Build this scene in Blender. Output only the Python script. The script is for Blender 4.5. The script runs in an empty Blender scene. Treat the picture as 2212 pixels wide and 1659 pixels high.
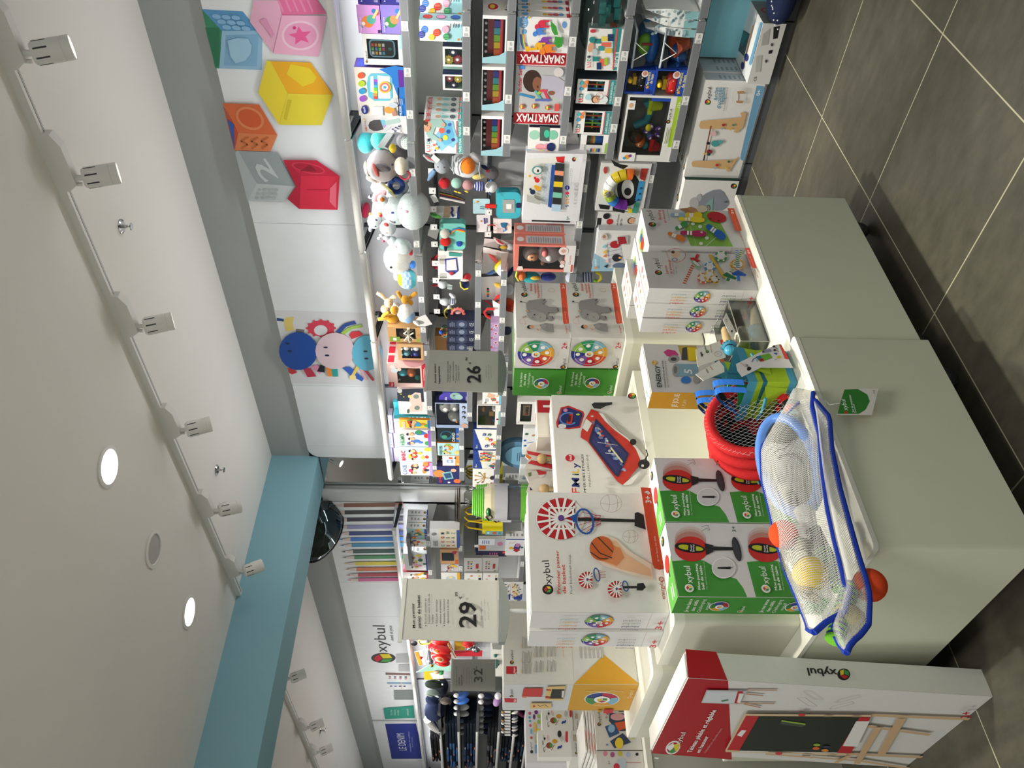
import bpy,math,random
from mathutils import Vector,Matrix,Euler
random.seed(7)
S=bpy.context.scene
COL=S.collection
R=math.radians
# ---------------------------------------------------------------- camera
CF,CROLL,CPITCH,CYAW,CH=1692.0,.0186258,-.0384657,.755389,1.38
_fw=Vector((math.sin(CYAW)*math.cos(CPITCH),math.cos(CYAW)*math.cos(CPITCH),math.sin(CPITCH)))
_r0=Vector((math.cos(CYAW),-math.sin(CYAW),0));_u0=_r0.cross(_fw)
_r=math.cos(CROLL)*_r0+math.sin(CROLL)*_u0
_u=-math.sin(CROLL)*_r0+math.cos(CROLL)*_u0
cam=bpy.data.cameras.new('camera');camo=bpy.data.objects.new('camera',cam);COL.objects.link(camo)
cam.sensor_width=36;cam.lens=36*CF/2212;cam.clip_start=.05;cam.clip_end=60
mx=Matrix.Identity(4)
for i in range(3):
 mx[i][0]=-_u[i];mx[i][1]=_r[i];mx[i][2]=-_fw[i]
mx[2][3]=CH
camo.matrix_world=mx
S.camera=camo
def at(x,y,X=None,Y=None,Z=None):
 """the point of the place behind photo pixel (x, y) on the plane X=, Y= or Z="""
 d=_r*((1659-y-829.5)/CF)-_u*((x-1106)/CF)+_fw
 if X is not None:t=X/d.x
 elif Y is not None:t=Y/d.y
 else:t=(Z-CH)/d.z
 return Vector((0,0,CH))+d*t
def zat(x,y,X,Y):
 d=_r*((1659-y-829.5)/CF)-_u*((x-1106)/CF)+_fw
 return CH+d.z*math.hypot(X,Y)/math.hypot(d.x,d.y)
# ---------------------------------------------------------------- render look
S.view_settings.view_transform='Standard';S.view_settings.look='None'
S.view_settings.gamma=1;S.view_settings.exposure=0.0
S.cycles.use_denoising=True
S.cycles.max_bounces=7;S.cycles.diffuse_bounces=3;S.cycles.glossy_bounces=3
S.cycles.transparent_max_bounces=16;S.cycles.transmission_bounces=3
S.cycles.sample_clamp_indirect=4;S.cycles.caustics_reflective=False;S.cycles.caustics_refractive=False
W=bpy.data.worlds.new('shop_ambient_fill');S.world=W;W.use_nodes=True  # even ambient fill, added in place of the unmodelled rest of the shop
bg=W.node_tree.nodes['Background'];bg.inputs[0].default_value=(.96,1,.95,1);bg.inputs[1].default_value=.52
def lamp(name,kind,loc,to,power,col=(1,.96,.88),**k):
 l=bpy.data.lights.new(name,kind);l.energy=power;l.color=col
 for a,b in k.items():setattr(l,a,b)
 o=bpy.data.objects.new(name,l);COL.objects.link(o);o.location=loc
 o.rotation_euler=(Vector(to)-Vector(loc)).to_track_quat('-Z','Y').to_euler()
 return o
# ceiling light of the parts of the shop behind and beside the camera
for i,(x,y,p) in enumerate(((0.2,.2,38),(-1.2,3.2,50),(.6,7.4,60),(2.2,9.8,40))):
 lamp('ceiling_panel_light','AREA',(x,y,3.06),(x,y,0),p,(1,.97,.92),shape='DISK',size=.9)
for x,y,tx,ty,p in((1.25,1.85,1.25,1.8,165),(2.0,1.85,2.0,1.8,165),(1.3,2.6,1.3,2.5,40)):
 lamp('podium_spot','SPOT',(x,y,3.04),(tx,ty,.6),p,(1,.95,.82),spot_size=R(46),spot_blend=.5,shadow_soft_size=.035)
# ---------------------------------------------------------------- materials (all procedural; the colour comes from the mesh's own colour layer)
_M={}
def srgb(h):
 if not isinstance(h,str):return h
 h=NAMED.get(h,h)
 return tuple((v/12.92 if v<=.04045 else((v+.055)/1.055)**2.4) for v in(int(h[i:i+2],16)/255 for i in(0,2,4)))
NAMED=dict(w='f1f0ec',k='1c1b1d',g='8d8d8d',r='cf2027',red='cf2027',b='1f4fa8',y='f2c81e',o='ee7b22',gr='3a8f3c',t='2aa5a0',p='f2a3bd',v='6b3f9b',
 ob='e8432c',lg='c9c9c6',dg='4c4c4e',nv='1d2547',cy='7cc4d8',tan='d8b07c',kr='c79a64',gn='3c8a2c',wd='dcb98a',lb='a9d3e6',pk='f6c9d3',mg='c42a6c')
def mat(k):
 if k in _M:return _M[k]
 m=bpy.data.materials.new(k);m.use_nodes=True;_M[k]=m
 nt=m.node_tree;N=nt.nodes;L=nt.links;p=N['Principled BSDF']
 a=N.new('ShaderNodeVertexColor');a.layer_name='Col'
 rough,metal,spec,nscale,namp,bump=dict(card=(.5,0,.4,60,.03,0),gloss=(.22,0,.5,20,.02,0),plastic=(.3,0,.5,25,.03,0),paint=(.45,0,.4,9,.03,.0),
 plush=(.95,0,.15,140,.12,.35),cloth=(.85,0,.2,220,.1,.25),metal=(.35,1,.5,30,.04,0),chrome=(.12,1,.5,30,.02,0),wood=(.5,0,.35,30,.15,.05),
 matte=(.8,0,.2,30,.05,.02),mirror=(.02,1,.5,5,.0,0),felt=(.95,0,.1,90,.1,.2)).get(k,(.5,0,.4,40,.03,0))
 tc=N.new('ShaderNodeTexCoord');no=N.new('ShaderNodeTexNoise');no.inputs['Scale'].default_value=nscale;no.inputs['Detail'].default_value=3
 L.new(tc.outputs['Object'],no.inputs['Vector'])
 if k=='wood':
  mp=N.new('ShaderNodeMapping');mp.inputs['Scale'].default_value=(1,1,.12);L.new(tc.outputs['Object'],mp.inputs[0]);L.new(mp.outputs[0],no.inputs['Vector'])
 mr=N.new('ShaderNodeMapRange');mr.inputs[1].default_value=.3;mr.inputs[2].default_value=.7;mr.inputs[3].default_value=1-namp;mr.inputs[4].default_value=1
 L.new(no.outputs[0],mr.inputs[0])
 vm=N.new('ShaderNodeVectorMath');vm.operation='SCALE';L.new(a.outputs[0],vm.inputs[0]);L.new(mr.outputs[0],vm.inputs['Scale'])
 L.new(vm.outputs[0],p.inputs['Base Color'])
 p.inputs['Roughness'].default_value=rough;p.inputs['Metallic'].default_value=metal;p.inputs['Specular IOR Level'].default_value=spec
 if bump:
  b=N.new('ShaderNodeBump');b.inputs['Strength'].default_value=bump;b.inputs['Distance'].default_value=.004;L.new(no.outputs[0],b.inputs['Height']);L.new(b.outputs[0],p.inputs['Normal'])
 if k=='plush':p.inputs['Sheen Weight'].default_value=.25
 if k=='glow':
  L.new(a.outputs[0],p.inputs['Emission Color']);p.inputs['Emission Strength'].default_value=6
 if k in('clear','net','net2','smoke','film'):
  out=N['Material Output'];tr=N.new('ShaderNodeBsdfTransparent');mix=N.new('ShaderNodeMixShader')
  if k in('clear','film','smoke'):
   gl=N.new('ShaderNodeBsdfGlossy');gl.inputs['Roughness'].default_value=.08 if k!='film' else.25
   fr=N.new('ShaderNodeFresnel');fr.inputs[0].default_value=1.45
   ad=N.new('ShaderNodeMath');ad.operation='MULTIPLY_ADD';ad.inputs[1].default_value=.8;ad.inputs[2].default_value={'clear':.02,'film':.1,'smoke':.06}[k]
   L.new(fr.outputs[0],ad.inputs[0]);L.new(ad.outputs[0],mix.inputs[0]);L.new(a.outputs[0],tr.inputs[0])
   L.new(tr.outputs[0],mix.inputs[1]);L.new(gl.outputs[0],mix.inputs[2])
  else: # knotted netting: two sets of diagonal threads; the colour layer carries the run of the cloth in r, g
   sp=N.new('ShaderNodeSeparateColor');L.new(a.outputs[0],sp.inputs[0])
   def mth(op,x,y=None):
    n=N.new('ShaderNodeMath');n.operation=op
    for i,q in enumerate((x,y)):
     if q is None:continue
     if hasattr(q,'links'):L.new(q,n.inputs[i])
     else:n.inputs[i].default_value=q
    return n.outputs[0]
   den=150.0 if k=='net' else 75.0
   wdt=.2 if k=='net' else.045
   u,v=sp.outputs[0],sp.outputs[1]
   masks=[]
   for q in(mth('ADD',u,v),mth('SUBTRACT',u,v)):
    fr=mth('FRACT',mth('ADD',mth('MULTIPLY',q,den),1000.0));masks.append(mth('LESS_THAN',fr,wdt))
   L.new(mth('MAXIMUM',masks[0],masks[1]),mix.inputs[0])
   for l in list(p.inputs['Base Color'].links):L.remove(l)
   p.inputs['Base Color'].default_value=(.92,.92,.88,1);p.inputs['Roughness'].default_value=.6
   L.new(tr.outputs[0],mix.inputs[1]);L.new(p.outputs[0],mix.inputs[2])
  L.new(mix.outputs[0],out.inputs[0])
 return m
# ---------------------------------------------------------------- mesh builder
_TX={}
def text_mesh(s,bold):
 k=(s,bold)
 if k not in _TX:
  c=bpy.data.curves.new('t','FONT');c.body=s;c.size=1;c.resolution_u=2;c.offset=.018 if bold else 0
  o=bpy.data.objects.new('t',c);COL.objects.link(o)
  dg=bpy.context.evaluated_depsgraph_get();ev=o.evaluated_get(dg);me=ev.to_mesh()
  vs=[(v.co.x,v.co.y) for v in me.vertices];fs=[tuple(p.vertices) for p in me.polygons]
  ev.to_mesh_clear();bpy.data.objects.remove(o);bpy.data.curves.remove(c)
  xs=[v[0] for v in vs] or[0]
  _TX[k]=(vs,fs,min(xs),max(xs))
 return _TX[k]
class MB:
 def __init__(s,T=None):s.v=[];s.f=[];s.c=[];s.m=[];s.s=[];s.T=T
 def add(s,vs,fs,col,m='card',smooth=False,cols=None):
  n=len(s.v);T=s.T
  s.v+=[tuple(T@Vector(v)) if T else tuple(v) for v in vs]
  col=srgb(col) if col is not None else None
  for i,f in enumerate(fs):
   s.f.append(tuple(n+j for j in f));s.m.append(m);s.s.append(smooth)
   s.c.append([tuple(cols[j])+(1,) for j in f] if cols else[tuple(col)+(1,)]*len(f))
  return s
 def box(s,x0,y0,z0,x1,y1,z1,col='w',m='card'):
  vs=[(x,y,z) for z in(z0,z1) for x,y in((x0,y0),(x1,y0),(x1,y1),(x0,y1))]
  return s.add(vs,[(3,2,1,0),(4,5,6,7),(0,1,5,4),(1,2,6,5),(2,3,7,6),(3,0,4,7)],col,m)
 def rbox(s,x0,y0,z0,x1,y1,z1,r,col='w',m='paint',n=4,ax='z'):
  """box with rounded edges along one axis"""
  def loop(a0,b0,a1,b1):
   pts=[]
   for ca,cb,st in((a1-r,b1-r,0),(a0+r,b1-r,90),(a0+r,b0+r,180),(a1-r,b0+r,270)):
    for i in range(n+1):
     t=R(st+90*i/n);pts.append((ca+r*math.cos(t),cb+r*math.sin(t)))
   return pts
  if ax=='z':P=[[(a,b,z) for a,b in loop(x0,y0,x1,y1)] for z in(z0,z1)]
  elif ax=='y':P=[[(a,y,b) for a,b in loop(x0,z0,x1,z1)] for y in(y1,y0)]
  else:P=[[(x,a,b) for a,b in loop(y0,z0,y1,z1)] for x in(x0,x1)]
  k=len(P[0])
  s.add(P[0]+P[1],[tuple(range(k-1,-1,-1)),tuple(range(k,2*k))],col,m)
  return s.add(P[0]+P[1],[(i,(i+1)%k,k+(i+1)%k,k+i) for i in range(k)],col,m,True)
 def ell(s,c,r,col,m='plush',seg=18,rings=10,rot=(0,0,0),cut=None,pw=1.0,colf=None):
  """ellipsoid; pw < 1 makes it squarer"""
  E=Euler([R(a) for a in rot]).to_matrix();c=Vector(c);vs=[];fs=[]
  pf=lambda q:math.copysign(abs(q)**pw,q)
  for i in range(rings+1):
   ph=math.pi*i/rings
   for j in range(seg):
    th=2*math.pi*j/seg
    d=Vector((pf(math.sin(ph)*math.cos(th))*r[0],pf(math.sin(ph)*math.sin(th))*r[1],pf(math.cos(ph))*r[2]));vs.append(c+E@d)
  for i in range(rings):
   for j in range(seg):
    fs.append((i*seg+j,(i+1)*seg+j,(i+1)*seg+(j+1)%seg,i*seg+(j+1)%seg))
  if colf:
   n0=len(s.v);s.add(vs,fs,col,m,True)
   for q in range(len(fs)):
    i=q//seg;j=q%seg
    cc=colf((i+.5)/rings,(j+.5)/seg)
    if cc:s.c[-len(fs)+q]=[tuple(srgb(cc))+(1,)]*4
   return s
  return s.add(vs,fs,col,m,True)
 def tube(s,path,r,col,m='plastic',seg=8,closed=False,cap=True):
  P=[Vector(p) for p in path];n=len(P);vs=[];fs=[]
  rr=r if isinstance(r,(list,tuple)) else[r]*n
  up=None
  for i in range(n):
   a=P[i-1] if(i or closed) else P[i];b=P[(i+1)%n] if(i<n-1 or closed) else P[i]
   t=(b-a).normalized() if(b-a).length>1e-9 else Vector((0,0,1))
   if up is None:up=t.orthogonal().normalized()
   up=(up-t*up.dot(t));up=up.normalized() if up.length>1e-6 else t.orthogonal().normalized()
   sd=t.cross(up)
   for j in range(seg):
    q=2*math.pi*j/seg;vs.append(P[i]+(up*math.cos(q)+sd*math.sin(q))*rr[i])
  for i in range(n if closed else n-1):
   k=(i+1)%n
   for j in range(seg):fs.append((i*seg+j,k*seg+j,k*seg+(j+1)%seg,i*seg+(j+1)%seg)[::-1])
  s.add(vs,fs,col,m,True)
  if cap and not closed:
   s.add(vs[:seg],[tuple(range(seg))],col,m);s.add(vs[-seg:],[tuple(range(seg-1,-1,-1))],col,m)
  return s
 def lathe(s,prof,o,ax=(0,0,1),col='w',m='plastic',seg=24,smooth=True):
  """prof: (radius, height) pairs along axis ax from o; a third item in a pair starts a colour"""
  o=Vector(o);a=Vector(ax).normalized();b=a.orthogonal().normalized();c=a.cross(b)
  cc=col
  for i in range(len(prof)-1):
   if len(prof[i])>2:cc=prof[i][2]
   vs=[]
   for r,h in(prof[i][:2],prof[i+1][:2]):
    for j in range(seg):
     t=2*math.pi*j/seg;vs.append(o+a*h+(b*math.cos(t)+c*math.sin(t))*r)
   s.add(vs,[(j,(j+1)%seg,seg+(j+1)%seg,seg+j) for j in range(seg)],cc,m,smooth)
  return s
 def prism(s,pts,z0,z1,col,m='card',fr=None):
  """polygon pts (a, b) extruded along the third axis; fr maps (a, b, h) to a point"""
  fr=fr or(lambda a,b,h:(a,b,h));n=len(pts)
  vs=[fr(a,b,z0) for a,b in pts]+[fr(a,b,z1) for a,b in pts]
  return s.add(vs,[tuple(range(n-1,-1,-1)),tuple(range(n,2*n))]+[(i,(i+1)%n,n+(i+1)%n,n+i) for i in range(n)],col,m)
 def build(s,name,parent=None,loc=None,rz=None,label=None,rot=None):
  me=bpy.data.meshes.new(name);me.from_pydata(s.v,[],s.f)
  ms=list(dict.fromkeys(s.m))
  for k in ms:me.materials.append(mat(k))
  ix={k:i for i,k in enumerate(ms)}
  me.polygons.foreach_set('material_index',[ix[k] for k in s.m]);me.polygons.foreach_set('use_smooth',s.s)
  ca=me.color_attributes.new('Col','FLOAT_COLOR','CORNER')
  ca.data.foreach_set('color',[x for f in s.c for v in f for x in v])
  me.update()
  o=bpy.data.objects.new(name,me);COL.objects.link(o)
  if parent:o.parent=parent
  if loc is not None:o.location=loc
  if rz is not None:o.rotation_euler=(0,0,R(rz))
  if rot is not None:o.rotation_euler=[R(a) for a in rot]
  if label:o['label']=label
  return o
def tag(o,label,cat,group=None):
 o['label']=label;o['category']=cat
 if group:o['group']=group
 return o
def thing(name,label,cat,loc=(0,0,0),rz=0,group=None,rot=None):
 o=bpy.data.objects.new(name,None);o.empty_display_size=.05;COL.objects.link(o);o.location=loc;o.rotation_euler=(0,0,R(rz))
 if rot:o.rotation_euler=[R(a) for a in rot]
 return tag(o,label,cat,group)
def dup(root,loc,label,rz=None,group=None):
 r=root.copy();COL.objects.link(r);r.location=loc;r['label']=label
 if rz is not None:r.rotation_euler=(0,0,R(rz))
 if group:r['group']=group
 for ch in list(root.children):
  c=ch.copy();COL.objects.link(c);c.parent=r
  for g in ch.children:
   d=g.copy();COL.objects.link(d);d.parent=c
 return r
def struct(o):o['kind']='structure';return o
# ---------------------------------------------------------------- printing on a flat face
class Fc:
 """a flat face of W x H metres; x, y run 0..1 over it, radii and letter heights are shares of H"""
 def __init__(s,mb,o,r,u,W,H,m='card',lift=.00035):
  s.mb=mb;s.o=Vector(o);s.r=Vector(r);s.u=Vector(u);s.n=s.r.cross(s.u);s.W=W;s.H=H;s.m=m;s.k=0;s.l=lift
 def P(s,x,y):return s.o+s.r*(x*s.W)+s.u*(y*s.H)+s.n*(s.k*s.l)
 def poly(s,pts,c,m=None):
  s.k+=1;s.mb.add([s.P(*p) for p in pts],[tuple(range(len(pts)))],c,m or s.m);return s
 def rect(s,x0,y0,x1,y1,c,rad=0,m=None):
  if not rad:return s.poly([(x0,y0),(x1,y0),(x1,y1),(x0,y1)],c,m)
  a=s.H/s.W;pts=[]
  for cx,cy,st in((x1-rad*a,y1-rad,0),(x0+rad*a,y1-rad,90),(x0+rad*a,y0+rad,180),(x1-rad*a,y0+rad,270)):
   for i in range(5):
    t=R(st+22.5*i);pts.append((cx+rad*a*math.cos(t),cy+rad*math.sin(t)))
  return s.poly(pts,c,m)
 def disc(s,x,y,r,c,ry=None,n=20,a0=0,a1=360,rot=0,m=None):
  ry=r if ry is None else ry;a=s.H/s.W;full=a1-a0>=360;pts=[] if full else[(x,y)]
  cr,sr=math.cos(R(rot)),math.sin(R(rot))
  for i in range(n if full else n+1):
   t=R(a0+(a1-a0)*i/n);u,v=r*math.cos(t),ry*math.sin(t);pts.append((x+(u*cr-v*sr)*a,y+u*sr+v*cr))
  return s.poly(pts,c,m)
 def line(s,pts,w,c,closed=False):
  s.k+=1;a=s.H/s.W
  q=list(pts)+([pts[0]] if closed else[])
  for(x0,y0),(x1,y1) in zip(q,q[1:]):
   dx,dy=(x1-x0)/a,y1-y0;l=math.hypot(dx,dy) or 1;nx,ny=-dy/l*w/2*a,dx/l*w/2
   s.mb.add([s.P(x0+nx,y0+ny),s.P(x0-nx,y0-ny),s.P(x1-nx,y1-ny),s.P(x1+nx,y1+ny)],[(0,1,2,3)],c,s.m)
  return s
 def ring(s,x,y,r,w,c,ry=None,a0=0,a1=360,n=24):
  ry=r if ry is None else ry;a=s.H/s.W
  return s.line([(x+r*a*math.cos(R(a0+(a1-a0)*i/n)),y+ry*math.sin(R(a0+(a1-a0)*i/n))) for i in range(n+1)],w,c)
 def text(s,t,x,y,h,c,w=None,rot=0,bold=False,al='l',sh=0):
  """h: cap height; w: total width as a share of W (or of H when turned by 90)"""
  vs,fs,x0,x1=text_mesh(t,bold);s.k+=1
  k=h*s.H/.72;L=(x1-x0)*k;kx=k
  if w:kx=k*(w*(s.H if abs(rot)==90 else s.W))/max(L,1e-9);L=(x1-x0)*kx
  off={'l':0,'c':-L/2,'r':-L}[al]
  cr,sr=math.cos(R(rot)),math.sin(R(rot));o=s.P(x,y);out=[]
  for px,py in vs:
   u=(px-x0)*kx+off+sh*py*k;v=py*k;out.append(o+s.r*(u*cr-v*sr)+s.u*(u*sr+v*cr))
  s.mb.add(out,fs,c,s.m);return s
 def bars(s,x0,y0,x1,y1,n,c,fill=.45):
  rd=random.Random(int(x0*991+y0*77)+n);s.k+=1;st=(y1-y0)/n
  for i in range(n):
   e=x1-(x1-x0)*rd.random()*.25;yy=y0+i*st
   s.mb.add([s.P(x0,yy),s.P(e,yy),s.P(e,yy+st*fill),s.P(x0,yy+st*fill)],[(0,1,2,3)],c,s.m)
  return s
 def cube(s,x,y,r,ring='2b2a2c',back=None):
  """round badge with a red, yellow and green cube"""
  a=s.H/s.W
  s.disc(x,y,r,ring,n=28)
  if back:s.disc(x,y,r*.84,back,n=28)
  q=[(x+r*.68*a*math.cos(R(90+60*i)),y+r*.68*math.sin(R(90+60*i))) for i in range(6)]
  for c,i in(('d0343a',(0,1,5)),('4f9f46',(1,2,3)),('f3cf3a',(3,4,5))):
   b={0:[q[1],(x,y),q[5],q[0]],1:[q[2],q[3],(x,y),q[1]],3:[(x,y),q[3],q[4],q[5]]}[i[0]]
   s.poly(b,c)
  s.line([(x,y),q[1]],r*.1,ring);s.line([(x,y),q[5]],r*.1,ring);s.line([(x,y),q[3]],r*.1,ring)
  return s
 def logo(s,x,y,h,c='232225',w=None,rot=0,back=None):
  """round cube badge then the letters; x, y: left end of the base line, h: badge height"""
  a=s.H/s.W
  if rot==0:
   s.cube(x+h*.5*a,y+h*.36,h*.5,c if back is None else back,None if back is None else '2d7a33')
   return s.text('xybul',x+h*1.06*a,y,h*.62,c,w=w)
  d=1 if rot==90 else-1
  s.cube(x-d*h*.36*a,y+d*h*.5,h*.5,c)
  return s.text('xybul',x,y+d*h*1.06,h*.62,c,rot=rot,w=w)
 def wheel(s,x,y,r,rot=0,core=True):
  a=s.H/s.W
  for i,c in enumerate(('2b3990','7a5ba6','b5203a','d9532c','dfa326','7fb0c2','1f8a5e','86b34a')):
   s.disc(x,y,r,c,n=6,a0=90+45*i+rot,a1=135+45*i+rot)
   t=R(112+45*i+rot);s.disc(x+r*.62*a*math.cos(t),y+r*.62*math.sin(t),r*.13,'f3f1ee',n=8)
  s.ring(x,y,r*.82,r*.02,'f3f1ee')
  s.disc(x,y,r*.24,'f3f1ee',n=14);s.cube(x,y,r*.2,'f3f1ee');return s
 def star(s,x,y,r,c,n=5,k=.45,rot=90):
  a=s.H/s.W
  return s.poly([(x+a*(r if i%2==0 else r*k)*math.cos(R(rot+180*i/n)),y+(r if i%2==0 else r*k)*math.sin(R(rot+180*i/n))) for i in range(2*n)],c)
 def baby(s,x,y,r,skin='e2b08c',hair='5a3a26',top='dfe6e4'):
  a=s.H/s.W
  s.disc(x,y-r*1.9,r*1.1,top,ry=r*1.2,n=14);s.disc(x,y+r*.12,r,hair,n=16);s.disc(x,y-r*.1,r*.86,skin,n=16)
  for d in(-1,1):s.disc(x+d*r*.32*a,y-r*.02,r*.09,'2a2020',n=6)
  return s.line([(x-r*.25*a,y-r*.42),(x,y-r*.5),(x+r*.25*a,y-r*.42)],r*.09,'a4504a')
def faces(mb,W,D,H,m='card'):
 return dict(F=Fc(mb,(0,0,0),(1,0,0),(0,0,1),W,H,m),L=Fc(mb,(0,D,0),(0,-1,0),(0,0,1),D,H,m),R=Fc(mb,(W,0,0),(0,1,0),(0,0,1),D,H,m),
 T=Fc(mb,(0,0,H),(1,0,0),(0,1,0),W,D,m))
def carton(name,label,cat,W,D,H,col='w',prints=None,loc=(0,0,0),rz=0,group=None,side=None,m='card',win=None,inner=None,product=None,flap=False,rot=None):
 """printed cardboard box; local x along its front, y into it. win = (x0, y0, x1, y1) cuts a window in the front; product(mb, W, D, H) fills it"""
 mb=MB()
 if win:
  x0,y0,x1,y1=win[0]*W,win[1]*H,win[2]*W,win[3]*H;t=.004;d=D*.8
  sc=side or col
  for a in((0,0,0,W,t,y0),(0,0,y1,W,t,H),(0,0,y0,x0,t,y1),(x1,0,y0,W,t,y1)):
   if a[3]>a[0] and a[5]>a[2]:mb.box(*a,col,m)
  mb.box(0,t,0,t,D,H,sc,m);mb.box(W-t,t,0,W,D,H,sc,m);mb.box(t,t,H-t,W-t,D,H,sc,m);mb.box(t,t,0,W-t,D,t,sc,m)
  ic=inner or '3a3634'
  mb.box(t,d,t,W-t,D,H-t,ic,m)
  for a in((x0-.003,t,y0,x0,d,y1),(x1,t,y0,x1+.003,d,y1),(x0,t,y0-.003,x1,d,y0),(x0,t,y1,x1,d,y1+.003)):mb.box(*a,ic,m)
 else:
  mb.box(0,0,0,W,D,H,col,m)
  if side:
   mb.c[-2]=mb.c[-4]=[tuple(srgb(side))+(1,)]*4;mb.c[-3]=mb.c[-2]
 F=faces(mb,W,D,H,m)
 for k,fn in(prints or{}).items():fn(F[k])
 if not(win or flap or product):
  return tag(mb.build(name,loc=loc,rz=rz,rot=rot),label,cat,group)
 root=thing(name,label,cat,loc,rz,group,rot);mb.build('box',root)
 if product:
  pm=MB();product(pm,W,D,H);pm.build('contents',root)
 if win:
  MB().add([(x0,.003,y0),(x1,.003,y0),(x1,.003,y1),(x0,.003,y1)],[(0,1,2,3)],(1,1,1),'clear').build('window_film',root)
 if flap:
  f=MB();f.box(.003,.003,H,W-.003,D*.5,H+.003,col,m)
  f.build('top_flap',root)
 return root
# tracing printed artwork: a photo pixel becomes the point of the printed face behind it
def _fT(self,T):self.T=T;self.Z(0,0,1);return self
def _fZ(self,ox,oy,sc):self.z=(ox,oy,sc);return self
def _ft(self,*pts):
 out=[];Ti=self.T.inverted();o=Ti@Vector((0,0,CH));n=self.n
 for x,y in pts:
  x=self.z[0]+x/self.z[2];y=self.z[1]+y/self.z[2]
  d=Ti.to_3x3()@(_r*((1659-y-829.5)/CF)-_u*((x-1106)/CF)+_fw)
  q=o+d*((self.o-o).dot(n)/d.dot(n))-self.o
  out.append((q.dot(self.r)/self.W,q.dot(self.u)/self.H))
 return out
def _fpp(self,pts,c,m=None):return self.poly(self.t(*pts)[::-1] if _area(self.t(*pts),self)<0 else self.t(*pts),c,m)
def _area(p,s):return sum(a[0]*b[1]-b[0]*a[1] for a,b in zip(p,p[1:]+p[:1]))
def _fpe(self,x,y,rx,ry,c,rot=0,n=22,m=None):
 cr,sr=math.cos(R(rot)),math.sin(R(rot))
 return self.pp([(x+rx*math.cos(2*math.pi*i/n)*cr-ry*math.sin(2*math.pi*i/n)*sr,y+rx*math.cos(2*math.pi*i/n)*sr+ry*math.sin(2*math.pi*i/n)*cr) for i in range(n)],c,m)
def _fpl(self,pts,w,c,closed=False):return self.line(self.t(*pts),w,c,closed)
def _fpt(self,t,a,b,top,c,bold=False):
 """text whose base line runs from pixel a to pixel b; top: a pixel at cap height"""
 (x0,y0),(x1,y1),(x2,y2)=self.t(a,b,top);k=self.W/self.H
 dx,dy=(x1-x0)*k,y1-y0;L=math.hypot(dx,dy);h=abs((x2-x0)*k*(-dy/L)+(y2-y0)*dx/L)
 vs,fs,tx0,tx1=text_mesh(t,bold);self.k+=1;o=self.P(x0,y0);e=self.r*(dx/L)+self.u*(dy/L);g=self.u*(dx/L)-self.r*(dy/L)
 kx=L*self.H/max(tx1-tx0,1e-6);ky=h*self.H/.72
 self.mb.add([o+e*((px-tx0)*kx)+g*(py*ky) for px,py in vs],fs,c,self.m);return self
def _fplogo(self,bx,by,br,a,b,top,c='232225',back=None):
 """badge centred on pixel (bx, by) with pixel radius br, letters xybul on base line a..b"""
 (x,y),(x2,y2)=self.t((bx,by),(bx+br,by));k=self.W/self.H
 r=math.hypot((x2-x)*k,y2-y)
 self.cube(x,y,r,back or c,c if back else None)
 return self.pt('xybul',a,b,top,c)
for _n,_f in dict(setT=_fT,Z=_fZ,t=_ft,pp=_fpp,pe=_fpe,pl=_fpl,pt=_fpt,plogo=_fplogo).items():setattr(Fc,_n,_f)
def place(loc,rz=0,rot=None):
 return Matrix.Translation(loc)@(Euler([R(a) for a in rot]).to_matrix().to_4x4() if rot else Matrix.Rotation(R(rz),4,'Z'))
_carton0=carton
def carton(name,label,cat,W,D,H,col='w',prints=None,loc=(0,0,0),rz=0,rot=None,**k):
 T=place(loc,rz,rot)
 pr={f:(lambda F,fn=fn:fn(F.setT(T))) for f,fn in(prints or{}).items()}
 return _carton0(name,label,cat,W,D,H,col,pr,loc,rz,rot=rot,**k)
XS,XB=3.585,4.0 # front of the shelves, face of the back panels
def wallbox(name,label,cat,yl,yr,xt,zs,D,X=None,xm=None,**k):
 """box on a wall shelf seen between photo rows yl (its end away from us) and yr, its top edge at photo column xt, standing at height zs"""
 X=X or XS+.03;xm=xm or xt+25
 a=at(xm,yl,X=X);b=at(xm,yr,X=X);Wd=a.y-b.y
 H=zat(xt,(yl+yr)/2,X,(a.y+b.y)/2)-zs
 return carton(name,label,cat,Wd,D,H,loc=(X,a.y,zs),rz=-90,**k)
# ================================================================ the setting
def surf(name,base,**k):
 m=bpy.data.materials.new(name);m.use_nodes=True;nt=m.node_tree;N=nt.nodes;L=nt.links;p=N['Principled BSDF']
 no=N.new('ShaderNodeTexNoise');no.inputs['Scale'].default_value=k.get('s',2.5);no.inputs['Detail'].default_value=6
 tc=N.new('ShaderNodeTexCoord');L.new(tc.outputs['Object'],no.inputs['Vector'])
 cr=N.new('ShaderNodeValToRGB');a=srgb(base);v=k.get('v',.05)
 cr.color_ramp.elements[0].position=.3;cr.color_ramp.elements[1].position=.7
 cr.color_ramp.elements[0].color=tuple(c*(1-v) for c in a)+(1,);cr.color_ramp.elements[1].color=tuple(min(1,c*(1+v)) for c in a)+(1,)
 L.new(no.outputs[0],cr.inputs[0]);L.new(cr.outputs[0],p.inputs['Base Color']);p.inputs['Roughness'].default_value=k.get('r',.6);p.inputs['Specular IOR Level'].default_value=.3
 return m
def slab(name,x0,y0,z0,x1,y1,z1,m):
 o=MB().box(x0,y0,z0,x1,y1,z1).build(name);o.data.materials.clear();o.data.materials.append(m);return struct(o)
CEIL,SOF,BEAM=3.092,2.785,2.712
mf=surf('floor_tile','545145',s=3.2,v=.2,r=.42)
nt=mf.node_tree;N=nt.nodes;L=nt.links;p=N['Principled BSDF']
def nd(t,**k):
 n=N.new(t)
 for a,b in k.items():setattr(n,a,b)
 return n
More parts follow.
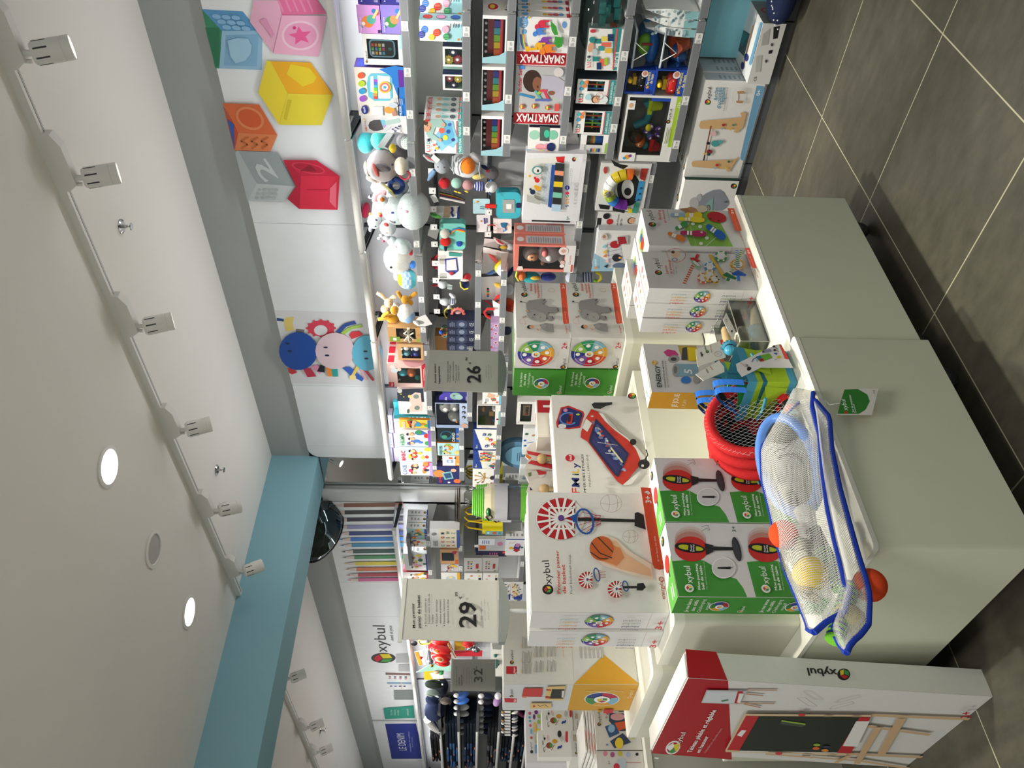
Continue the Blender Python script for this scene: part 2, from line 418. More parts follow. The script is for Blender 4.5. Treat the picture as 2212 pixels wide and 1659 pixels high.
tc=nd('ShaderNodeTexCoord');sx=nd('ShaderNodeSeparateXYZ');L.new(tc.outputs['Object'],sx.inputs[0])
ms=[]
for i,(o0,st) in enumerate(((2.385,.607),(1.539,.594))):
 a=nd('ShaderNodeMath',operation='SUBTRACT');L.new(sx.outputs[i],a.inputs[0]);a.inputs[1].default_value=o0-st*40+.0025
 b=nd('ShaderNodeMath',operation='DIVIDE');L.new(a.outputs[0],b.inputs[0]);b.inputs[1].default_value=st
 c=nd('ShaderNodeMath',operation='FRACT');L.new(b.outputs[0],c.inputs[0])
 d=nd('ShaderNodeMath',operation='LESS_THAN');L.new(c.outputs[0],d.inputs[0]);d.inputs[1].default_value=.0075;ms.append(d)
mxx=nd('ShaderNodeMath',operation='MAXIMUM');L.new(ms[0].outputs[0],mxx.inputs[0]);L.new(ms[1].outputs[0],mxx.inputs[1])
old=p.inputs['Base Color'].links[0].from_socket
n2=nd('ShaderNodeTexNoise');n2.inputs['Scale'].default_value=22;n2.inputs['Detail'].default_value=8;n2.inputs['Roughness'].default_value=.65
mp=nd('ShaderNodeMapping');mp.inputs['Scale'].default_value=(1,.45,1);mp.inputs['Rotation'].default_value=(0,0,.5);L.new(tc.outputs['Object'],mp.inputs[0]);L.new(mp.outputs[0],n2.inputs['Vector'])
rr=nd('ShaderNodeMapRange');L.new(n2.outputs[0],rr.inputs[0]);rr.inputs[1].default_value=.3;rr.inputs[2].default_value=.7;rr.inputs[3].default_value=.72;rr.inputs[4].default_value=1.15
vs=nd('ShaderNodeVectorMath',operation='SCALE');L.new(old,vs.inputs[0]);L.new(rr.outputs[0],vs.inputs['Scale'])
mi=nd('ShaderNodeMix',data_type='RGBA');L.new(mxx.outputs[0],mi.inputs[0]);L.new(vs.outputs[0],mi.inputs[6]);mi.inputs[7].default_value=tuple(srgb('b4b096'))+(1,)
L.new(mi.outputs[2],p.inputs['Base Color'])
slab('floor',-3,-2.5,-.1,4.7,14.5,0,mf)
mc=surf('ceiling_paint','ece8e2',s=1.2,v=.025,r=.8)
slab('ceiling',-3,-2.5,CEIL,4.7,14.5,CEIL+.1,mc)
slab('trim_1',4.0,-2.5,SOF,4.7,14.5,CEIL,surf('bulkhead_paint','adb0ae',s=1.5,v=.03,r=.75))
mw=surf('wall_paint','c9c9c9',s=1.5,v=.03,r=.7)
slab('wall_right',4.06,-2.5,0,4.25,14.5,SOF,mw)
slab('wall_back',-3,14.4,0,4.7,14.6,CEIL,mw)
slab('trim_2',-3,5.155,BEAM,4.0,5.52,CEIL,surf('turquoise_paint','8cb9c6',s=1.3,v=.03,r=.7))
b=MB();b.rbox(3.995,5.50,0,4.06,5.60,BEAM-.002,.012,'a9acac','paint');b.box(3.985,5.535,0,3.995,5.545,BEAM-.002,'6d7070','paint')
b.rbox(3.98,5.605,0,4.06,5.785,BEAM+.04,.03,'d9dada','paint');struct(b.build('trim_3'))
# ---------------------------------------------------------------- header panels above the shelves
def header(label,y0,y1,art=None,z0=2.13,round_l=False,col='f3f5f7'):
 mb=MB();x=3.985 if not round_l else 3.985
 if round_l:
  r=.1;pts=[(y0,z0),(y1,z0),(y1,SOF-.004-r)]+[(y1-r+r*math.cos(R(a)),SOF-.004-r+r*math.sin(R(a))) for a in(20,45,70,90)]+[(y0,SOF-.004)]
  mb.prism(pts,x,x+.02,col,'paint',lambda a,b,h:(h,a,b))
 else:mb.box(x,y0+.0015,z0,x+.02,y1-.0015,SOF-.004,col,'paint')
 if art:art(Fc(mb,(x,y1,z0),(0,-1,0),(0,0,1),y1-y0,SOF-.004-z0,'paint').setT(Matrix.Identity(4)))
 return tag(mb.build('header_panel'),label,'header panel',None)
def art_cubes(F):
 F.Z(400,0,3.457);C=F.pp
 C([(125,70),(150,70),(275,230),(262,510),(225,510)],'3f8f6b');C([(150,205),(255,205),(255,490),(225,500)],'2f7a58')
 C([(125,68),(430,85),(545,228),(275,230)],'5f9ed0');C([(275,230),(578,228),(572,522),(255,510)],'9cc7e4')
 C([(305,262),(550,255),(535,495),(290,488)],'86b7db')
 for i in range(3):
  for j in range(3):F.pe(235+i*72+j*38,122+j*40+i*4,34,17,'8fc0e6',12)
 C([(320,300),(390,280),(470,285),(500,340),(490,400),(450,450),(380,470),(340,420)],'a8d0ea')
 C([(515,0),(700,0),(725,110),(660,395),(485,160)],'eeb3cd');C([(690,-60),(980,-20),(1058,100),(725,112)],'e8729f')
 for i in range(5):F.pl([(735+i*55,85),(690+i*55,-20)],.016,'f08fb5')
 C([(725,110),(1060,112),(1000,418),(660,395)],'f4b4cf');F.pe(862,260,140,112,'f9cfe0');F.pe(862,260,122,95,'f0a2c4')
 C([(862+(88 if i%2==0 else 40)*math.cos(R(36*i-100)),262+(72 if i%2==0 else 33)*math.sin(R(36*i-100))) for i in range(10)],'ec5f97');F.pe(818,202,13,12,'d63a7c')
 C([(560,150),(600,130),(665,250),(655,280),(610,210)],'e59abd')
 C([(612,445),(640,450),(770,690),(705,925),(548,685)],'f1d93b');C([(640,450),(940,460),(1105,700),(770,692)],'f5b324');C([(770,692),(1105,700),(1020,928),(705,925)],'ecd93f')
 C([(790,470),(930,500),(985,570),(960,610),(880,640),(760,545)],'f2d531');C([(770,735),(800,740),(760,890),(740,880)],'d9c22c')
 C([(285,762),(555,772),(690,1000),(400,985)],'dd6b3a');C([(400,985),(692,1000),(640,1122),(375,1115)],'e58654');C([(283,770),(400,985),(372,1120),(300,830)],'c9502f')
 F.pe(487,875,112,80,'e68a5b',28);F.pe(487,875,92,62,'d95f31',28);C([(320,880),(368,920),(372,1100)],'2d5fb0')
 for i in range(3):F.pl([(425+i*75,1100),(470+i*75,1070),(420+i*75,1045),(475+i*75,1015)],.016,'c76a35')
 C([(400,1115),(690,1128),(830,1380),(540,1360)],'9fa9ac');C([(540,1360),(830,1380),(740,1502),(470,1490)],'c4cbcd');C([(378,1130),(400,1115),(540,1360),(470,1490)],'b7bfc2')
 F.pt('2',(700,1320),(600,1170),(520,1250),'c9d0d2',True)
 for i in range(4):
  for j in range(3):F.pe(560+i*42-j*10,1405+j*30,13,10,'aeb7ba')
 C([(735,1180),(985,1182),(1158,1300),(870,1298)],'c52340');C([(870,1298),(1158,1300),(1142,1552),(858,1545)],'d92c48');C([(735,1180),(870,1298),(858,1548),(768,1470),(832,1375)],'b81f3a')
 F.pe(925,1240,128,38,'d43c52',12);F.pe(925,1240,112,29,'b31f38',12);C([(860,1262),(935,1215),(990,1262)],'8f1a2e');C([(1085,1390),(1135,1340),(1130,1540),(1082,1490)],'ec6a7c');F.pl([(915,1400),(1070,1402)],.006,'b01f38')
header('white header panel printed with big pastel rubber toy cubes above the shelves',.85,2.848,art_cubes)
header('blank white header panel between the toy cube panel and the caterpillar panel',2.848,3.568)
def art_plush(F):
 F.Z(480,440,3.607);C=F.pp
 C([(405,830),(1120,850),(1240,1420),(540,1400)],'e6e5e7')
 F.pl([(425,900),(480,908)],.04,'1f4f86');C([(478,915),(500,885),(560,880),(550,925),(558,985),(495,995)],'f0d77c')
 C([(575,975),(640,980),(638,1005),(575,1000)],'8a8583')
 F.pe(770,970,105,62,'e0475a');F.pe(768,985,52,40,'e6e5e7')
 for i in range(12):F.pe(770+108*math.cos(R(30*i)),968+64*math.sin(R(30*i)),10,9,'e0475a')
 F.pl([(900,1000),(960,940),(1040,920)],.045,'2f4f9a');F.pl([(935,1010),(1000,965),(1090,945)],.04,'a9cf57');C([(990,1020),(1010,992),(1070,988),(1100,1015),(1010,1050)],'d9363f')
 C([(510,1270),(570,1290),(585,1310),(545,1325),(520,1310)],'c93a44');C([(630,1280),(690,1275),(735,1340),(665,1345)],'c53450');C([(690,1260),(740,1250),(795,1290),(760,1320)],'e58fb4');C([(765,1250),(800,1258),(798,1310),(740,1300)],'22222a')
 C([(812,1270),(855,1272),(858,1340),(820,1338)],'ee9340');C([(852,1275),(900,1280),(905,1340),(862,1340)],'2aa39a');C([(935,1270),(1000,1265),(1105,1355),(1090,1378),(1000,1330)],'2b5cb8');F.pl([(1060,1260),(1020,1330)],.035,'ecc95a');F.pe(1018,1345,26,20,'f1d98c')
 F.pl([(1080,1275),(1105,1330),(1130,1365)],.03,'eab0b8');F.pl([(1110,1285),(1180,1370)],.03,'c8314a')
 F.pe(595,1140,150,148,'1f4fa6',pwm(0));F.pe(880,1138,152,142,'e3c9d0');F.pe(1130,1155,118,138,'63b9d6')
 for x,y in((512,1080),(528,1140),(808,1110),(820,1172),(1118,1140),(1124,1196)):F.pe(x,y,17,7,'22284a')
def pwm(x):return x
header('white header panel printed with a soft caterpillar toy, blue, pink and turquoise balls',3.568,4.288,art_plush)
header('blank white header panel beside the mirror wall',4.288,5.0)
header('narrow white header end piece with one rounded corner, beside the mirror',5.0,5.15,None,round_l=True)
def art_pencils(F):
 F.Z(560,900,4.147)
 cols=('8a5a44','36343a','2e2c45','9b9acd','2b3f86','2d7fd6','3a97c4','27514c','3a8a55','e2cf3a','d9773f','b23242','d95f9a')
 ys=(793,857,921,987,1044,1096,1148,1204,1255,1310,1360,1410,1453);xb=(758,765,785,787,805,818,828,842,852,862,872,886,888);xt=(640,652,668,685,690,706,718,730,738,752,762,774,783)
 for c,y,b,t in zip(cols,ys,xb,xt):
  w=18-4*(y-793)/660
  F.pp([(b,y-w),(1290,y-w-6),(1290,y+w-6),(b,y+w)],c);F.pp([(b,y-w),(b,y+w),(t,y)],'e2d0c6');F.pp([(t+(b-t)*.36,y-w*.36),(t+(b-t)*.36,y+w*.36),(t,y)],c)
header('white header panel printed with a row of thirteen coloured pencils',5.79,7.2,art_pencils)
header('blank white header panel to the left of the coloured pencils',7.2,7.935)
def art_logo(F):
 F.Z(400,1260,4.158)
 F.pe(1780,670,110,46,'454549');F.pp([(1690,672),(1740,638),(1772,678),(1722,707)],'cc3048');F.pp([(1745,634),(1832,634),(1862,672),(1778,675)],'e7cf3a');F.pp([(1775,680),(1862,678),(1832,708),(1752,708)],'55a056')
 F.pt('xybul',(1815,618),(1792,378),(1700,560),'454549');F.pt('éveil et jeux',(1875,512),(1855,378),(1840,500),'5d5d60')
 for x0,y0,x1,y1 in((1895,632,2010,712),(1918,728,2015,790)):F.pp([(x0,y0),(x1,y0-4),(x1,y1-2),(x0,y1)],'c2c3c6')
header('white header panel with the large dark shop lettering and cube badge',7.935,9.345,art_logo)
def art_posters(F):
 F.Z(400,1260,4.158)
 F.pp([(1798,800),(2020,808),(2030,868),(1805,862)],'f4f2f3');F.pp([(1798,800),(2020,808),(2022,826),(1800,822)],'8a6f6c')
 F.pp([(1812,885),(2030,888),(2035,952),(1820,945)],'f4f3f5');F.pp([(1812,885),(2030,888),(2031,906),(1815,904)],'9ab4d0');F.pp([(1938,888),(1946,888),(1952,948),(1942,947)],'e4d8a0')
 for i in range(4):
  F.pe(1838+i*48,840,12,5,'5a4d78');F.pe(1838+i*48,856,12,3,'c05a6a');F.pe(1850+i*40,922,12,5,'4a4f88')
 F.pp([(1875,958),(2042,955),(2050,1042),(1880,1042)],'8f9695')
 F.pp([(1780,1118),(2050,1095),(2062,1205),(1795,1216)],'3fa18d')
 for x,t in((1862,'TOUTES'),(1892,'TAILLES'),(1922,'MATIERES')):F.pt(t,(x,1182),(x-3,1132),(x-14,1180),'dff0ea')
 F.pt('MAINTENANT',(2010,1180),(2004,1120),(1994,1178),'e9f5f0')
header('white header panel with small photo posters and a green poster card',9.345,10.93,art_posters)
def art_denim(F):
 F.Z(400,1260,4.158)
 F.pp([(1795,1262),(2072,1258),(2150,1575),(1855,1576)],'2f3f96')
 F.pt('LE DENIM',(1990,1500),(1965,1350),(1920,1498),'eef0f8');F.pt('coupes et tailles',(2030,1512),(2012,1332),(2018,1510),'c9cfe8');F.pt('de 2 a 12 ans',(2048,1470),(2040,1382),(2038,1468),'c9cfe8')
header('white header panel with a dark blue denim poster',11.0,13.6,art_denim)
# ---------------------------------------------------------------- white light tubes hanging in front of the headers
for y0,y1,a,b,lab in((1.0,2.12,2.102,2.098,'white valance tube under the toy cube header, nearest to the camera'),(2.125,2.845,2.097,2.094,'white valance tube under the blank header beside the cubes'),
 (2.85,3.565,2.093,2.09,'white valance tube under the caterpillar header'),(3.57,5.08,2.09,2.086,'white valance tube ending in front of the mirror'),
 (5.8,7.2,2.11,2.105,'white valance tube under the coloured pencils'),(7.205,12.9,2.105,2.1,'long white valance tube under the shop lettering')):
 mb=MB();mb.tube([(3.72,y0,a),(3.72,y0+.006,a),(3.72,y1-.02,b),(3.72,y1,b)],[.018,.022,.022,.012],'f4f4f1','plastic',14)
 t=thing('valance_tube',lab,'light valance',(0,0,0));mb.build('tube',t)
 k=MB();k.box(3.735,y0+.01,(a+b)/2+.012,3.985,y1-.03,(a+b)/2+.02,'d9dcdf','paint');k.build('back_board',t)
 for yy in(y0+.004,y1-.012):
  q=MB();q.prism([(3.72,a-.012),(3.99,a-.05),(3.99,a-.015),(3.72,a+.012)],yy,yy+.008,'4b4e52','metal',lambda x,z,h:(x,h,z));q.build('bracket',t)
for y0,y1,p in((.9,2.1,8),(2.15,3.5,9),(3.6,5.0,9),(5.85,7.1,7),(7.3,9.3,12),(9.4,12.5,16)):
 l=lamp('valance_light','AREA',(3.74,(y0+y1)/2,2.085),(3.93,(y0+y1)/2,1.2),p,(.96,.98,1),shape='RECTANGLE',size=.03,size_y=y1-y0)
 l.rotation_euler=(0,R(-12),0);l.data.size=.03
# small strips that light the headers from below
for y0,y1,p in((.9,3.5,7),(3.6,5.0,4),(5.85,7.1,3),(7.3,12.5,10)):
 l=lamp('header_light','AREA',(3.82,(y0+y1)/2,2.125),(3.97,(y0+y1)/2,2.6),p,(.95,.98,1),shape='RECTANGLE',size=.03,size_y=y1-y0);l.rotation_euler=(0,R(180-28),0)
# ---------------------------------------------------------------- track lights
def track(label,x,y0,y1):
 mb=MB();mb.box(x-.018,y0,CEIL-.034,x+.018,y1,CEIL,'e3e1db','paint');mb.box(x-.0015,y0+.01,CEIL-.0345,x+.0015,y1-.02,CEIL-.033,'2b2b2c','paint');mb.box(x+.006,y0+.01,CEIL-.0345,x+.008,y1-.02,CEIL-.033,'6b6b6b','paint')
 return tag(mb.build('light_track'),label,'light track')
TX=2.755
track('white ceiling light track ending at the turquoise beam',TX,-1.5,5.152)
track('white ceiling light track in the shop area beyond the turquoise beam',2.80,6.2,13.0)
def head(x,y,label,aim,power,body='e4e2dc'):
 t=thing('track_spotlight',label,'spotlight',(x,y,CEIL-.034),0,'spotlights on the ceiling tracks')
 d=MB();d.prism([(-.12,0),(.13,0),(.13,-.012),(.10,-.05),(-.07,-.05),(-.12,-.025)],-.02,.02,body,'paint',lambda a,b,h:(h,a,b));d.build('driver_box',t)
 n=MB();n.tube([(.0,.075,-.05),(.0,.075,-.085)],.011,body,'paint',10);n.tube([(0,.105,-.04),(0,.105,-.064)],.008,body,'paint',8);n.build('swivel',t)
 a=Vector(aim).normalized();o=Vector((0,.075,-.09))
 c=MB();c.lathe([(0,-.012),(.034,-.012),(.043,.0),(.043,.088),(.0415,.089),(.0415,.0915),(.043,.0925),(.043,.118),(.039,.12),(.037,.1),(0,.098)],o,a,body,'paint',28)
 s=a.orthogonal().normalized();s2=a.cross(s)
 for i in range(8):
  v=s*math.cos(i*math.pi/4)+s2*math.sin(i*math.pi/4);w=a.cross(v)
  q=o+v*.0432;c.add([q+w*.003,q-w*.003,q-w*.003+a*.045,q+w*.003+a*.045],[(0,1,2,3)],'3a3a3b','paint')
 c.build('lamp_barrel',t)
 r=MB();r.lathe([(0,.1005),(.036,.1005)],o,a,'fff6e6','glow',20);r.build('lens',t)
 L0=Vector((x,y,CEIL-.034))+o+a*.125
 lamp('track_spot_light','SPOT',L0,L0+a,power,(1,.96,.88),spot_size=R(58),spot_blend=.45,shadow_soft_size=.03)
H1=[(1.30,'first',(.42,-.05,-1)),(1.80,'second',(.42,.02,-1)),(2.60,'third',(.45,.05,-1)),(3.36,'fourth',(.5,.1,-1)),(4.13,'fifth',(.55,.32,-1)),(4.86,'sixth',(.6,.2,-1))]
for y,w,a in H1:head(TX,y-.1,'white track spotlight on the near ceiling track, %s along it from the camera side'%w,a,95)
for y,w in((6.75,'nearest to the turquoise beam'),(7.9,'second from the turquoise beam'),(8.6,'third from the turquoise beam'),(9.35,'fourth from the turquoise beam')):
 head(2.80,y-.1,'white track spotlight on the far track, %s'%w,(.5,.1,-1),80)
def downlight(p,label,on):
 t=thing('ceiling_downlight' if on else 'ceiling_speaker',label,'downlight' if on else 'speaker',(p.x,p.y,CEIL))
 m=MB();m.lathe([(.098,0),(.1,-.006),(.082,-.009),(.08,-.002)],(0,0,0),(0,0,1),'ebe9e4','paint',32);m.build('trim_ring',t)
 m=MB();m.lathe([(0,-.0025),(.081,-.0025)],(0,0,0),(0,0,1),'fff4e2' if on else 'b9b7b3','glow' if on else 'matte',32);m.build('diffuser' if on else 'grille',t)
 if on:lamp('downlight_lamp','SPOT',(p.x,p.y,CEIL-.02),(p.x,p.y,0),70,(1,.95,.84),spot_size=R(110),spot_blend=.6,shadow_soft_size=.07)
downlight(at(233,1008,Z=CEIL),'round recessed ceiling downlight, lit, nearer to the camera',True)
downlight(at(407,1322,Z=CEIL),'round recessed ceiling downlight, lit, close to the turquoise beam',True)
downlight(at(331,1186,Z=CEIL),'round grey ceiling speaker grille between the two downlights',False)
for x,y,w in((262,489,'nearer to the camera'),(468,1015,'close to the turquoise beam')):
 q=at(x,y,Z=CEIL);t=thing('fire_sprinkler','chrome fire sprinkler on the white ceiling, '+w,'sprinkler',q)
 m=MB();m.lathe([(.036,0),(.034,-.004),(.024,-.008),(0,-.008)],(0,0,0),(0,0,1),'c9c9c9','chrome',24);m.build('escutcheon',t)
 m=MB();m.lathe([(.008,-.008),(.008,-.028),(.004,-.03),(.003,-.045)],(0,0,0),(0,0,1),'b9b9b9','chrome',12);m.lathe([(.003,-.045),(.018,-.046),(.016,-.049),(0,-.05)],(0,0,0),(0,0,1),'d0d0d0','chrome',16);m.build('sprinkler_head',t)
q=at(692,1578,Z=CEIL);t=thing('fire_sprinkler','chrome fire sprinkler in the shop area beyond the beam','sprinkler',q)
m=MB();m.lathe([(.036,0),(.034,-.004),(.01,-.01),(.008,-.05),(.03,-.055),(0,-.06)],(0,0,0),(0,0,1),'a9a9a9','chrome',16);m.build('sprinkler_head',t)
# ---------------------------------------------------------------- mirror wall and the round security mirror behind the beam
t=thing('wall_mirror','tall narrow mirror panel between the shelves and the white pillar','mirror',(3.99,5.33,0))
MB().box(0,-.17,.1,.012,.17,BEAM-.01,'d5d8d8','mirror').build('glass',t)
m=MB();m.box(-.004,-.176,.1,.014,-.17,BEAM-.01,'8d9090','metal');m.box(-.004,.17,.1,.014,.176,BEAM-.01,'8d9090','metal');m.build('frame',t)
q=at(716,1150,Y=5.95);t=thing('security_mirror','round dark security mirror with a black rim hanging behind the turquoise beam','security mirror',(q.x,q.y,q.z+.1))
ax=Vector((-.55,-.25,-.8)).normalized()
m=MB();m.lathe([(0,.06),(.12,.052),(.22,.03),(.27,0)],(0,0,0),ax,'4c5a5c','mirror',32);m.build('dome',t)
m=MB();m.lathe([(.27,.004),(.285,0),(.28,-.015),(0,-.02)],(0,0,0),ax,'16181a','plastic',32);m.build('rim',t)
m=MB();m.tube([(0,0,0),-ax*.1,(0,0,CEIL-q.z-.1)],.012,'2a2a2a','metal');m.build('hanger',t)
# ================================================================ the white display podium in the middle of the floor
def podium(label,x0,y0,x1,y1,z0,z1,name='display_plinth',lip=True,feet=True,cat='display plinth'):
 t=thing(name,label,cat,(0,0,0))
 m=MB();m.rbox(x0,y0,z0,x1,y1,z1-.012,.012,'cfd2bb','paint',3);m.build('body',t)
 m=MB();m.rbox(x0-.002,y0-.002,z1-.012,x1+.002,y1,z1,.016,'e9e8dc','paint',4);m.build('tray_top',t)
 if feet:
  for fx,fy in((x0+.1,y0+.09),(x1-.07,y0+.09),(x0+.1,y1-.09),(x1-.07,y1-.09)):
   c=MB();c.lathe([(0,-.013),(.03,-.013),(.038,-.008),(.038,.008),(.03,.013),(0,.013)],(fx,fy,.038),(0,1,0),'2b2c2c','plastic',24);c.lathe([(0,-.0135),(.014,-.0135)],(fx,fy,.038),(0,1,0),'6d6f6f','metal',16)
   c.box(fx-.016,fy-.016,.045,fx+.016,fy+.016,z0,'232424','plastic');c.build('castor',t)
 return t
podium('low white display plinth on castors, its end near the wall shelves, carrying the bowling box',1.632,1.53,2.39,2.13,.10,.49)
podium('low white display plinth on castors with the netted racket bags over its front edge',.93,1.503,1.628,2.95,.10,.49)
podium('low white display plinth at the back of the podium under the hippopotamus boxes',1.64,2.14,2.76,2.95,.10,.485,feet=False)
def riser(label,x0,y0,x1,y1,z0,z1):
 t=thing('display_riser',label,'display riser',(0,0,0))
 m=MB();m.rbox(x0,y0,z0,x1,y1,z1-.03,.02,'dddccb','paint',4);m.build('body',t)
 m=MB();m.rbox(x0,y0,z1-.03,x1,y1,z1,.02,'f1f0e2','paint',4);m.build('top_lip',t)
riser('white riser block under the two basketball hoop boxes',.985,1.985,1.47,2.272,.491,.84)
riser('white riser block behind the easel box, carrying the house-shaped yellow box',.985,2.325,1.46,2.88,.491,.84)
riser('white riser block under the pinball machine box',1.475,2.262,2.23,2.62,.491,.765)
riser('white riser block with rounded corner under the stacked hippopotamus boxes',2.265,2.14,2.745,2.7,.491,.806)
# ---- punching ball boxes -------------------------------------------------------------------------------------------
GREEN='3f8f33'
def pr_punch_f(F):
 F.Z(1400,960,4.147);F.rect(0,0,1,1,'d6d3d0')
 F.pp([(215,1047),(300,1040),(420,1032),(500,1042),(590,1095),(700,1180),(790,1205),(850,1285),(888,1368),(275,1362)],GREEN)
 for dy,c in((-85,'cdbdb6'),(-62,'c3a49b'),(-38,'b98377')):F.pe(378,930+dy,140,108,c,6)
 F.pe(385,940,150,112,'c32b26',6);F.pe(372,930,138,44,'1b1a1c',8);F.pe(330,925,62,22,'b9c02b',8);F.pe(430,938,62,20,'b9c02b',8);F.pp([(360,895),(425,905),(425,970),(355,960)],'1b1a1c')
 F.pt('Power',(392,965),(388,905),(374,965),'e8e6e4',True);F.pt('Boxing',(412,968),(408,905),(396,968),'e8e6e4',True)
 F.pp([(503,893),(580,912),(580,968),(518,1000)],'1f1e20');F.pp([(578,922),(770,930),(772,956),(578,958)],'1f1e20');F.pe(790,947,36,112,'2b2a2c',-14);F.pe(784,950,26,98,'3a393b',-14)
 F.pe(672,1117,107,95,'eceae8');F.pe(672,1117,98,86,'cbc9c6');F.pp([(615,1110),(735,1106),(735,1130),(620,1126)],'1f1e20');F.pl([(735,1118),(752,1118)],.012,'1f1e20')
 F.plogo(363,1300,40,(392,1262),(366,1108),(332,1262),'f4f3ef','f4f3ef')
 F.pt('Mon punching',(462,1320),(432,1088),(440,1320),'f4f3ef',True);F.pt('ball de table',(498,1318),(470,1105),(474,1318),'f4f3ef',True);F.pt('My tabletop punching ball',(524,1318),(494,1072),(514,1318),'cfe0c6')
 F.pt('3+',(780,805),(768,752),(745,803),'3a5a3a',True)
 F.pl([(470,800),(520,770),(540,800)],.006,'55534f');F.pl([(470,760),(525,745),(545,790)],.006,'55534f')
def pr_punch_l(F):
 for i,t in enumerate(('Je me lance','des défis','Challenging','myself')):F.text(t,.5,.80-.085*i,.05,'e6efe0',al='c',w=min(.8,.075*len(t)),bold=i<2)
 F.disc(.5,.42,.13,'eef2ea',n=28)
 for i,c in enumerate(('2f7a3a','d39a2b','8fb6c6','a8283a','2b3f86')):F.disc(.5,.42,.118,c,n=8,a0=50+72*i,a1=122+72*i)
 F.disc(.5,.42,.055,'f4f3ef');F.cube(.5,.42,.045,'f4f3ef');F.logo(.22,.1,.07,'eef2ea',back='eef2ea')
def pr_punch_t(F):
 F.rect(0,0,1,1,'eeede9');F.poly([(0,0),(.55,0),(.3,1),(0,1)],'62b346');F.bars(.08,.3,.3,.7,2,'e9f4e2');F.disc(.55,.55,.28,'c32b26');F.line([(.45,.5),(.36,.45)],.06,'2b2a2c');F.cube(.88,.6,.16)
PW,PD,PH=.218,.086,.195
for i,(x,z,lab) in enumerate(((.946,.491+PH,'green and white punching ball carton, upper one of the column nearest the podium corner'),(.946,.491,'green and white punching ball carton, lower one of the column nearest the podium corner'),
 (1.166,.491+PH,'green and white punching ball carton, upper one beside the red netted coil'),(1.166,.491,'green and white punching ball carton, lower one beside the red netted coil'))):
 if i==0:punch=carton('punching_ball_box',lab,'toy box',PW,PD,PH,GREEN,dict(F=pr_punch_f,L=pr_punch_l,T=pr_punch_t),(x,1.768,z),0,group='punching ball cartons')
 else:dup(punch,(x,1.768,z),lab)
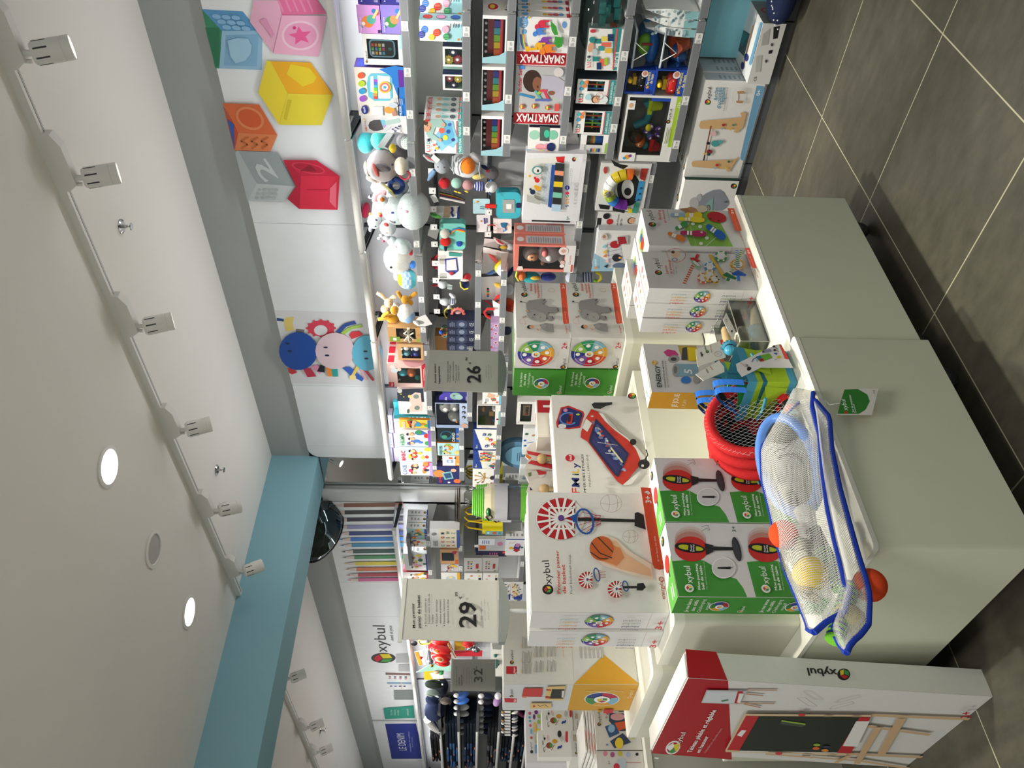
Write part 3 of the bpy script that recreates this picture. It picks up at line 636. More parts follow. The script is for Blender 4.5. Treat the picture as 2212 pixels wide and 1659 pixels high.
# ---- basketball hoop boxes -----------------------------------------------------------------------------------------
def pr_hoop(F,cx,cy,rx,ry,n=16,line=.006):
 pts=[(cx+rx*math.cos(2*math.pi*i/48),cy+ry*math.sin(2*math.pi*i/48)) for i in range(48)]
 lim=cx+rx*.58;clip=[(min(x,lim+abs(abs(y-cy))*0),y) for x,y in pts]
 F.pp(clip,'bb1f2b')
 for i in range(n):
  a=2*math.pi*(i+.5)/n;F.pl([(cx+rx*.12*math.cos(a),cy+ry*.12*math.sin(a)),(min(lim,cx+rx*1.0*math.cos(a)),cy+ry*1.0*math.sin(a))],line,'eeedea')
 F.pe(cx,cy,rx*.13,ry*.13,'5a3f8a')
def pr_basket_f(F):
 F.Z(1100,1040,4.367);F.rect(0,0,1,1,'e3e1dc')
 F.pe(480,355,238,205,'c9c7c3');F.pe(480,355,233,200,'edebe7');pr_hoop(F,488,355,226,196,16,.02);F.pl([(375,262),(600,262),(600,458),(382,458)],.014,'f3f1ee',True)
 F.pp([(645,352),(1190,372),(1190,398),(645,388)],'222224');F.pp([(1180,312),(1210,303),(1262,330),(1285,470),(1178,434)],'222224')
 F.pp([(572,345),(632,318),(640,400),(600,396)],'21509e')
 for i in range(9):F.pl([(715+62*math.cos(R(i*40)),395+100*math.sin(R(i*40))),(800+20*math.cos(R(i*40+20)),390+55*math.sin(R(i*40+20))),(860,380+40*math.sin(R(i*40)))],.005,'a8444a')
 F.pl([(708+80*math.cos(R(i*15))+14*math.sin(R(i*15)),398+116*math.sin(R(i*15))) for i in range(24)],.018,'21509e',True)
 F.pp([(780,600),(880,520),(1000,560),(1130,680),(1330,800),(1348,955),(1150,900),(900,820),(790,730)],'ecd0be');F.pp([(800,600),(1000,580),(1090,700),(1320,850),(1335,920),(1050,850),(850,770)],'e9b492');F.pp([(850,580),(1040,650),(1080,740),(1010,820),(850,760)],'d98453')
 F.pe(866,655,114,116,'c75f2b');F.pl([(770,600),(850,700),(965,745)],.009,'3a2a25');F.pl([(830,548),(920,640),(970,690)],.009,'3a2a25');F.pl([(760,690),(850,752),(930,750)],.008,'3a2a25')
 for cx,cy,r in((955,232,100),(1135,547,72)):
  F.pl([(cx+r*math.cos(R(15*i)),cy+r*.85*math.sin(R(15*i))) for i in range(24)],.003,'b59a92',True)
  for k in(-.4,.35):F.pl([(cx+r*k+r*.25*math.cos(R(20*i)),cy+r*.82*math.sin(R(20*i))) for i in range(-4,5)],.003,'b59a92')
  F.pl([(cx-r,cy),(cx,cy+r*.15),(cx+r*.95,cy-r*.1)],.003,'b59a92')
 pr_hoop(F,730,960,82,80,14,.009);F.pl([(818+25*math.cos(R(24*i))+12*math.sin(R(24*i)),918+62*math.sin(R(24*i))) for i in range(15)],.01,'21509e',True)
 for i in range(5):F.pl([(830,880+18*i),(900,890+14*i)],.004,'a8444a')
 pr_hoop(F,1000,1060,82,80,14,.009);F.pl([(1082+25*math.cos(R(24*i))+8*math.sin(R(24*i)),1038+48*math.sin(R(24*i))) for i in range(15)],.009,'21509e',True);F.pl([(1060,1050),(1190,1048)],.02,'222224');F.pp([(1190,1015),(1250,1010),(1272,1050),(1240,1082),(1185,1080)],'222224')
 F.pp([(1225,112),(1336,116),(1450,830),(1440,878),(1400,888),(1352,872),(1333,830)],'dd4a30');F.pt('3+',(1325,262),(1315,195),(1270,262),'f4f0ec',True);F.pl([(1300,180),(1285,165),(1260,160),(1290,150),(1310,172)],.01,'f4f0ec');F.pt('Je me lance des défis',(1395,812),(1360,572),(1378,812),'f4d9cf')
 F.plogo(356,1074,52,(392,1028),(364,805),(322,1028));F.pt('Premier panier',(474,1118),(457,712),(442,1118),'c9362b',True);F.pt('de basket',(528,1118),(514,846),(492,1118),'c9362b',True);F.pt('First basketball hoop',(584,1118),(568,755),(562,1118),'3f3f40')
 F.pt('energybul',(1450,1172),(1424,978),(1412,1172),'c9523a',True);F.ring(.205,.045,.018,.007,'c9523a')
def pr_side_wheel(txt):
 def f(F):
  F.rect(0,0,1,1,'dddcda');F.line([(0,.13),(1,.125)],.002,'c98f86')
  F.wheel(.5,.5,.12 if F.W/F.H>.25 else F.W/F.H*.42)
  for i,c in enumerate(('d0343a','e0a06a','d9b04a','7fb0c2')):F.text(('artibul','energybul','imagibul','sensibul')[i],.18+.2*i,.66,.022,c,rot=90,bold=i==1,w=.13)
  for i,c in enumerate(('6d5f8a','2b2f66','6f8a5a','4a5a55')):F.text(('familybul','educabul','manibul','trotibul')[i],.18+.2*i,.2,.022,c,rot=90,bold=i==1,w=.13)
  F.text(txt,.2,.03,.05,'c4303a',bold=True,w=.55)
 return f
def pr_white_top(F):
 F.rect(0,0,1,1,'f1efea');F.bars(.1,.35,.4,.65,3,'e3b7a8');F.disc(.7,.5,.2,'d98d8d');F.disc(.5,.5,.12,'dca35a')
bk=carton('basketball_hoop_box','large white carton picturing a red basketball hoop, in front of its pair on the riser','toy box',.406,.097,.388,'dddcd9',dict(F=pr_basket_f,L=pr_side_wheel('3+'),T=pr_white_top),(1.034,2.024,.841),0,group='basketball hoop cartons',flap=True)
dup(bk,(1.026,2.126,.841),'white basketball hoop carton standing behind the front hoop carton')
# ---- pinball machine box -------------------------------------------------------------------------------------------
def pr_pinball(F):
 F.Z(1120,840,5.925);F.rect(0,0,1,1,'d8d6d1')
 F.pp([(540,240),(640,215),(830,290),(845,330),(790,500),(640,520),(490,495),(482,430)],'b8302b');F.pp([(560,258),(640,240),(810,305),(820,340),(775,480),(640,500),(515,480),(508,430)],'232a66')
 F.pe(560,480,52,32,'d5d5dc');F.pl([(640+110*math.cos(R(20*i)),385+75*math.sin(R(20*i))) for i in range(2,16)],.02,'5b84c6');F.pp([(655,325),(700,330),(680,455),(610,450)],'b8302b');F.pp([(640,345),(675,350),(660,430),(628,425)],'3a1518');F.pe(600,280,28,22,'c98ab5');F.pe(760,335,25,12,'c0cf5a')
 F.pp([(1090,300),(1190,380),(1390,560),(1560,680),(1650,830),(1620,980),(1500,800)],'a9a79c')
 F.pp([(860,380),(930,265),(1040,310),(1100,420),(1230,540),(1400,660),(1500,780),(1555,890),(1540,1000),(1470,1080),(1340,1245),(1260,1190),(880,680),(795,630),(800,560)],'c5382c')
 F.pp([(1020,310),(1085,330),(1170,470),(1400,640),(1530,770),(1620,880),(1630,960),(1560,920),(1500,780),(1400,662),(1235,540),(1105,420)],'e3e1dc');F.pp([(865,390),(940,450),(880,560),(815,510)],'e3e1dc');F.pp([(1545,1060),(1570,1070),(1450,1230),(1380,1245),(1330,1240)],'e3e1dc')
 F.pp([(990,390),(1410,840),(1400,870),(1275,1140),(1225,1110),(900,690),(905,640)],'2b2c50');F.pp([(990,430),(1380,850),(1265,1105),(940,690)],'33386e')
 rd=random.Random(3)
 for i in range(46):
  a=rd.random();bq=rd.random();x=990+(1330-990)*a-(70)*bq*(1-a)+(bq-.5)*150*(1-a*.3);y=470+560*a+(bq-.5)*220
  F.pe(x,y,8+22*rd.random(),8+14*rd.random(),rd.choice(('8fa3c8','c9c7b0','c5382c','5b78b8','7f7390','d8d6d0','3f4d8f')),rd.random()*90)
 F.pl([(1000,730),(1260,770)],.006,'d0d0d0');F.pl([(1170,800),(1320,990)],.02,'d9d3a8');F.pl([(1100,870),(1215,880)],.008,'d9d9d9')
 F.pp([(925,250),(960,225),(1080,225),(1190,222),(1190,250),(1110,270),(1040,305),(960,300)],'2b2b2c');F.pe(1455,730,42,40,'232324');F.pe(1590,1015,75,62,'232324');F.pe(1575,1035,18,16,'cfcfcf');F.pl([(1620,830),(1640,900),(1590,980)],.014,'3a3a3b')
 F.pe(1440,145,53,38,'2b2a2c');F.pp([(1405,130),(1430,112),(1442,142),(1425,165),(1405,155)],'c8362f');F.pp([(1430,112),(1470,118),(1480,138),(1442,142)],'e9c93a');F.pp([(1442,145),(1480,142),(1468,168),(1430,175)],'4f9f46')
 for t,a,b,c in(('F',1400,1325,'c8362f'),('A',1320,1262,'1f2a66'),('M',1312,1200,'1f2a66'),('i',1165,1145,'1d4a3a'),('L',1138,1085,'dbb32c'),('y',1075,1010,'1f2a66')):F.pt(t,(768-(1400-a)*.045+6,a),(768-(1400-b)*.045+6,b),(672,a),c,True)
 F.pe(650,945,60,46,'b8222b');F.pt('bul',(672,975),(668,912),(640,975),'f1efec',True)
 F.pt('FLIPPER DES ÉTOILES',(862,1465),(818,898),(832,1465),'2b2b2c',True);F.pt('PINBALL MACHINE',(918,1315),(878,902),(890,1315),'4a4a4b')
carton('pinball_machine_box','large white carton picturing a red table pinball machine','toy box',.635,.12,.338,'d6d4cf',dict(F=pr_pinball,T=lambda F:F.rect(0,0,1,1,'f1efe9')),(1.452,2.276,.766),0,flap=True)
# ---- hippopotamus boxes --------------------------------------------------------------------------------------------
def pr_hippo_f(F):
 F.Z(1080,580,5.53);F.rect(0,0,1,1,'d9d6d0');C=F.pp
 C([(1320,178),(1385,180),(1462,655),(1400,662),(1388,640)],'dd5336');F.pt('2+',(1378,240),(1372,195),(1350,240),'f6efe9',True);F.pt('Je me lance des défis',(1432,640),(1402,505),(1420,640),'f3cfc2')
 F.plogo(905,315,38,(938,282),(900,180),(876,282));F.pt('Animal',(995,280),(985,190),(968,280),'d0472f',True);F.pt('sauteur',(1045,305),(1030,190),(1018,305),'d0472f',True);F.pt('hippopotame',(1088,358),(1064,190),(1060,358),'d0472f',True);F.pt('Hippopotamus hopper',(1118,358),(1098,195),(1104,358),'6b6864')
 G='8f8d8b'
 C([(935,430),(960,395),(1040,382),(1110,370),(1160,375),(1168,410),(1130,435),(1215,470),(1290,470),(1330,490),(1330,525),(1280,540),(1210,535),(1190,570),(1262,580),(1278,610),(1240,630),(1190,600),(1000,560),(945,500)],G)
 F.pe(1045,568,98,58,'9a9896',22);F.pe(1120,592,66,54,'a3a19e',10);C([(930,515),(960,508),(985,528),(950,540)],'a19f9c');C([(898,590),(945,572),(950,592),(905,606)],'a19f9c');F.pe(955,522,14,7,'d9a07a',20);F.pe(922,588,14,6,'d9a07a',-15)
 F.pe(1042,568,8,8,'1d1c1d');F.pl([(1020,600),(1032,605)],.012,'2b2a2a');F.pl([(1108,590),(1120,600),(1108,608)],.008,'6b6866');F.pl([(860,418),(938,428)],.016,'7f7d7b');F.pe(872,416,14,9,'2e2d2d')
 for x,y in((1140,402),(1152,390),(1310,505),(1318,522),(1255,600),(1262,615)):F.pe(x,y,7,6,'2b2a2a')
 F.pl([(880,680),(868,640),(905,620),(925,612),(945,690),(880,680)],.005,'d98a7c');F.pl([(1260,300),(1200,300)],.004,'cf8d80');F.ring(.82,.3,.06,.006,'cf8d80')
 F.pe(995,725,32,22,'221f20');F.pe(1018,722,28,20,'c9946f');C([(1045,700),(1110,695),(1140,720),(1120,750),(1055,745)],'c9c0b4');C([(1110,700),(1180,680),(1275,690),(1285,790),(1200,780),(1140,750)],G);F.pe(1160,720,34,26,'9a9896');F.pl([(1080,748),(1110,770)],.02,'c9946f')
 F.pt('energybul',(1448,805),(1428,715),(1428,805),'d0472f',True)
def pr_hippo_l(F):
 F.rect(0,0,1,1,'d8d6d3');F.wheel(.5,.62,.34,rot=-12);F.line([(0,.2),(1,.19)],.003,'cbb9b4');F.text('2+',.72,.06,.1,'c4303a',bold=True,w=.2);F.logo(.05,.05,.1)
HW,HD,HH=.345,.174,.219
hp=carton('hopping_hippo_box','white hopping hippopotamus carton on the riser, lower one of the front stack','toy box',HW,HD,HH,'d4d2ce',dict(F=pr_hippo_f,L=pr_hippo_l,T=lambda F:F.rect(0,0,1,1,'efede9').cube(.3,.5,.2)),(2.291,2.152,.807),0,group='hopping hippopotamus cartons')
dup(hp,(2.286,2.155,.807+HH),'white hopping hippopotamus carton, upper one of the front stack')
def pr_green_l(F):
 F.rect(0,0,1,1,'44912f')
 for i,t in enumerate(('Je me lance','des défis','I challenge','myself')):F.text(t,.62,.84-.075*i,.045,'e4efdc',al='c',w=.05*len(t),bold=i<2)
 F.disc(.5,.46,.15,'eef2ea',n=28)
 for i,c in enumerate(('2f7a3a','d39a2b','8fb6c6','a8283a','2b3f86')):F.disc(.5,.46,.135,c,n=8,a0=50+72*i,a1=122+72*i)
 F.disc(.5,.46,.065,'f4f3ef');F.cube(.5,.46,.05,'f4f3ef');F.logo(.12,.06,.09,'eef2ea',back='eef2ea')
gp=carton('hopping_hippo_box','green-sided hippopotamus carton behind the white ones, lower of the two','toy box',HW,.16,HH,'44912f',dict(L=pr_green_l,T=lambda F:F.rect(0,0,1,1,'8fbf7f')),(2.30,2.345,.807),0,group='green hippopotamus cartons')
dup(gp,(2.292,2.345,.807+HH),'green-sided hippopotamus carton behind the white ones, upper of the two')
# ---- bowling and ring-toss boxes -----------------------------------------------------------------------------------
def pr_bowl_f(F):
 F.Z(1350,400,5.185);C=F.pp;F.rect(0,0,1,1,'d2d0cd')
 C([(835,292),(1000,292),(1210,690),(735,680),(665,500)],'7fae49');F.pl([(720,440),(800,680)],.006,'a9cc83');F.pl([(900,690),(1050,560)],.006,'d7e6c8');F.pl([(880,440),(1020,470),(1070,540)],.008,'c3d9a6')
 for x,y in((840,470),(850,660),(760,440),(915,600)):F.pe(x,y,22,18,'dfe6d6')
 C([(600,272),(720,262),(770,300),(850,345),(700,340),(660,300)],'a9744e');F.pe(760,285,62,26,'c08a62',20);F.pe(860,278,60,40,'d9cdb2')
 F.pe(1025,370,110,58,'b3262b',12);F.pe(953,388,16,9,'6f1518');F.pe(1046,412,16,9,'6f1518')
 def pin(x0,y0,x1,y1,w,c):
  dx,dy=x1-x0,y1-y0;l=math.hypot(dx,dy);nx,ny=-dy/l,dx/l
  pr=((0,.35),(.08,.75),(.2,.8),(.33,.55),(.45,.75),(.65,1.15),(.85,1.1),(.97,.7),(1,.5))
  F.pp([(x0+dx*t+nx*w*k,y0+dy*t+ny*w*k) for t,k in pr]+[(x0+dx*t-nx*w*k,y0+dy*t-ny*w*k) for t,k in pr[::-1]],c)
  for t in(.3,.42):F.pl([(x0+dx*t+nx*w*.7,y0+dy*t+ny*w*.7),(x0+dx*t-nx*w*.7,y0+dy*t-ny*w*.7)],.02,'ecebe6')
 pin(508,345,690,348,24,'93b3c6');pin(670,350,860,360,36,'e3c31d');pin(590,395,885,412,27,'e8cf2c');pin(562,515,690,440,30,'3f8f4a');pin(475,560,665,640,28,'d9772a');pin(612,560,900,575,32,'a92458');pin(905,480,1110,630,40,'1f5fae')
 F.pt('6',(860,575),(860,550),(832,575),'f1efec',True)
 C([(1137,292),(1220,295),(1297,535),(1285,548),(1240,545),(1222,530)],'d8552f');F.pt('3+',(1212,358),(1200,312),(1182,358),'f4efe9',True);F.pt('Je me lance des défis',(1262,528),(1222,420),(1252,528),'f0cbbb')
 F.plogo(298,478,42,(328,440),(286,330),(262,440));F.pt('Bowling',(400,432),(384,325),(368,432),'c9362b',True);F.pt('en mousse',(455,470),(422,322),(428,470),'c9362b',True);F.pt('Foam bowling',(492,440),(468,322),(476,440),'77746f');F.pt('energybul',(1310,672),(1275,590),(1290,672),'c9523a')
def pr_bowl_t(F):
 F.rect(0,0,1,1,'f3f1ec');F.poly([(.3,.35),(.7,.25),(.75,.75),(.35,.8)],'9cc45a');F.disc(.45,.5,.18,'c9362b');F.disc(.6,.5,.12,'2a62b0');F.disc(.55,.7,.1,'e3c31d')
BW,BH=.217,.33;BD=at(1374,519.6,Z=.821).y-1.591
bw=carton('foam_bowling_box','white foam bowling carton at the wall end of the podium, in front','toy box',BW,max(.06,BD),BH,'d6d4d2',dict(F=pr_bowl_f,L=lambda F:F.rect(.1,.18,.85,.86,'b9b6b4').line([(0,.15),(1,.14)],.003,'c98f86'),T=pr_bowl_t),(2.156,1.591,.491),0,group='foam bowling cartons')
dup(bw,(2.175,1.598+max(.06,BD),.491),'white foam bowling carton standing behind the front bowling carton')
def pr_lance_f(F):
 F.Z(1350,400,5.185);C=F.pp;F.rect(0,0,1,1,'cfcdca')
 F.pl([(700,800-0),(1110,1050)],.0,'c9b22a')
 def stick(x0,y0,x1,y1,c,c2=None,w=.028,n=9):
  F.pl([(x0,y0),(x1,y1)],w,c)
  if c2:
   for i in range(n):a,b=(i+.15)/n,(i+.6)/n;F.pl([(x0+(x1-x0)*a,y0+(y1-y0)*a),(x0+(x1-x0)*b,y0+(y1-y0)*b)],w,c2)
 def ring(x,y,rx,ry,c,c2,rot=0):
  F.pe(x,y,rx,ry,c,rot)
  for i in range(6):F.pe(x+rx*.83*math.cos(R(60*i)),y+ry*.83*math.sin(R(60*i)),rx*.17,ry*.17,c2)
  F.pe(x,y,rx*.68,ry*.68,'cfcdca',rot)
 stick(660,1108,760,900,'e0cfae','c0312f');stick(765,890,815,785,'c0312f');C([(722,828),(765,822),(845,860),(760,885)],'b92b2e')
 stick(945,790,1110,1050,'c9a43a',None,.03);ring(945,930,62,58,'4a86c0','e0d9c2');ring(1068,820,70,62,'3f8f5a','e0d9c2');ring(790,915,70,22,'8fae8a','e0d9c2',40)
 ring(865,1080,66,62,'c96a5a','e8d4a6');ring(935,1065,66,66,'d2a94a','e8d4a6');ring(985,1110,60,40,'d2a94a','2b2a2c',30);ring(1238,950,82,60,'c8963a','d9ae5a')
 stick(1235,795,1240,1010,'e0d9c2','2f6fc0',.035);stick(1285,805,1200,990,'e6dcba','2d7a4a',.03);stick(1190,1020,1160,1060,'2d7a4a','e6dcba',.03,3)
 C([(1165,1075),(1240,1040),(1330,1090),(1320,1112),(1180,1100)],'1d4fa0');C([(1065,1100),(1110,1065),(1225,1130),(1210,1150),(1130,1130)],'1f6a40');stick(1240,1105,1245,1165,'2f6fc0');stick(1135,1135,1120,1165,'1f6a40')
 F.pl([(545+110*math.cos(R(20*i)),880+78*math.sin(R(20*i))) for i in range(-7,8)],.006,'c9605a');F.pe(545,870,50,40,'d9b79a');F.pe(515,845,20,16,'5a3a2a');F.pl([(535+28*math.cos(R(30*i)),932+18*math.sin(R(30*i))) for i in range(12)],.008,'5a6f9a',True);F.pt('ATTRAPE-LE !',(480,920),(440,830),(462,925),'c9605a')
 C([(1310,800),(1378,802),(1448,1010),(1440,1028),(1400,1028),(1380,1005)],'d8432f');F.pt('6+',(1372,868),(1358,825),(1342,868),'f4efe9',True);F.pt('Je me lance des défis',(1415,1008),(1372,895),(1404,1008),'f0cbbb')
 F.plogo(353,1082,40,(382,1044),(348,932),(318,1044));F.pt('Lances',(462,1102),(440,1010),(432,1102),'c9362b',True);F.pt('et anneaux',(505,1102),(478,950),(476,1102),'c9362b',True);F.pt('Knight spears',(525,1100),(512,988),(512,1100),'77746f');F.pt('and rings',(556,1100),(545,1025),(542,1100),'77746f');F.pt('energybul',(1462,1150),(1420,1060),(1440,1150),'c9523a')
ln=carton('ring_toss_box','white spears and rings carton, front one of three, picturing wooden rings','toy box',.19,.062,.356,'dad8d5',dict(F=pr_lance_f,L=pr_side_wheel('6+'),T=pr_white_top),(1.949,1.606,.491),0,group='spears and rings cartons')
dup(ln,(1.952,1.672,.491),'white spears and rings carton in the middle of the three')
dup(ln,(1.95,1.738,.491),'white spears and rings carton at the back of the three, beside the foam can box')
for i in range(2):dup(ln,(2.16+.0*i,1.80+.065*i,.491),('white spears and rings carton behind the bowling carton','white spears and rings carton deepest behind the bowling carton')[i])
# ---- foam can box --------------------------------------------------------------------------------------------------
EY=1.80;e0=at(1400,846.6,Y=EY);e1=at(1392,743,Y=EY);EZ=at(1408,847,Y=EY).z-.491
def pr_energy_f(F):
 F.Z(1350,620,5.185);C=F.pp;F.rect(0,0,1,1,'d5d3d0')
 C([(590,655),(800,660),(800,835),(640,820)],'b9a24a');C([(430,730),(480,700),(560,715),(600,760),(560,800),(470,775)],'c2367a');F.pe(545,810,65,42,'9d9b98',-8);F.pe(545,812,34,20,'3a3b3c')
 C([(640,690),(690,675),(700,820),(630,820)],'3f4041');C([(695,680),(815,690),(830,830),(715,835)],'e0c41f')
 C([(560,865),(810,870),(815,1000),(560,1008)],'7fa3b4');F.pe(565,937,36,72,'9d9b98');F.pe(563,935,20,42,'6f7172');F.pt('5',(748,985),(748,935),(660,985),'e9ebec',True)
 F.pe(680,1050,56,40,'2f74c0');F.pe(800,1045,40,44,'9d9b98')
 F.pt('ENERGY',(410,1135),(385,890),(355,1140),'2d3a36',True);F.pe(328,858,30,24,'d9a42a');F.pt('bul',(340,876),(338,842),(320,876),'f1efec');F.pt('CASSE-BOÎTES EN MOUSSE',(458,1142),(424,838),(442,1142),'2b2b2c',True);F.pt('ALL-FOAM COCONUT SHY',(490,1142),(456,838),(474,1142),'5c5c5d')
carton('foam_can_box','white and ochre foam tin can game carton between the ring cartons and the coil','toy box',e1.x-e0.x,at(1408,882,X=e0.x).y-EY,EZ,'d5d3d0',dict(F=pr_energy_f,L=lambda F:F.rect(0,0,1,1,'c99320').Z(1350,620,5.185).pt('JE JOUE',(480,1280),(468,1180),(380,1278),'e9e2cf',True) if False else F.rect(0,0,1,1,'c99320').text('JE JOUE',.1,.74,.05,'e9e2cf',w=.82,bold=True).text('I PLAY',.1,.66,.035,'e9dcb4',w=.5),T=lambda F:F.rect(0,0,1,1,'f1efea').bars(.55,.2,.9,.5,3,'cfcac0').disc(.15,.4,.12,'d9a42a').disc(.2,.6,.1,'3f8f4a').disc(.12,.55,.1,'2f74c0')),(e0.x,EY,.491),0,flap=True)
# ---- house-shaped cartons ------------------------------------------------------------------------------------------
def pr_house_f(F):
 F.Z(1080,1340,5.2);F.rect(0,0,1,1,'d9d7d0')
 F.pp([(70,517),(190,518),(190,605),(70,602)],'c0222f');F.pt('Hape',(172,592),(168,530),(150,592),'f2eeec',True);F.ring(.105,.82,.03,.012,'f2eeec')
 F.plogo(133,475,22,(148,450),(142,340),(122,450))
 for x,ys in((235,(608,490,330)),(370,(605,440,310)),(510,(605,440,310))):
  for k,y in enumerate(ys[:2] if x>240 else ys):
   for j in range(8):F.pl([(x+4+15*j,y-(0 if j else 8)),(x+8+15*j,y-(112 if j else 50)-8*((j*3)%4))],.006,'c9a24a' if j==0 else '6d6a66')
 F.pt('educabul',(715,455),(705,340),(698,455),'d0934a')
def pr_house_l(F):
 F.Z(1080,1340,5.2);F.rect(0,0,1,1,'cfd0d1')
 F.pp([(50,872),(188,876),(185,922),(55,918)],'c0222f');F.pt('Hape',(178,915),(176,882),(152,915),'f2eeec',True);F.plogo(130,850,22,(145,832),(140,770),(115,832))
 F.pp([(265,750),(480,748),(470,845),(245,843)],'c23a35');F.pp([(252,843),(300,845),(296,858),(250,855)],'d98a5a')
 F.pp([(525,730),(738,722),(705,885),(505,878)],'d8b878');F.pp([(585,755),(725,757),(705,862),(560,862)],'2b292a');F.pp([(520,755),(575,760),(570,775),(520,770)],'b5342f');F.pp([(510,835),(565,840),(560,860),(508,855)],'b5342f');F.pp([(695,770),(722,770),(710,850),(690,845)],'d9d5d2')
 F.pp([(340,910),(575,910),(575,970),(335,970)],'d8b878');F.pl([(420,925),(450,945),(500,925),(540,950)],.012,'6b5138');F.pp([(368,935),(388,930),(395,945),(375,955)],'b5342f')
HX,HY,HZ=1.05,2.562,.841
hw,hd,h1=.30,.222,.217
def pr_house2_f(F):
 F.rect(0,0,1,1,'d6d4cb');F.poly([(0,0),(.98,0),(.42,1),(0,1)][:0] or[(0,0),(.45,.0),(1.0,.0)],'d6d4cb')
 F.Z(1080,1340,5.2);F.pp([(830,715),(1170,388),(1568,720)],'d39c2c');F.pp([(815,335),(1165,335),(1165,385),(835,690)],'d3d2ce')
 for x in(850,950,1060):F.bars(.3,.5,.6,.9,6,'b3b1ac')
def pr_house2_l(F):
 F.Z(1080,1340,5.2);F.rect(0,0,1,1,'cf9a2b')
 F.pe(1145,883,198,78,'eceae6');
 for i,c in enumerate(('2b3f86','b5294a','7fb3cc','d39c2c','3f8a4a')):F.pp([(1145,883)]+[(1145+186*math.cos(R(-160+72*i+12*j)),883+71*math.sin(R(-160+72*i+12*j))) for j in range(7)],c)
 F.pe(1145,883,90,38,'f3f1ee');F.pp([(1085,880),(1140,865),(1150,890),(1100,900)],'d9b93a');F.pp([(1150,865),(1205,868),(1200,890),(1155,888)],'3f8a4a');F.pp([(1100,902),(1150,892),(1190,902),(1140,912)],'b5294a')
 F.pl([(975,785),(1390,790)],.014,'e6d3a0');F.pl([(1055,768),(1310,772)],.01,'dcc27c')
 F.pp([(1165,985),(1275,985),(1265,1028),(1158,1028)],'c0222f');F.pt('xybul',(1080,1005),(1085,1004),(1080,1000),'e6d3a0')
 F.pe(1120,1005,24,12,'b58a2a');F.text('Oxybul',.55,.05,.07,'e6d3a0',w=.3)
carton('wooden_toy_carton','yellow and white activity house carton with a triangular print, under the white one','toy box',hw,hd,h1,'cf9a2b',dict(F=pr_house2_f,L=pr_house2_l),(HX,HY,HZ),0)
carton('wooden_toy_carton','white activity house carton with columns of print, stacked on the yellow one','toy box',hw,hd,.228,'d2d1cc',dict(F=pr_house_f,L=pr_house_l,T=lambda F:F.rect(0,0,1,1,'efe9dd').rect(.1,.1,.9,.3,'d9897c')),(HX,HY,HZ+h1),0,flap=True)
# ---- easel box leaning on the podium -------------------------------------------------------------------------------
EO=Vector((.809,2.042,.001));tilt=math.degrees(math.atan2(.0475,.81));ELEN=.575
ET=Matrix.Translation(EO)@Matrix.Rotation(R(tilt),4,'Y')
eh=.812/math.cos(R(tilt))
mb=MB();mb.box(0,0,0,.074,ELEN,eh,'d4d4d0')
L_=Fc(mb,(0,ELEN,0),(0,-1,0),(0,0,1),ELEN,eh).setT(ET);L_.Z(1360,1360,2.596)
C=L_.pp;L_.rect(0,0,1,1,'d7d6d1')
C([(328,272),(552,285),(573,728),(120,692)],'a81522')
L_.plogo(243,663,45,(310,620),(282,572),(225,620)) if False else None
L_.pe(243,660,45,34,'e9e6e2',-35);L_.pe(243,660,36,27,'a81522',-35);C([(205,655),(245,632),(250,655),(225,680)],'e9e6e2');C([(248,640),(285,632),(272,672),(250,680)],'d9c23a');C([(215,682),(250,660),(255,682),(235,690)],'3f8f46')
L_.pt('xybul',(280,640),(316,572),(262,618),'efece8');L_.pt('Tableau pliable et réglable',(345,683),(487,445),(325,672),'efece8',True);L_.pt('en hauteur',(392,685),(443,592),(374,675),'efece8',True);L_.pt('Collapsible and adjustable board',(425,685),(520,548),(413,684),'d99a9a')
WD='c9a882'
for a,b in(((655,330),(825,331)),((600,403),(812,406)),((640,408),(732,427)),((650,350),(748,360))):L_.pl([a,b],.009,'b58a72')
C([(430,327),(660,331),(600,408),(400,400)],'b9b2b4');C([(436,332),(615,336),(585,402),(406,396)],'cfd2d6');C([(605,333),(636,335),(606,402),(585,400)],'b8232c');C([(612,345),(640,345),(618,398),(600,396)],'e2dfda');C([(510,385),(550,378),(552,384),(516,392)],'4a8a5a')
for a,b,w in(((1330,465),(1918,488),.022),((1200,683),(1655,702),.022),((1310,525),(1680,575),.02),((760,682),(1290,720),.016),((1290,720),(1560,762),.02),((1390,530),(1270,735),.024),((1520,480),(1405,683),.03),((1150,728),(1230,690),.02)):L_.pl([a,b],w,WD)
C([(640,452),(1350,458),(1345,475),(720,466),(615,668),(1215,675),(1210,688),(535,668),(535,655)],'d2b894')
C([(650,462),(722,464),(612,660),(545,655)],'b8232c');C([(625,543),(652,545),(625,580),(598,572)],'e6e2dc')
C([(722,464),(1285,468),(1160,668),(612,658)],'20271f');C([(1285,468),(1345,470),(1235,672),(1158,670)],'b8232c');C([(1265,490),(1340,490),(1270,634),(1190,630)],'e3e0db')
C([(848,483),(982,502),(985,515),(960,522),(838,506)],'3f4a3c');C([(848,483),(982,502),(978,510),(846,490)],'8fae3a')
for x,y,c in((1045,622,'8aa63a'),(1040,641,'d9662f'),(1090,652,'d98a3a'),(1098,632,'2a3550')):L_.pe(x,y,20,8,c)
for x,y in((960,450),(832,667)):L_.pe(x,y,20,8,'c9323a')
for x,y in((1105,459),(1260,461),(985,675),(1125,678)):L_.pl([(x-22,y),(x+22,y+1)],.008,'5a4c3c')
L_.pl([(932,350),(975,346),(1045,395),(1000,395),(932,350)],.003,'aeaca8');L_.pl([(1112,412),(1130,395),(1240,368),(1250,380),(1145,408),(1112,412)],.003,'aeaca8')
L_.pt('3+',(1898,458),(1905,422),(1845,445),'b8232c',True)
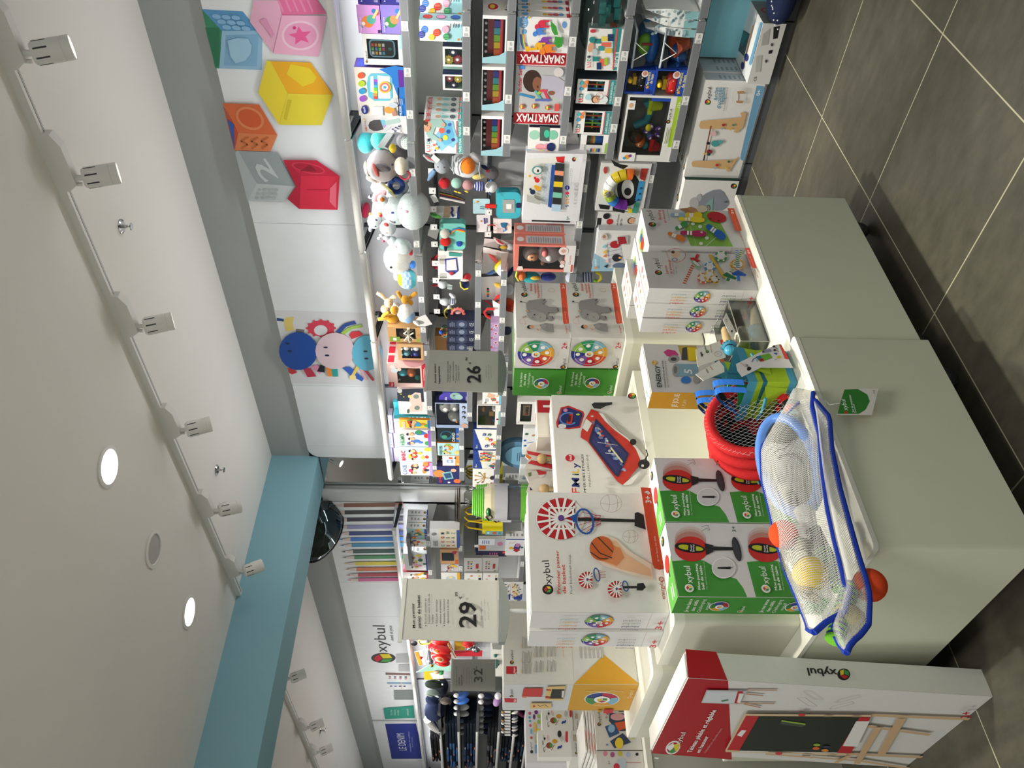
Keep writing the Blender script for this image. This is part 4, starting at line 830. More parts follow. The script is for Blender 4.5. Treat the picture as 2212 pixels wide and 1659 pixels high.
C([(140,684),(165,688),(155,694),(136,690)],'efece8')
F_=Fc(mb,(0,0,0),(1,0,0),(0,0,1),.074,eh).setT(ET);F_.Z(1360,1360,2.596)
F_.rect(0,0,1,1,'cfd0c9');F_.pp([(313,110),(485,125),(548,283),(328,270)],'a81522');F_.pe(1200,252,36,33,'1f1e20');F_.pp([(1178,232),(1200,225),(1200,252),(1182,258)],'d9c23a');F_.pp([(1203,225),(1228,238),(1228,262),(1203,250)],'3f8f46');F_.pp([(1180,262),(1200,254),(1226,266),(1205,280)],'b8232c')
F_.pt('xybul',(1158,225),(992,218),(1156,268),'1f1e20',True)
T_=Fc(mb,(0,ELEN,eh),(0,-1,0),(1,0,0),ELEN,.074).setT(ET);T_.rect(0,0,1,1,'efede8');T_.logo(.42,.3,.5)
root=thing('easel_box','tall white and red blackboard easel carton leaning against the podium','toy box',EO,0,None,(0,tilt,0));mb.build('box',root)
f=MB();f.box(.004,.004,eh+.002,.07,ELEN-.004,eh+.005,'efede8');f.build('top_flap',root)
# ================================================================ soft goods and loose toys on the podium
TZ=.4915
def P3(x,y,z,Y):return at(z[0]+x/z[2],z[1]+y/z[2],Y=Y)
# ---- red pop-up coil in its net -------------------------------------------------------------------------------------
cc=at(1552,905,Y=1.66);n_=Vector((-.06,-.94,.33)).normalized();u_=Vector((1,0,0));u_=(u_-n_*u_.dot(n_)).normalized();v_=n_.cross(u_)*-1
if v_.z<0:v_=-v_
rc=.113;cz=TZ+.0175+rc*v_.z
coil=thing('play_tunnel','red padded pop-up coil with black mesh and blue striped bands, netted, on the podium','play tunnel',(cc.x,1.66,cz))
def arc(mb,o,r,a0,a1,tr,c,m='cloth'):
 k=max(2,int(abs(a1-a0)/9));mb.tube([o+(u_*math.cos(R(a0+(a1-a0)*i/k))+v_*math.sin(R(a0+(a1-a0)*i/k)))*r for i in range(k+1)],tr,c,m,10)
for i,off in enumerate((0,1,2,3)):
 o=-n_*.034*off+Vector((-.012*off,.004*off,.0));o.z=max(o.z,-.0) if False else o.z
 rg=MB();st=(200,228,196,150)[i];segs=[]
 arc(rg,o,rc,st+68,st+360,.017,'c92a2c')
 for q in(st-10,st+78,st+190):arc(rg,o,rc,q,q+9,.0176,'1d1d20')
 arc(rg,o,rc,st,st+68,.0165,'8fcbd6')
 for q in range(7):arc(rg,o,rc,st+8+q*8,st+12+q*8,.0172,'1f3a63')
 rg.build('padded_ring',coil)
mm=MB()
prof=[(rc-.004,0),(rc-.018,.03),(rc-.03,.08),(rc-.045,.115),(0,.12)]
mm.lathe(prof,(0,0,0),-n_,'141416','cloth',30);mm.build('mesh_lining',coil)
pt=MB();F=Fc(pt,-n_*.09+u_*.02-v_*.05,u_,v_,.1,.1,'cloth');F.disc(.2,.3,.42,'7c1420',ry=.26);pt.build('fabric_patch',coil)
nm=MB();vs=[];fs=[];cs=[]
for i in range(7):
 for j in range(24):
  a=2*math.pi*j/24;r=(rc+.02)*i/6;q=(u_*math.cos(a)+v_*math.sin(a))*r+n_*(.018-.03*(1-i/6));vs.append(q);cs.append((q.dot(u_)+.5,q.dot(v_)*.6+.5,0))
for i in range(6):
 for j in range(24):fs.append((i*24+j,(i+1)*24+j,(i+1)*24+(j+1)%24,i*24+(j+1)%24))
nm.add(vs,fs,None,'net2',True,cs);nm.build('netting',coil)
# ---- garden tool bags -----------------------------------------------------------------------------------------------
def garden_bag(label,o,rz,card):
 t=thing('garden_bag',label,'toy bag',o,rz,'lime garden bags')
 w,d,h=.125,.15,.135
 def loop(k,z,g=0):return[(-.0-k*.008-g,-k*.008-g,z),(w+k*.004+g,-.0-k*.004-g,z+.006*k),(w+g,d+g,z),(-k*.006-g,d+k*.006+g,z-.004*k)]
 b=MB();rows=[loop(0,.022),loop(.5,.06),loop(.2,.09),loop(1.2,.118)]
 for a,c in zip(rows,rows[1:]):b.add(a+c,[(i,(i+1)%4,4+(i+1)%4,4+i) for i in range(4)],'a9c832','cloth')
 b.build('body',t)
 b=MB();a,c=loop(0,.001),loop(0,.022);b.add(a+c,[(0,3,2,1)]+[(i,(i+1)%4,4+(i+1)%4,4+i) for i in range(4)],'4f9bb5','cloth');b.build('base_band',t)
 b=MB();a,c,i2=loop(1.2,.118),loop(1.2,.146,.003),loop(.7,.05,-.01)
 b.add(a+c,[(i,(i+1)%4,4+(i+1)%4,4+i) for i in range(4)],'4f9bb5','cloth');b.add(c+i2,[(4+i,4+(i+1)%4,(i+1)%4,i) for i in range(4)]+[(4,5,6,7)],'2f6f84','cloth');b.build('rim_band',t)
 b=MB();pk=[(-.006,.02,.024),(-.006,.145,.024),(-.026,.135,.085),(-.03,.035,.088)];b.add(pk,[(0,3,2,1)],'b4d236','cloth');b.add([pk[0],pk[3],(-.004,.015,.09)],[(0,1,2)],'9dbb2c','cloth');b.add([pk[1],pk[2],(-.004,.15,.09)],[(0,2,1)],'9dbb2c','cloth')
 b.tube([pk[3],((pk[3][0]+pk[2][0])/2-.004,.085,.084),pk[2]],.0045,'4f9bb5','cloth',6);b.build('pocket',t)
 b=MB();pk=[(.02,-.006,.07),(.09,-.006,.07),(.095,-.016,.115),(.03,-.016,.118)];b.add(pk,[(0,1,2,3)],'b4d236','cloth');b.tube([pk[3],(.06,-.02,.108),pk[2]],.004,'4f9bb5','cloth',6);b.build('pocket',t)
 b=MB()
 for x0 in(0,.03):
  pts=[]
  for i in range(13):
   q=math.pi*i/12;pts.append((-.005+x0+.035*math.sin(q)*1-.01,.02+.10*i/12,.145+.07*math.sin(q)))
  for p,q in zip(pts,pts[1:]):b.add([(p[0]-.011,p[1],p[2]),(p[0]+.011,p[1],p[2]),(q[0]+.011,q[1],q[2]),(q[0]-.011,q[1],q[2])],[(0,1,2,3)],'2f6fc8','cloth')
 b.build('handle',t)
 b=MB();b.lathe([(.03,0),(.042,.07),(.044,.075),(.041,.074),(.03,.01),(0,.01)],(.045,.1,.08),(-.1,0,1),'35a352','plastic',20);b.build('toy_bucket',t)
 if card:
  b=MB();f=Fc(b,(0,-.022,0),(1,0,0),(0,0,1),1,1,'card').setT(place(o,rz));f.Z(1420,730,6.144);f.k=2
  f.pp([(1040,350),(1570,92),(1640,85),(1700,200),(1800,402),(1370,398),(1120,522),(1060,440)],'e6e3e1');f.pp([(1612,88),(1640,92),(1740,270),(1735,290),(1690,280)],'d8432f')
  f.pe(1215,415,30,24,'232225',-30);f.pt('xybul',(1222,395),(1190,352),(1170,400),'232225');f.pt('Sac de jardin',(1170,385),(1112,335),(1150,392),'d0604e')
  f.pp([(1310,255),(1480,210),(1525,270),(1370,325),(1330,300)],'6fae3a');f.pp([(1300,260),(1360,240),(1410,310),(1360,322)],'2f7a9a');f.pp([(1350,285),(1400,285),(1410,320),(1360,322)],'b02a2a');f.pl([(1250,330),(1270,290),(1310,270)],.002,'2f5fa8')
  f.pp([(1400,180),(1490,155),(1512,190),(1420,212)],'8d8fa8');f.pe(1400,195,14,18,'4a4a55');f.pe(1540,128,18,14,'1d1c1d');f.pl([(1545,130),(1590,165)],.002,'1d1c1d');f.pe(1550,178,18,14,'1d1c1d');f.pl([(1555,180),(1605,200)],.002,'1d1c1d');f.pp([(1540,215),(1585,220),(1580,245),(1545,235)],'2f5fa8');f.pe(1605,275,28,22,'d8c23a');f.pl([(1600,285),(1550,318)],.0015,'a0a0a0')
  b.build('hang_card',t)
o=at(1723,826,Z=TZ)
garden_bag('lime green and blue garden tool bag with a picture card, at the podium front',(o.x,o.y,TZ),0,True)
garden_bag('lime green and blue garden tool bag mostly hidden behind the carded one',(o.x+.105,o.y+.16,TZ),0,False)
# ---- acrylic tray with skipping ropes --------------------------------------------------------------------------------
ax0,ax1,ay0,ay1,az=at(1662,738,Z=TZ).x,at(1631,651,Z=TZ).x,at(1662,738,Z=TZ).y,at(1662,738,Z=TZ).y+.125,TZ+.09
t=thing('acrylic_tray','clear open acrylic tray holding skipping ropes on the podium','display tray',(0,0,0))
b=MB()
for c in((ax0,ay0,TZ,ax1,ay0+.003,az),(ax0,ay1-.003,TZ,ax1,ay1,az+.02),(ax0,ay0,TZ,ax0+.003,ay1,az),(ax1-.003,ay0,TZ,ax1,ay1,az)):b.box(*c,(.96,.98,.97),'clear')
b.box(ax0,ay0,TZ,ax1,ay1,TZ+.003,(.96,.98,.97),'clear');b.build('walls',t)
b=MB();b.tube([(ax0,ay0,az),(ax1,ay0,az),(ax1,ay1,az+.02),(ax0,ay1,az+.02)],.0016,'a9a79c','plastic',6,True);b.tube([(ax0,ay0,TZ),(ax0,ay0,az)],.0016,'b9b7ac','plastic',6);b.tube([(ax1,ay0,TZ),(ax1,ay0,az)],.0016,'b9b7ac','plastic',6);b.build('edges',t)
def rope(label,p0,p1,coil_at,card=None):
 t=thing('skipping_rope',label,'skipping rope',(0,0,0),0,'skipping ropes in the acrylic tray');a=(p1-p0);L=a.length;a.normalize()
 b=MB();b.lathe([(0,0),(.011,.002),(.0135,.012),(.0145,L*.5),(.013,L)],p0,a,'dcbf8e','wood',18);b.build('wooden_handle',t)
 b=MB();s=a.orthogonal().normalized();s2=a.cross(s)
 k=22;b.lathe([(.012,L-.002),(.022,L),(.0225,L+.008),(.016,L+.012)],p0,a,'4a9ab8','plastic',k)
 for i in range(14):b.ell(p0+a*(L+.004)+(s*math.cos(i*.449)+s2*math.sin(i*.449))*.0225,(.004,.004,.004),'4a9ab8','plastic',8,5)
 b.build('collar',t);b=MB();b.ell(p0+a*(L+.024),(.018,.018,.018),'4aa8cc','gloss',16,10);b.build('grip_ball',t)
 b=MB();pts=[]
 for i in range(70):
  q=i*.5;pts.append(coil_at+Vector((.024*math.cos(q),.018*math.sin(q)-.002,.006+.0009*i*.6)))
 b.tube(pts,.0042,'e9e4cf','cloth',6);b.build('cord',t)
Zr=(1460,640,7.9)
rope('skipping rope with wooden handle and blue ball lying inside the acrylic tray',P3(1345,215,Zr,ay0+.035),P3(1355,560,Zr,ay0+.035),Vector((ax0+.12,ay0+.08,TZ+.005)))
q0,q1=P3(835,555,Zr,ay0+.07),P3(905,850,Zr,ay0+.05);q1=q1 if True else q1
rope('skipping rope with wooden handle sticking up out of the acrylic tray',q0,q1,Vector((ax0+.035,ay0+.03,TZ+.045)))
def hangcard(name,label,pts,Z,Y,art,cat='toy card',col='e9e5da',group=None,dy=.0):
 b=MB();f=Fc(b,(0,Y,0),(1,0,0),(0,0,1),1,1,'card').setT(Matrix.Identity(4));f.Z(*Z);q=f.t(*pts)
 b.prism(q,0,.0015,col,'card',lambda a,c,h:(a,Y+h+dy*0,c));f.k=1;art(f)
 return tag(b.build(name),label,cat,group)
def a_jump(f):
 f.pp([(752,750),(815,735),(845,880),(785,900)],'d8432f');f.pt('xybul',(530,930),(505,850),(492,935),'232225');f.pe(535,950,28,26,'5a7a3a');f.pt('Corde à sauter',(620,965),(585,830),(600,968),'d0604e',True);f.ring
 f.pl([(718+60*math.cos(R(20*i)),990+46*math.sin(R(20*i))) for i in range(18)],.0015,'d98f80',True);f.pt('100 cm',(725,1010),(715,965),(700,1010),'d98f80');f.pp([(410,980),(430,950),(440,990),(465,1000),(440,1050),(425,1000)],'26241f')
hangcard('skipping_rope_card','white skipping rope card with a red corner leaning between the can box and the tray',[(340,905),(820,735),(850,1040),(385,1198),(365,1180)],Zr,ay0+.06,a_jump)
hangcard('skipping_rope_card','white skipping rope card lower down, partly under the blue bag handle',[(335,1330),(735,1095),(820,1200),(830,1290),(470,1440)],Zr,ay0+.03,lambda f:(f.pp([(735,1085),(820,1070),(810,1150)],'d8632f'),f.pt('xybul',(560,1315),(530,1240),(525,1320),'232225'),f.pt('Corde',(640,1260),(595,1200),(615,1265),'d0604e',True)))
hangcard('skipping_rope_card','narrow folded white card standing up in the acrylic tray',[(860,280),(800,390),(960,740),(1040,830),(1085,760),(1000,560)],Zr,ay0+.045,lambda f:(f.pt('CE',(880,440),(870,385),(850,440),'2b2b2c'),f.pe(955,600,14,22,'2b2b2c')))
# ---- two netted racket bags over the front edge ---------------------------------------------------------------------
ZN=(1600,820,2.765)
def racket_bag(label,up,lo,Yu,Yl,blg,inner):
 t=thing('racket_set_bag',label,'toy bag',(0,0,0),0,'netted racket sets')
 U=[P3(x,y,ZN,Yu) for x,y in up];L=[P3(x,y,ZN,Yl) for x,y in lo]
 def samp(P,k):
  d=[0]
  for a,b in zip(P,P[1:]):d.append(d[-1]+(b-a).length)
  out=[]
  for i in range(k+1):
   s=d[-1]*i/k
   for j in range(len(P)-1):
    if s<=d[j+1]+1e-9:out.append(P[j].lerp(P[j+1],(s-d[j])/max(d[j+1]-d[j],1e-9)));break
  return out
 k,m=40,10;us,ls=samp(U,k),samp(L,k);vs=[];cs=[]
 for i in range(k+1):
  for j in range(m+1):
   s=j/m;p=us[i].lerp(ls[i],s);bl=math.sin(math.pi*s)*blg*min(1,4*math.sin(math.pi*i/k)+.15)
   vs.append(p+Vector((0,-bl*.75,bl*.6)));cs.append((i*.02,j*.016,0))
 fs=[(i*(m+1)+j,(i+1)*(m+1)+j,(i+1)*(m+1)+j+1,i*(m+1)+j+1) for i in range(k) for j in range(m)]
 b=MB();b.add(vs,fs,None,'net',True,cs);b.build('net_front',t)
 vs2=[v+Vector((0,.0,0)) for v in vs]
 for i in range(k+1):
  for j in range(m+1):
   s=j/m;p=us[i].lerp(ls[i],s);vs2[i*(m+1)+j]=p+Vector((0,.012*math.sin(math.pi*s),-.004))
 b=MB();b.add(vs2,fs,None,'net',True,cs);b.build('net_back',t)
 b=MB()
 for Q,w in((us,.004),(ls,.0065)):b.tube(Q,w,'2340b0','cloth',6)
 b.tube([us[0],ls[0]],.006,'2340b0','cloth',6);b.tube([us[-1],ls[-1]],.0065,'2340b0','cloth',6);b.build('blue_piping',t)
 inner(t,us,ls)
 return t
def frame_at(us,ls,k,s,dy=0):return us[k].lerp(ls[k],s)+Vector((0,-dy*.75,dy*.6))
def racket(t,pts,w,y_off,hp,grip):
 """pts: centre of the head, neck and butt in photo zoom pixels, on plane Y=y_off"""
 c,nk,bt=[P3(x,y,ZN,y_off) for x,y in pts]
 ax=(nk-c);hl=ax.length;ax.normalize();nr=Vector((0,-.75,.66));nr=(nr-ax*nr.dot(ax)).normalized();sd=ax.cross(nr)
 b=MB();b.tube([c+ax*hl*.98*math.cos(R(12*i))+sd*w*math.sin(R(12*i)) for i in range(30)],.0145,'5f8fdc','plastic',8,True);b.build('racket_frame',t)
 b=MB();vs=[c+ax*hl*.93*math.cos(R(12*i))+sd*w*.94*math.sin(R(12*i)) for i in range(30)];b.add(vs,[tuple(range(30))],'57584f','cloth')
 b.build('racket_strings',t)
 b=MB();b.tube([nk-ax*.01,nk+ax*.05],[.026,.017],'e6e6e2','plastic',12);b.build('racket_neck',t)
 g=(bt-nk);gl=g.length;g.normalize();b=MB();b.tube([nk+g*.045,nk+g*.1],.019,'2b2c2e','cloth',12);n=12
 for i in range(n):b.tube([nk+g*(.1+(gl-.1)*i/n),nk+g*(.1+(gl-.1)*(i+.55)/n)],.0195,'2c4688','cloth',12);b.tube([nk+g*(.1+(gl-.1)*(i+.55)/n),nk+g*(.1+(gl-.1)*(i+1)/n)],.0205,'7fd43a','cloth',12)
 b.build('racket_grip',t)
def ball(t,x,y,Y,r,c,name='foam_ball'):
 p=P3(x,y,ZN,Y);b=MB();b.ell(p,(r,r,r),c,'felt',20,12);b.tube([p+Vector((r*1.0*math.cos(a),-r*.75*abs(math.sin(a*1.5))*1.0,r*.65*math.sin(a))).normalized()*0+p*0+Vector((0,0,0)) for a in(0,.1)],.0001,c,'felt',3) if False else None
 b.build(name,t)
def in1(t,us,ls):
 racket(t,((285,500),(385,800),(600,1250)),.068,1.575,None,None)
 ball(t,255,925,1.57,.034,'ea5a30');ball(t,415,1160,1.56,.04,'f2cf24')
 b=MB();ps=[P3(x,y,ZN,1.575) for x,y in((320,940),(350,1020),(360,1120),(420,1290),(470,1330))];b.tube(ps,[.01,.045,.04,.02,.006],(.93,.91,.8),'film',12);b.build('ball_net',t)
UP1=[(430,80),(330,150),(220,260),(140,370),(118,420),(125,600),(165,760),(215,980),(265,1150),(330,1300),(385,1440),(400,1490)]
LO1=[(432,80),(425,170),(470,330),(490,560),(520,780),(560,960),(600,1120),(625,1240),(655,1260),(620,1390),(520,1440),(440,1510)]
racket_bag('white net bag with blue piping holding a blue racket and a yellow ball',UP1,LO1,1.60,1.475,.085,in1)
def in2(t,us,ls):
 g0,g1=P3(660,1230,ZN,1.51),P3(560,1560,ZN,1.51);b=MB()
 for i in range(11):b.tube([g0.lerp(g1,i/11),g0.lerp(g1,(i+.55)/11)],.019,'2c4688','cloth',12);b.tube([g0.lerp(g1,(i+.55)/11),g0.lerp(g1,(i+1)/11)],.02,'7fd43a','cloth',12)
 b.build('racket_grip',t)
 ball(t,770,1228,1.495,.036,'e0502c')
 b=MB();ps=[P3(x,y,ZN,1.51) for x,y in((570,1360),(640,1420),(710,1470),(745,1470))];b.tube(ps,[.015,.03,.028,.012],'dfcf92','cloth',12);b.build('rolled_net',t)
UP2=[(440,120),(480,350),(500,560),(530,780),(570,980),(610,1130),(630,1260),(560,1440),(545,1500),(590,1600),(620,1625)]
LO2=[(445,125),(530,225),(545,420),(590,640),(650,860),(700,1040),(750,1200),(772,1300),(765,1460),(720,1520),(660,1570),(635,1630)]
racket_bag('white net bag with blue piping hanging lower over the podium corner, with an orange ball',UP2,LO2,1.498,1.462,.05,in2)
def a_tag(f):
 f.pp([(620,60),(700,58),(755,90),(770,130),(745,180),(705,205),(578,205),(600,120)],'2f7a2c');f.pt('xybul',(640,186),(622,120),(610,186),'eef0ea');f.pe(628,198,10,8,'c9362b');f.pt('Jeu de raquettes',(678,200),(655,95),(664,200),'dfe8d8',True);f.pt('sonores',(690,200),(676,150),(680,200),'dfe8d8',True);f.pt('3-8',(800,88),(797,68),(790,88),'3a3a3b')
hangcard('racket_tag','green and white cardboard tag hanging from the lower net bag on the podium front',[(625,57),(822,54),(785,210),(575,208)],ZN,1.464,a_tag,'hang tag','d9d7cf')
b=MB();pts=[P3(x,y,ZN,1.466) for x,y in((545,215),(520,180),(505,150),(500,120),(530,150),(600,140))];b.tube(pts,.0012,'e9e9e6','plastic',5);tag(b.build('tag_string'),'clear plastic loop of the green tag on the podium front','string')
# ================================================================ price signs
def price_sign(name,label,Z,Y,cor,base,pole,art,foot_z):
 t=thing('price_sign',label,'price sign',(0,0,0),0)
 b=MB();f=Fc(b,(0,Y,0),(1,0,0),(0,0,1),1,1,'card').setT(Matrix.Identity(4));f.Z(*Z)
 q=f.t(*cor);b.prism(q,0,.003,'bcbbb3','card',lambda a,c,h:(a,Y+h,c));f.k=2;art(f);b.build('printed_sheet',t)  # sheet colour carries the shade of a backlit page
 b=MB();(x0,z0),(x1,z1)=q[0],q[2];xa,xb=min(p[0] for p in q),max(p[0] for p in q);zt=max(p[1] for p in q)
 b.box(xa-.002,Y-.0012,zt-.01,xb+.002,Y+.005,zt+.002,'c9c9c2','plastic');b.build('holder_edge',t)
 b=MB();q=f.t(*base);b.prism(q,-.006,.014,'7d827e','plastic',lambda a,c,h:(a,Y+h,c));b.build('clip_foot',t)
 if pole:
  p=f.t(*pole);b=MB();b.tube([(p[0][0],Y+.003,p[0][1]),(p[0][0],Y+.003,foot_z)],.007,'c4c6c4','plastic',10);b.lathe([(0,.006),(.045,.004),(.05,0)],(p[0][0],Y+.003,foot_z),(0,0,1),'d9dbda','plastic',20);b.build('pole',t)
 return t
def s29(f):
 f.pt('Mon premier',(500,1435),(487,1155),(472,1435),'1d1d1f',True);f.pt('panier de basket',(562,1437),(552,1065),(530,1437),'1d1d1f',True)
 for x,y0,y1,t in((628,1385,1105,'Évolutif, ajustable en'),(668,1385,1055,'hauteur selon la taille de'),(708,1385,1285,"l'enfant"),(752,1385,1120,'Éducatif, développe'),(794,1385,1118,'adresse et précision'),(835,1388,1112,"Nomade, s'accroche"),(877,1388,1118,'également à un mur')):f.pt(t,(x,y0),(x-3,y1),(x-20,y0),'2b2b2d')
 for x in(622,745,828):f.pe(x,1414,6,6,'1d1d1f')
 f.pt('29',(1185,1432),(1178,1145),(988,1432),'161618',True);f.pt('€',(1022,1118),(1022,1088),(992,1118),'1d1d1f',True);f.pt('99',(980,1090),(978,1040),(948,1090),'1d1d1f',True)
 f.pt('dont 0,08€ éco part',(1250,1350),(1245,1138),(1238,1350),'4a4a4c');f.pt('offre valable en magasin',(1290,1370),(1282,1120),(1280,1370),'5a5a5c');f.pt('photos non contractuelles',(1328,1350),(1318,1150),(1318,1350),'5a5a5c')
Z29=(800,1080,5.183)
price_sign('s','price sign with backlit shade painted grey, reading 29,99, standing behind the basketball hoop cartons',Z29,2.262,[(315,1557),(1425,1590),(1436,900),(392,878)],[(1438,1600),(1505,1600),(1535,1490),(1555,1340),(1560,1220),(1545,1080),(1505,950),(1470,885),(1440,880)],[(1555,1235)],s29,.842)
def s26(f):
 f.pt('Animal sauteur',(845,1470),(838,1215),(820,1470),'1d1d1f',True);f.pt('hippopotame',(895,1475),(888,1255),(870,1475),'1d1d1f',True)
 for x,y0,y1,t in((1000,1440,1190,'Robuste, stable et solide'),(1027,1440,1235,'Ludique, développe'),(1068,1440,1190,'équilibre et coordination'),(1105,1440,1235,'Attachant, véritable'),(1138,1440,1250,'compagnon de jeu')):f.pt(t,(x,y0),(x-2,y1),(x-16,y0),'2b2b2d')
 for x in(985,1020,1090):f.pe(x,1460,5,5,'1d1d1f')
 f.pt('26',(1410,1470),(1405,1255),(1232,1470),'161618',True);f.pt('€',(1290,1232),(1288,1205),(1262,1232),'1d1d1f',True);f.pt('99',(1250,1190),(1248,1148),(1218,1190),'1d1d1f',True)
 f.pt('dont 0,06€ éco part',(1487,1410),(1483,1250),(1477,1410),'4a4a4c');f.pt('offre valable en magasin',(1520,1430),(1514,1240),(1511,1430),'5a5a5c');f.pt('photos non contractuelles',(1550,1410),(1545,1260),(1541,1410),'5a5a5c')
price_sign('s','price sign with backlit shade painted grey, reading 26,99, standing behind the hippopotamus cartons',(800,580,5.925),2.56,[(690,1560),(1630,1585),(1640,1062),(735,1042)],[(1632,1590),(1690,1605),(1720,1500),(1740,1370),(1738,1250),(1715,1130),(1680,1065),(1640,1060)],[(1735,1320)],s26,.808)
def s32(f):
 f.pt('Professionnel en herbe',(870,730),(868,515),(858,730),'4a4648');f.pt('Tablette',(900,730),(898,640),(885,730),'1d1d1f',True);f.pt('lumineuse',(930,730),(928,610),(912,730),'1d1d1f',True)
 for x in(950,985,1010,1035):f.pt('Pour dessiner et apprendre',(x,705),(x-2,530),(x-9,705),'5a4a4e')
 f.pt('32',(1155,695),(1152,545),(1058,695),'161618',True);f.pt('€',(1070,560),(1070,540),(1052,560),'1d1d1f',True);f.pt('99',(1095,550),(1095,520),(1080,550),'1d1d1f',True);f.pt('dont 0,02€ éco part',(1190,670),(1186,555),(1182,670),'5a5a5c')
price_sign('s','price sign with backlit shade painted grey, reading 32,99, farther back, wrapped in shiny film',(820,1340,5.2),4.35,[(800,785),(1300,795),(1300,437),(812,437)],[(1300,795),(1365,790),(1375,690),(1370,640),(1300,640)],[(1370,700)],s32,.002)
b=MB();p0=at(972,1492,Y=4.34);p1=at(1088,1424,Y=4.34);b.add([(p0.x-.01,4.335,p1.z),(p1.x+.01,4.335,p1.z),(p1.x+.01,4.335,p0.z+.01),(p0.x-.01,4.335,p0.z+.01)],[(0,1,2,3)],(.95,.95,.95),'film');fo=b.build('film_sleeve');fo.parent=bpy.data.objects['price_sign.002']
# ================================================================ wall shelving, one unit per bay
def bay(label,y0,y1,shelves,back='cfd0ce',tags=3,x1=XB,hooks=(),base=True,top=2.05,bz=.05):
 t=thing('wall_shelving',label,'shelving',(0,0,0),0,'wall shelving bays')
 b=MB();b.box(x1,y0+.006,.05,x1+.02,y1-.006,2.125,back,'paint');b.build('back_panel',t)
 for yy in(y0,y1-.012):
  b=MB();b.box(x1-.012,yy,.0,x1+.03,yy+.012,2.125,'3f4144','metal');b.build('upright',t)
 for z,xf in shelves:
  b=MB();b.box(xf,y0+.008,z-.025,x1,y1-.008,z,'e3e4e2','paint');sh=b.build('shelf',t)
  b=MB();f=Fc(b,(xf-.006,y1-.008,z-.026),(0,-1,0),(0,0,1),y1-y0-.016,.038,'gloss');b.box(xf-.006,y0+.008,z-.026,xf,y1-.008,z+.012,'8f9296','gloss')
  f.rect(0,.12,1,.88,'7d8084');rd=random.Random(int(z*1000+y0*10))
  for i in range(tags):
   q=(i+.25+.5*rd.random())/tags;f.rect(q-.03,.08,q+.035,.92,'ececea');f.text('%d,99'%rd.choice((9,12,14,19,24,29)),q+.004,.3,.32,'3a3a3c',w=.022);f.bars(q-.026,.3,q-.004,.8,3,'a9a9a9')
  b.build('price_rail',sh)
  for yy in(y0+.001,y1-.009):
   q=MB();q.prism([(xf+.02,z-.012),(x1,z-.07),(x1,z+.01),(xf+.01,z+.012)],yy,yy+.008,'c9cac8','paint',lambda a,c,h:(a,h,c));q.build('shelf_bracket',t)
 if base:
  b=MB();b.box(3.595,y0+.004,0,x1,y1-.004,bz-.008,'54565a','paint');b.box(3.59,y0+.002,bz-.008,x1,y1-.002,bz,'6f7276','paint');b.build('plinth',t)
 for z in sorted(set(h[1] for h in hooks)):
  b=MB();b.box(x1-.03,y0+.02,z-.012,x1-.018,y1-.02,z+.012,'5f6164','metal');b.build('hook_rail',t)
 for y,z,ln in hooks:
  b=MB();b.tube([(x1-.02,y,z),(x1-ln,y,z+.006),(x1-ln-.006,y,z+.018)],.003,'b5b7b9','metal',6);b.box(x1-ln-.016,y-.019,z-.018,x1-ln-.013,y+.019,z+.02,'dcdddb','gloss');f=Fc(b,(x1-ln-.0165,y+.014,z-.012),(0,-1,0),(0,0,1),.028,.022);f.rect(0,0,1,1,'f1f1ef');f.rect(.3,.25,.7,.5,'55565a');b.build('hook',t)
 return t
bay('grey wall shelving bay cut by the photo edge, nearest to the camera',.68,1.40,[(1.775,3.71),(1.487,XS),(1.285,XS),(1.003,XS),(.757,XS),(.43,XS)])
bay('grey wall shelving bay with the xylophones and red construction boxes',1.40,2.12,[(1.775,3.71),(1.487,XS),(1.285,XS),(1.003,XS),(.757,XS),(.43,XS)])
def hk(ys,z,ln=.26):return[(y,z,ln) for y in ys]
bay('grey wall shelving bay with plush animals on top and soft toys hanging below',2.12,2.848,[(1.78,3.71),(.868,XS),(.525,XS)],'b3b3b5',hooks=hk((2.2,2.3,2.42,2.54,2.66,2.78),1.67)+hk((2.4,2.55,2.7),1.36))
bay('grey wall shelving bay with plush rabbits on top and hanging rattles',2.848,3.568,[(1.77,3.71),(1.42,3.66),(1.27,XS),(.868,XS),(.525,XS)],'b0b0b2',hooks=hk((2.92,3.05,3.18,3.3),1.67))
bay('grey wall shelving bay behind the 26,99 price sign',3.568,4.288,[(1.755,3.71),(1.47,3.66),(1.235,3.62),(.9,XS)])
bay('grey wall shelving bay ending at the mirror, with blue games boxes',4.288,5.03,[(1.74,3.71),(1.53,3.68),(1.255,3.64),(.9,XS)],'b3b4b4')
# ================================================================ goods on the near bay
ZA,ZR,ZS=(700,0,3.949),(1200,0,3.949),(860,0,5.53)
def FZ(z,fn):
 def g(F):F.Z(*z);fn(F)
 return g
X1=3.735
def a_story(bgc,c1,c2):
 def f(F):
  F.rect(0,0,1,1,bgc);F.disc(.42,.55,.26,c1);F.disc(.5,.4,.2,c2);F.disc(.35,.75,.08,'f0e6d0');F.disc(.8,.25,.1,'3a7ac0');F.disc(.72,.12,.08,'d8434a');F.line([(.55,.3),(.85,.08)],.1,'e6d28a');F.line([(.2,.8),(.3,.9)],.05,'3f9a78')
  F.text('histoires',.08,.84,.08,'f3eef8',w=.5);F.rect(.03,.03,.14,.14,'2b2a6a')
 return f
wallbox('story_game_box','pink story game box stacked on the violet one on the top shelf','game box',72,11,772,zat(822,40,X1,1.55),.07,X1,col='d7a3dc',prints=dict(F=a_story('d79be0','e8843a','5ab0a0')))
wallbox('story_game_box','violet story game box under the pink one on the top shelf','game box',73,11,823,1.777,.07,X1,col='8f7fd0',prints=dict(F=a_story('8b7bd6','3f8a4a','c98a5a')))
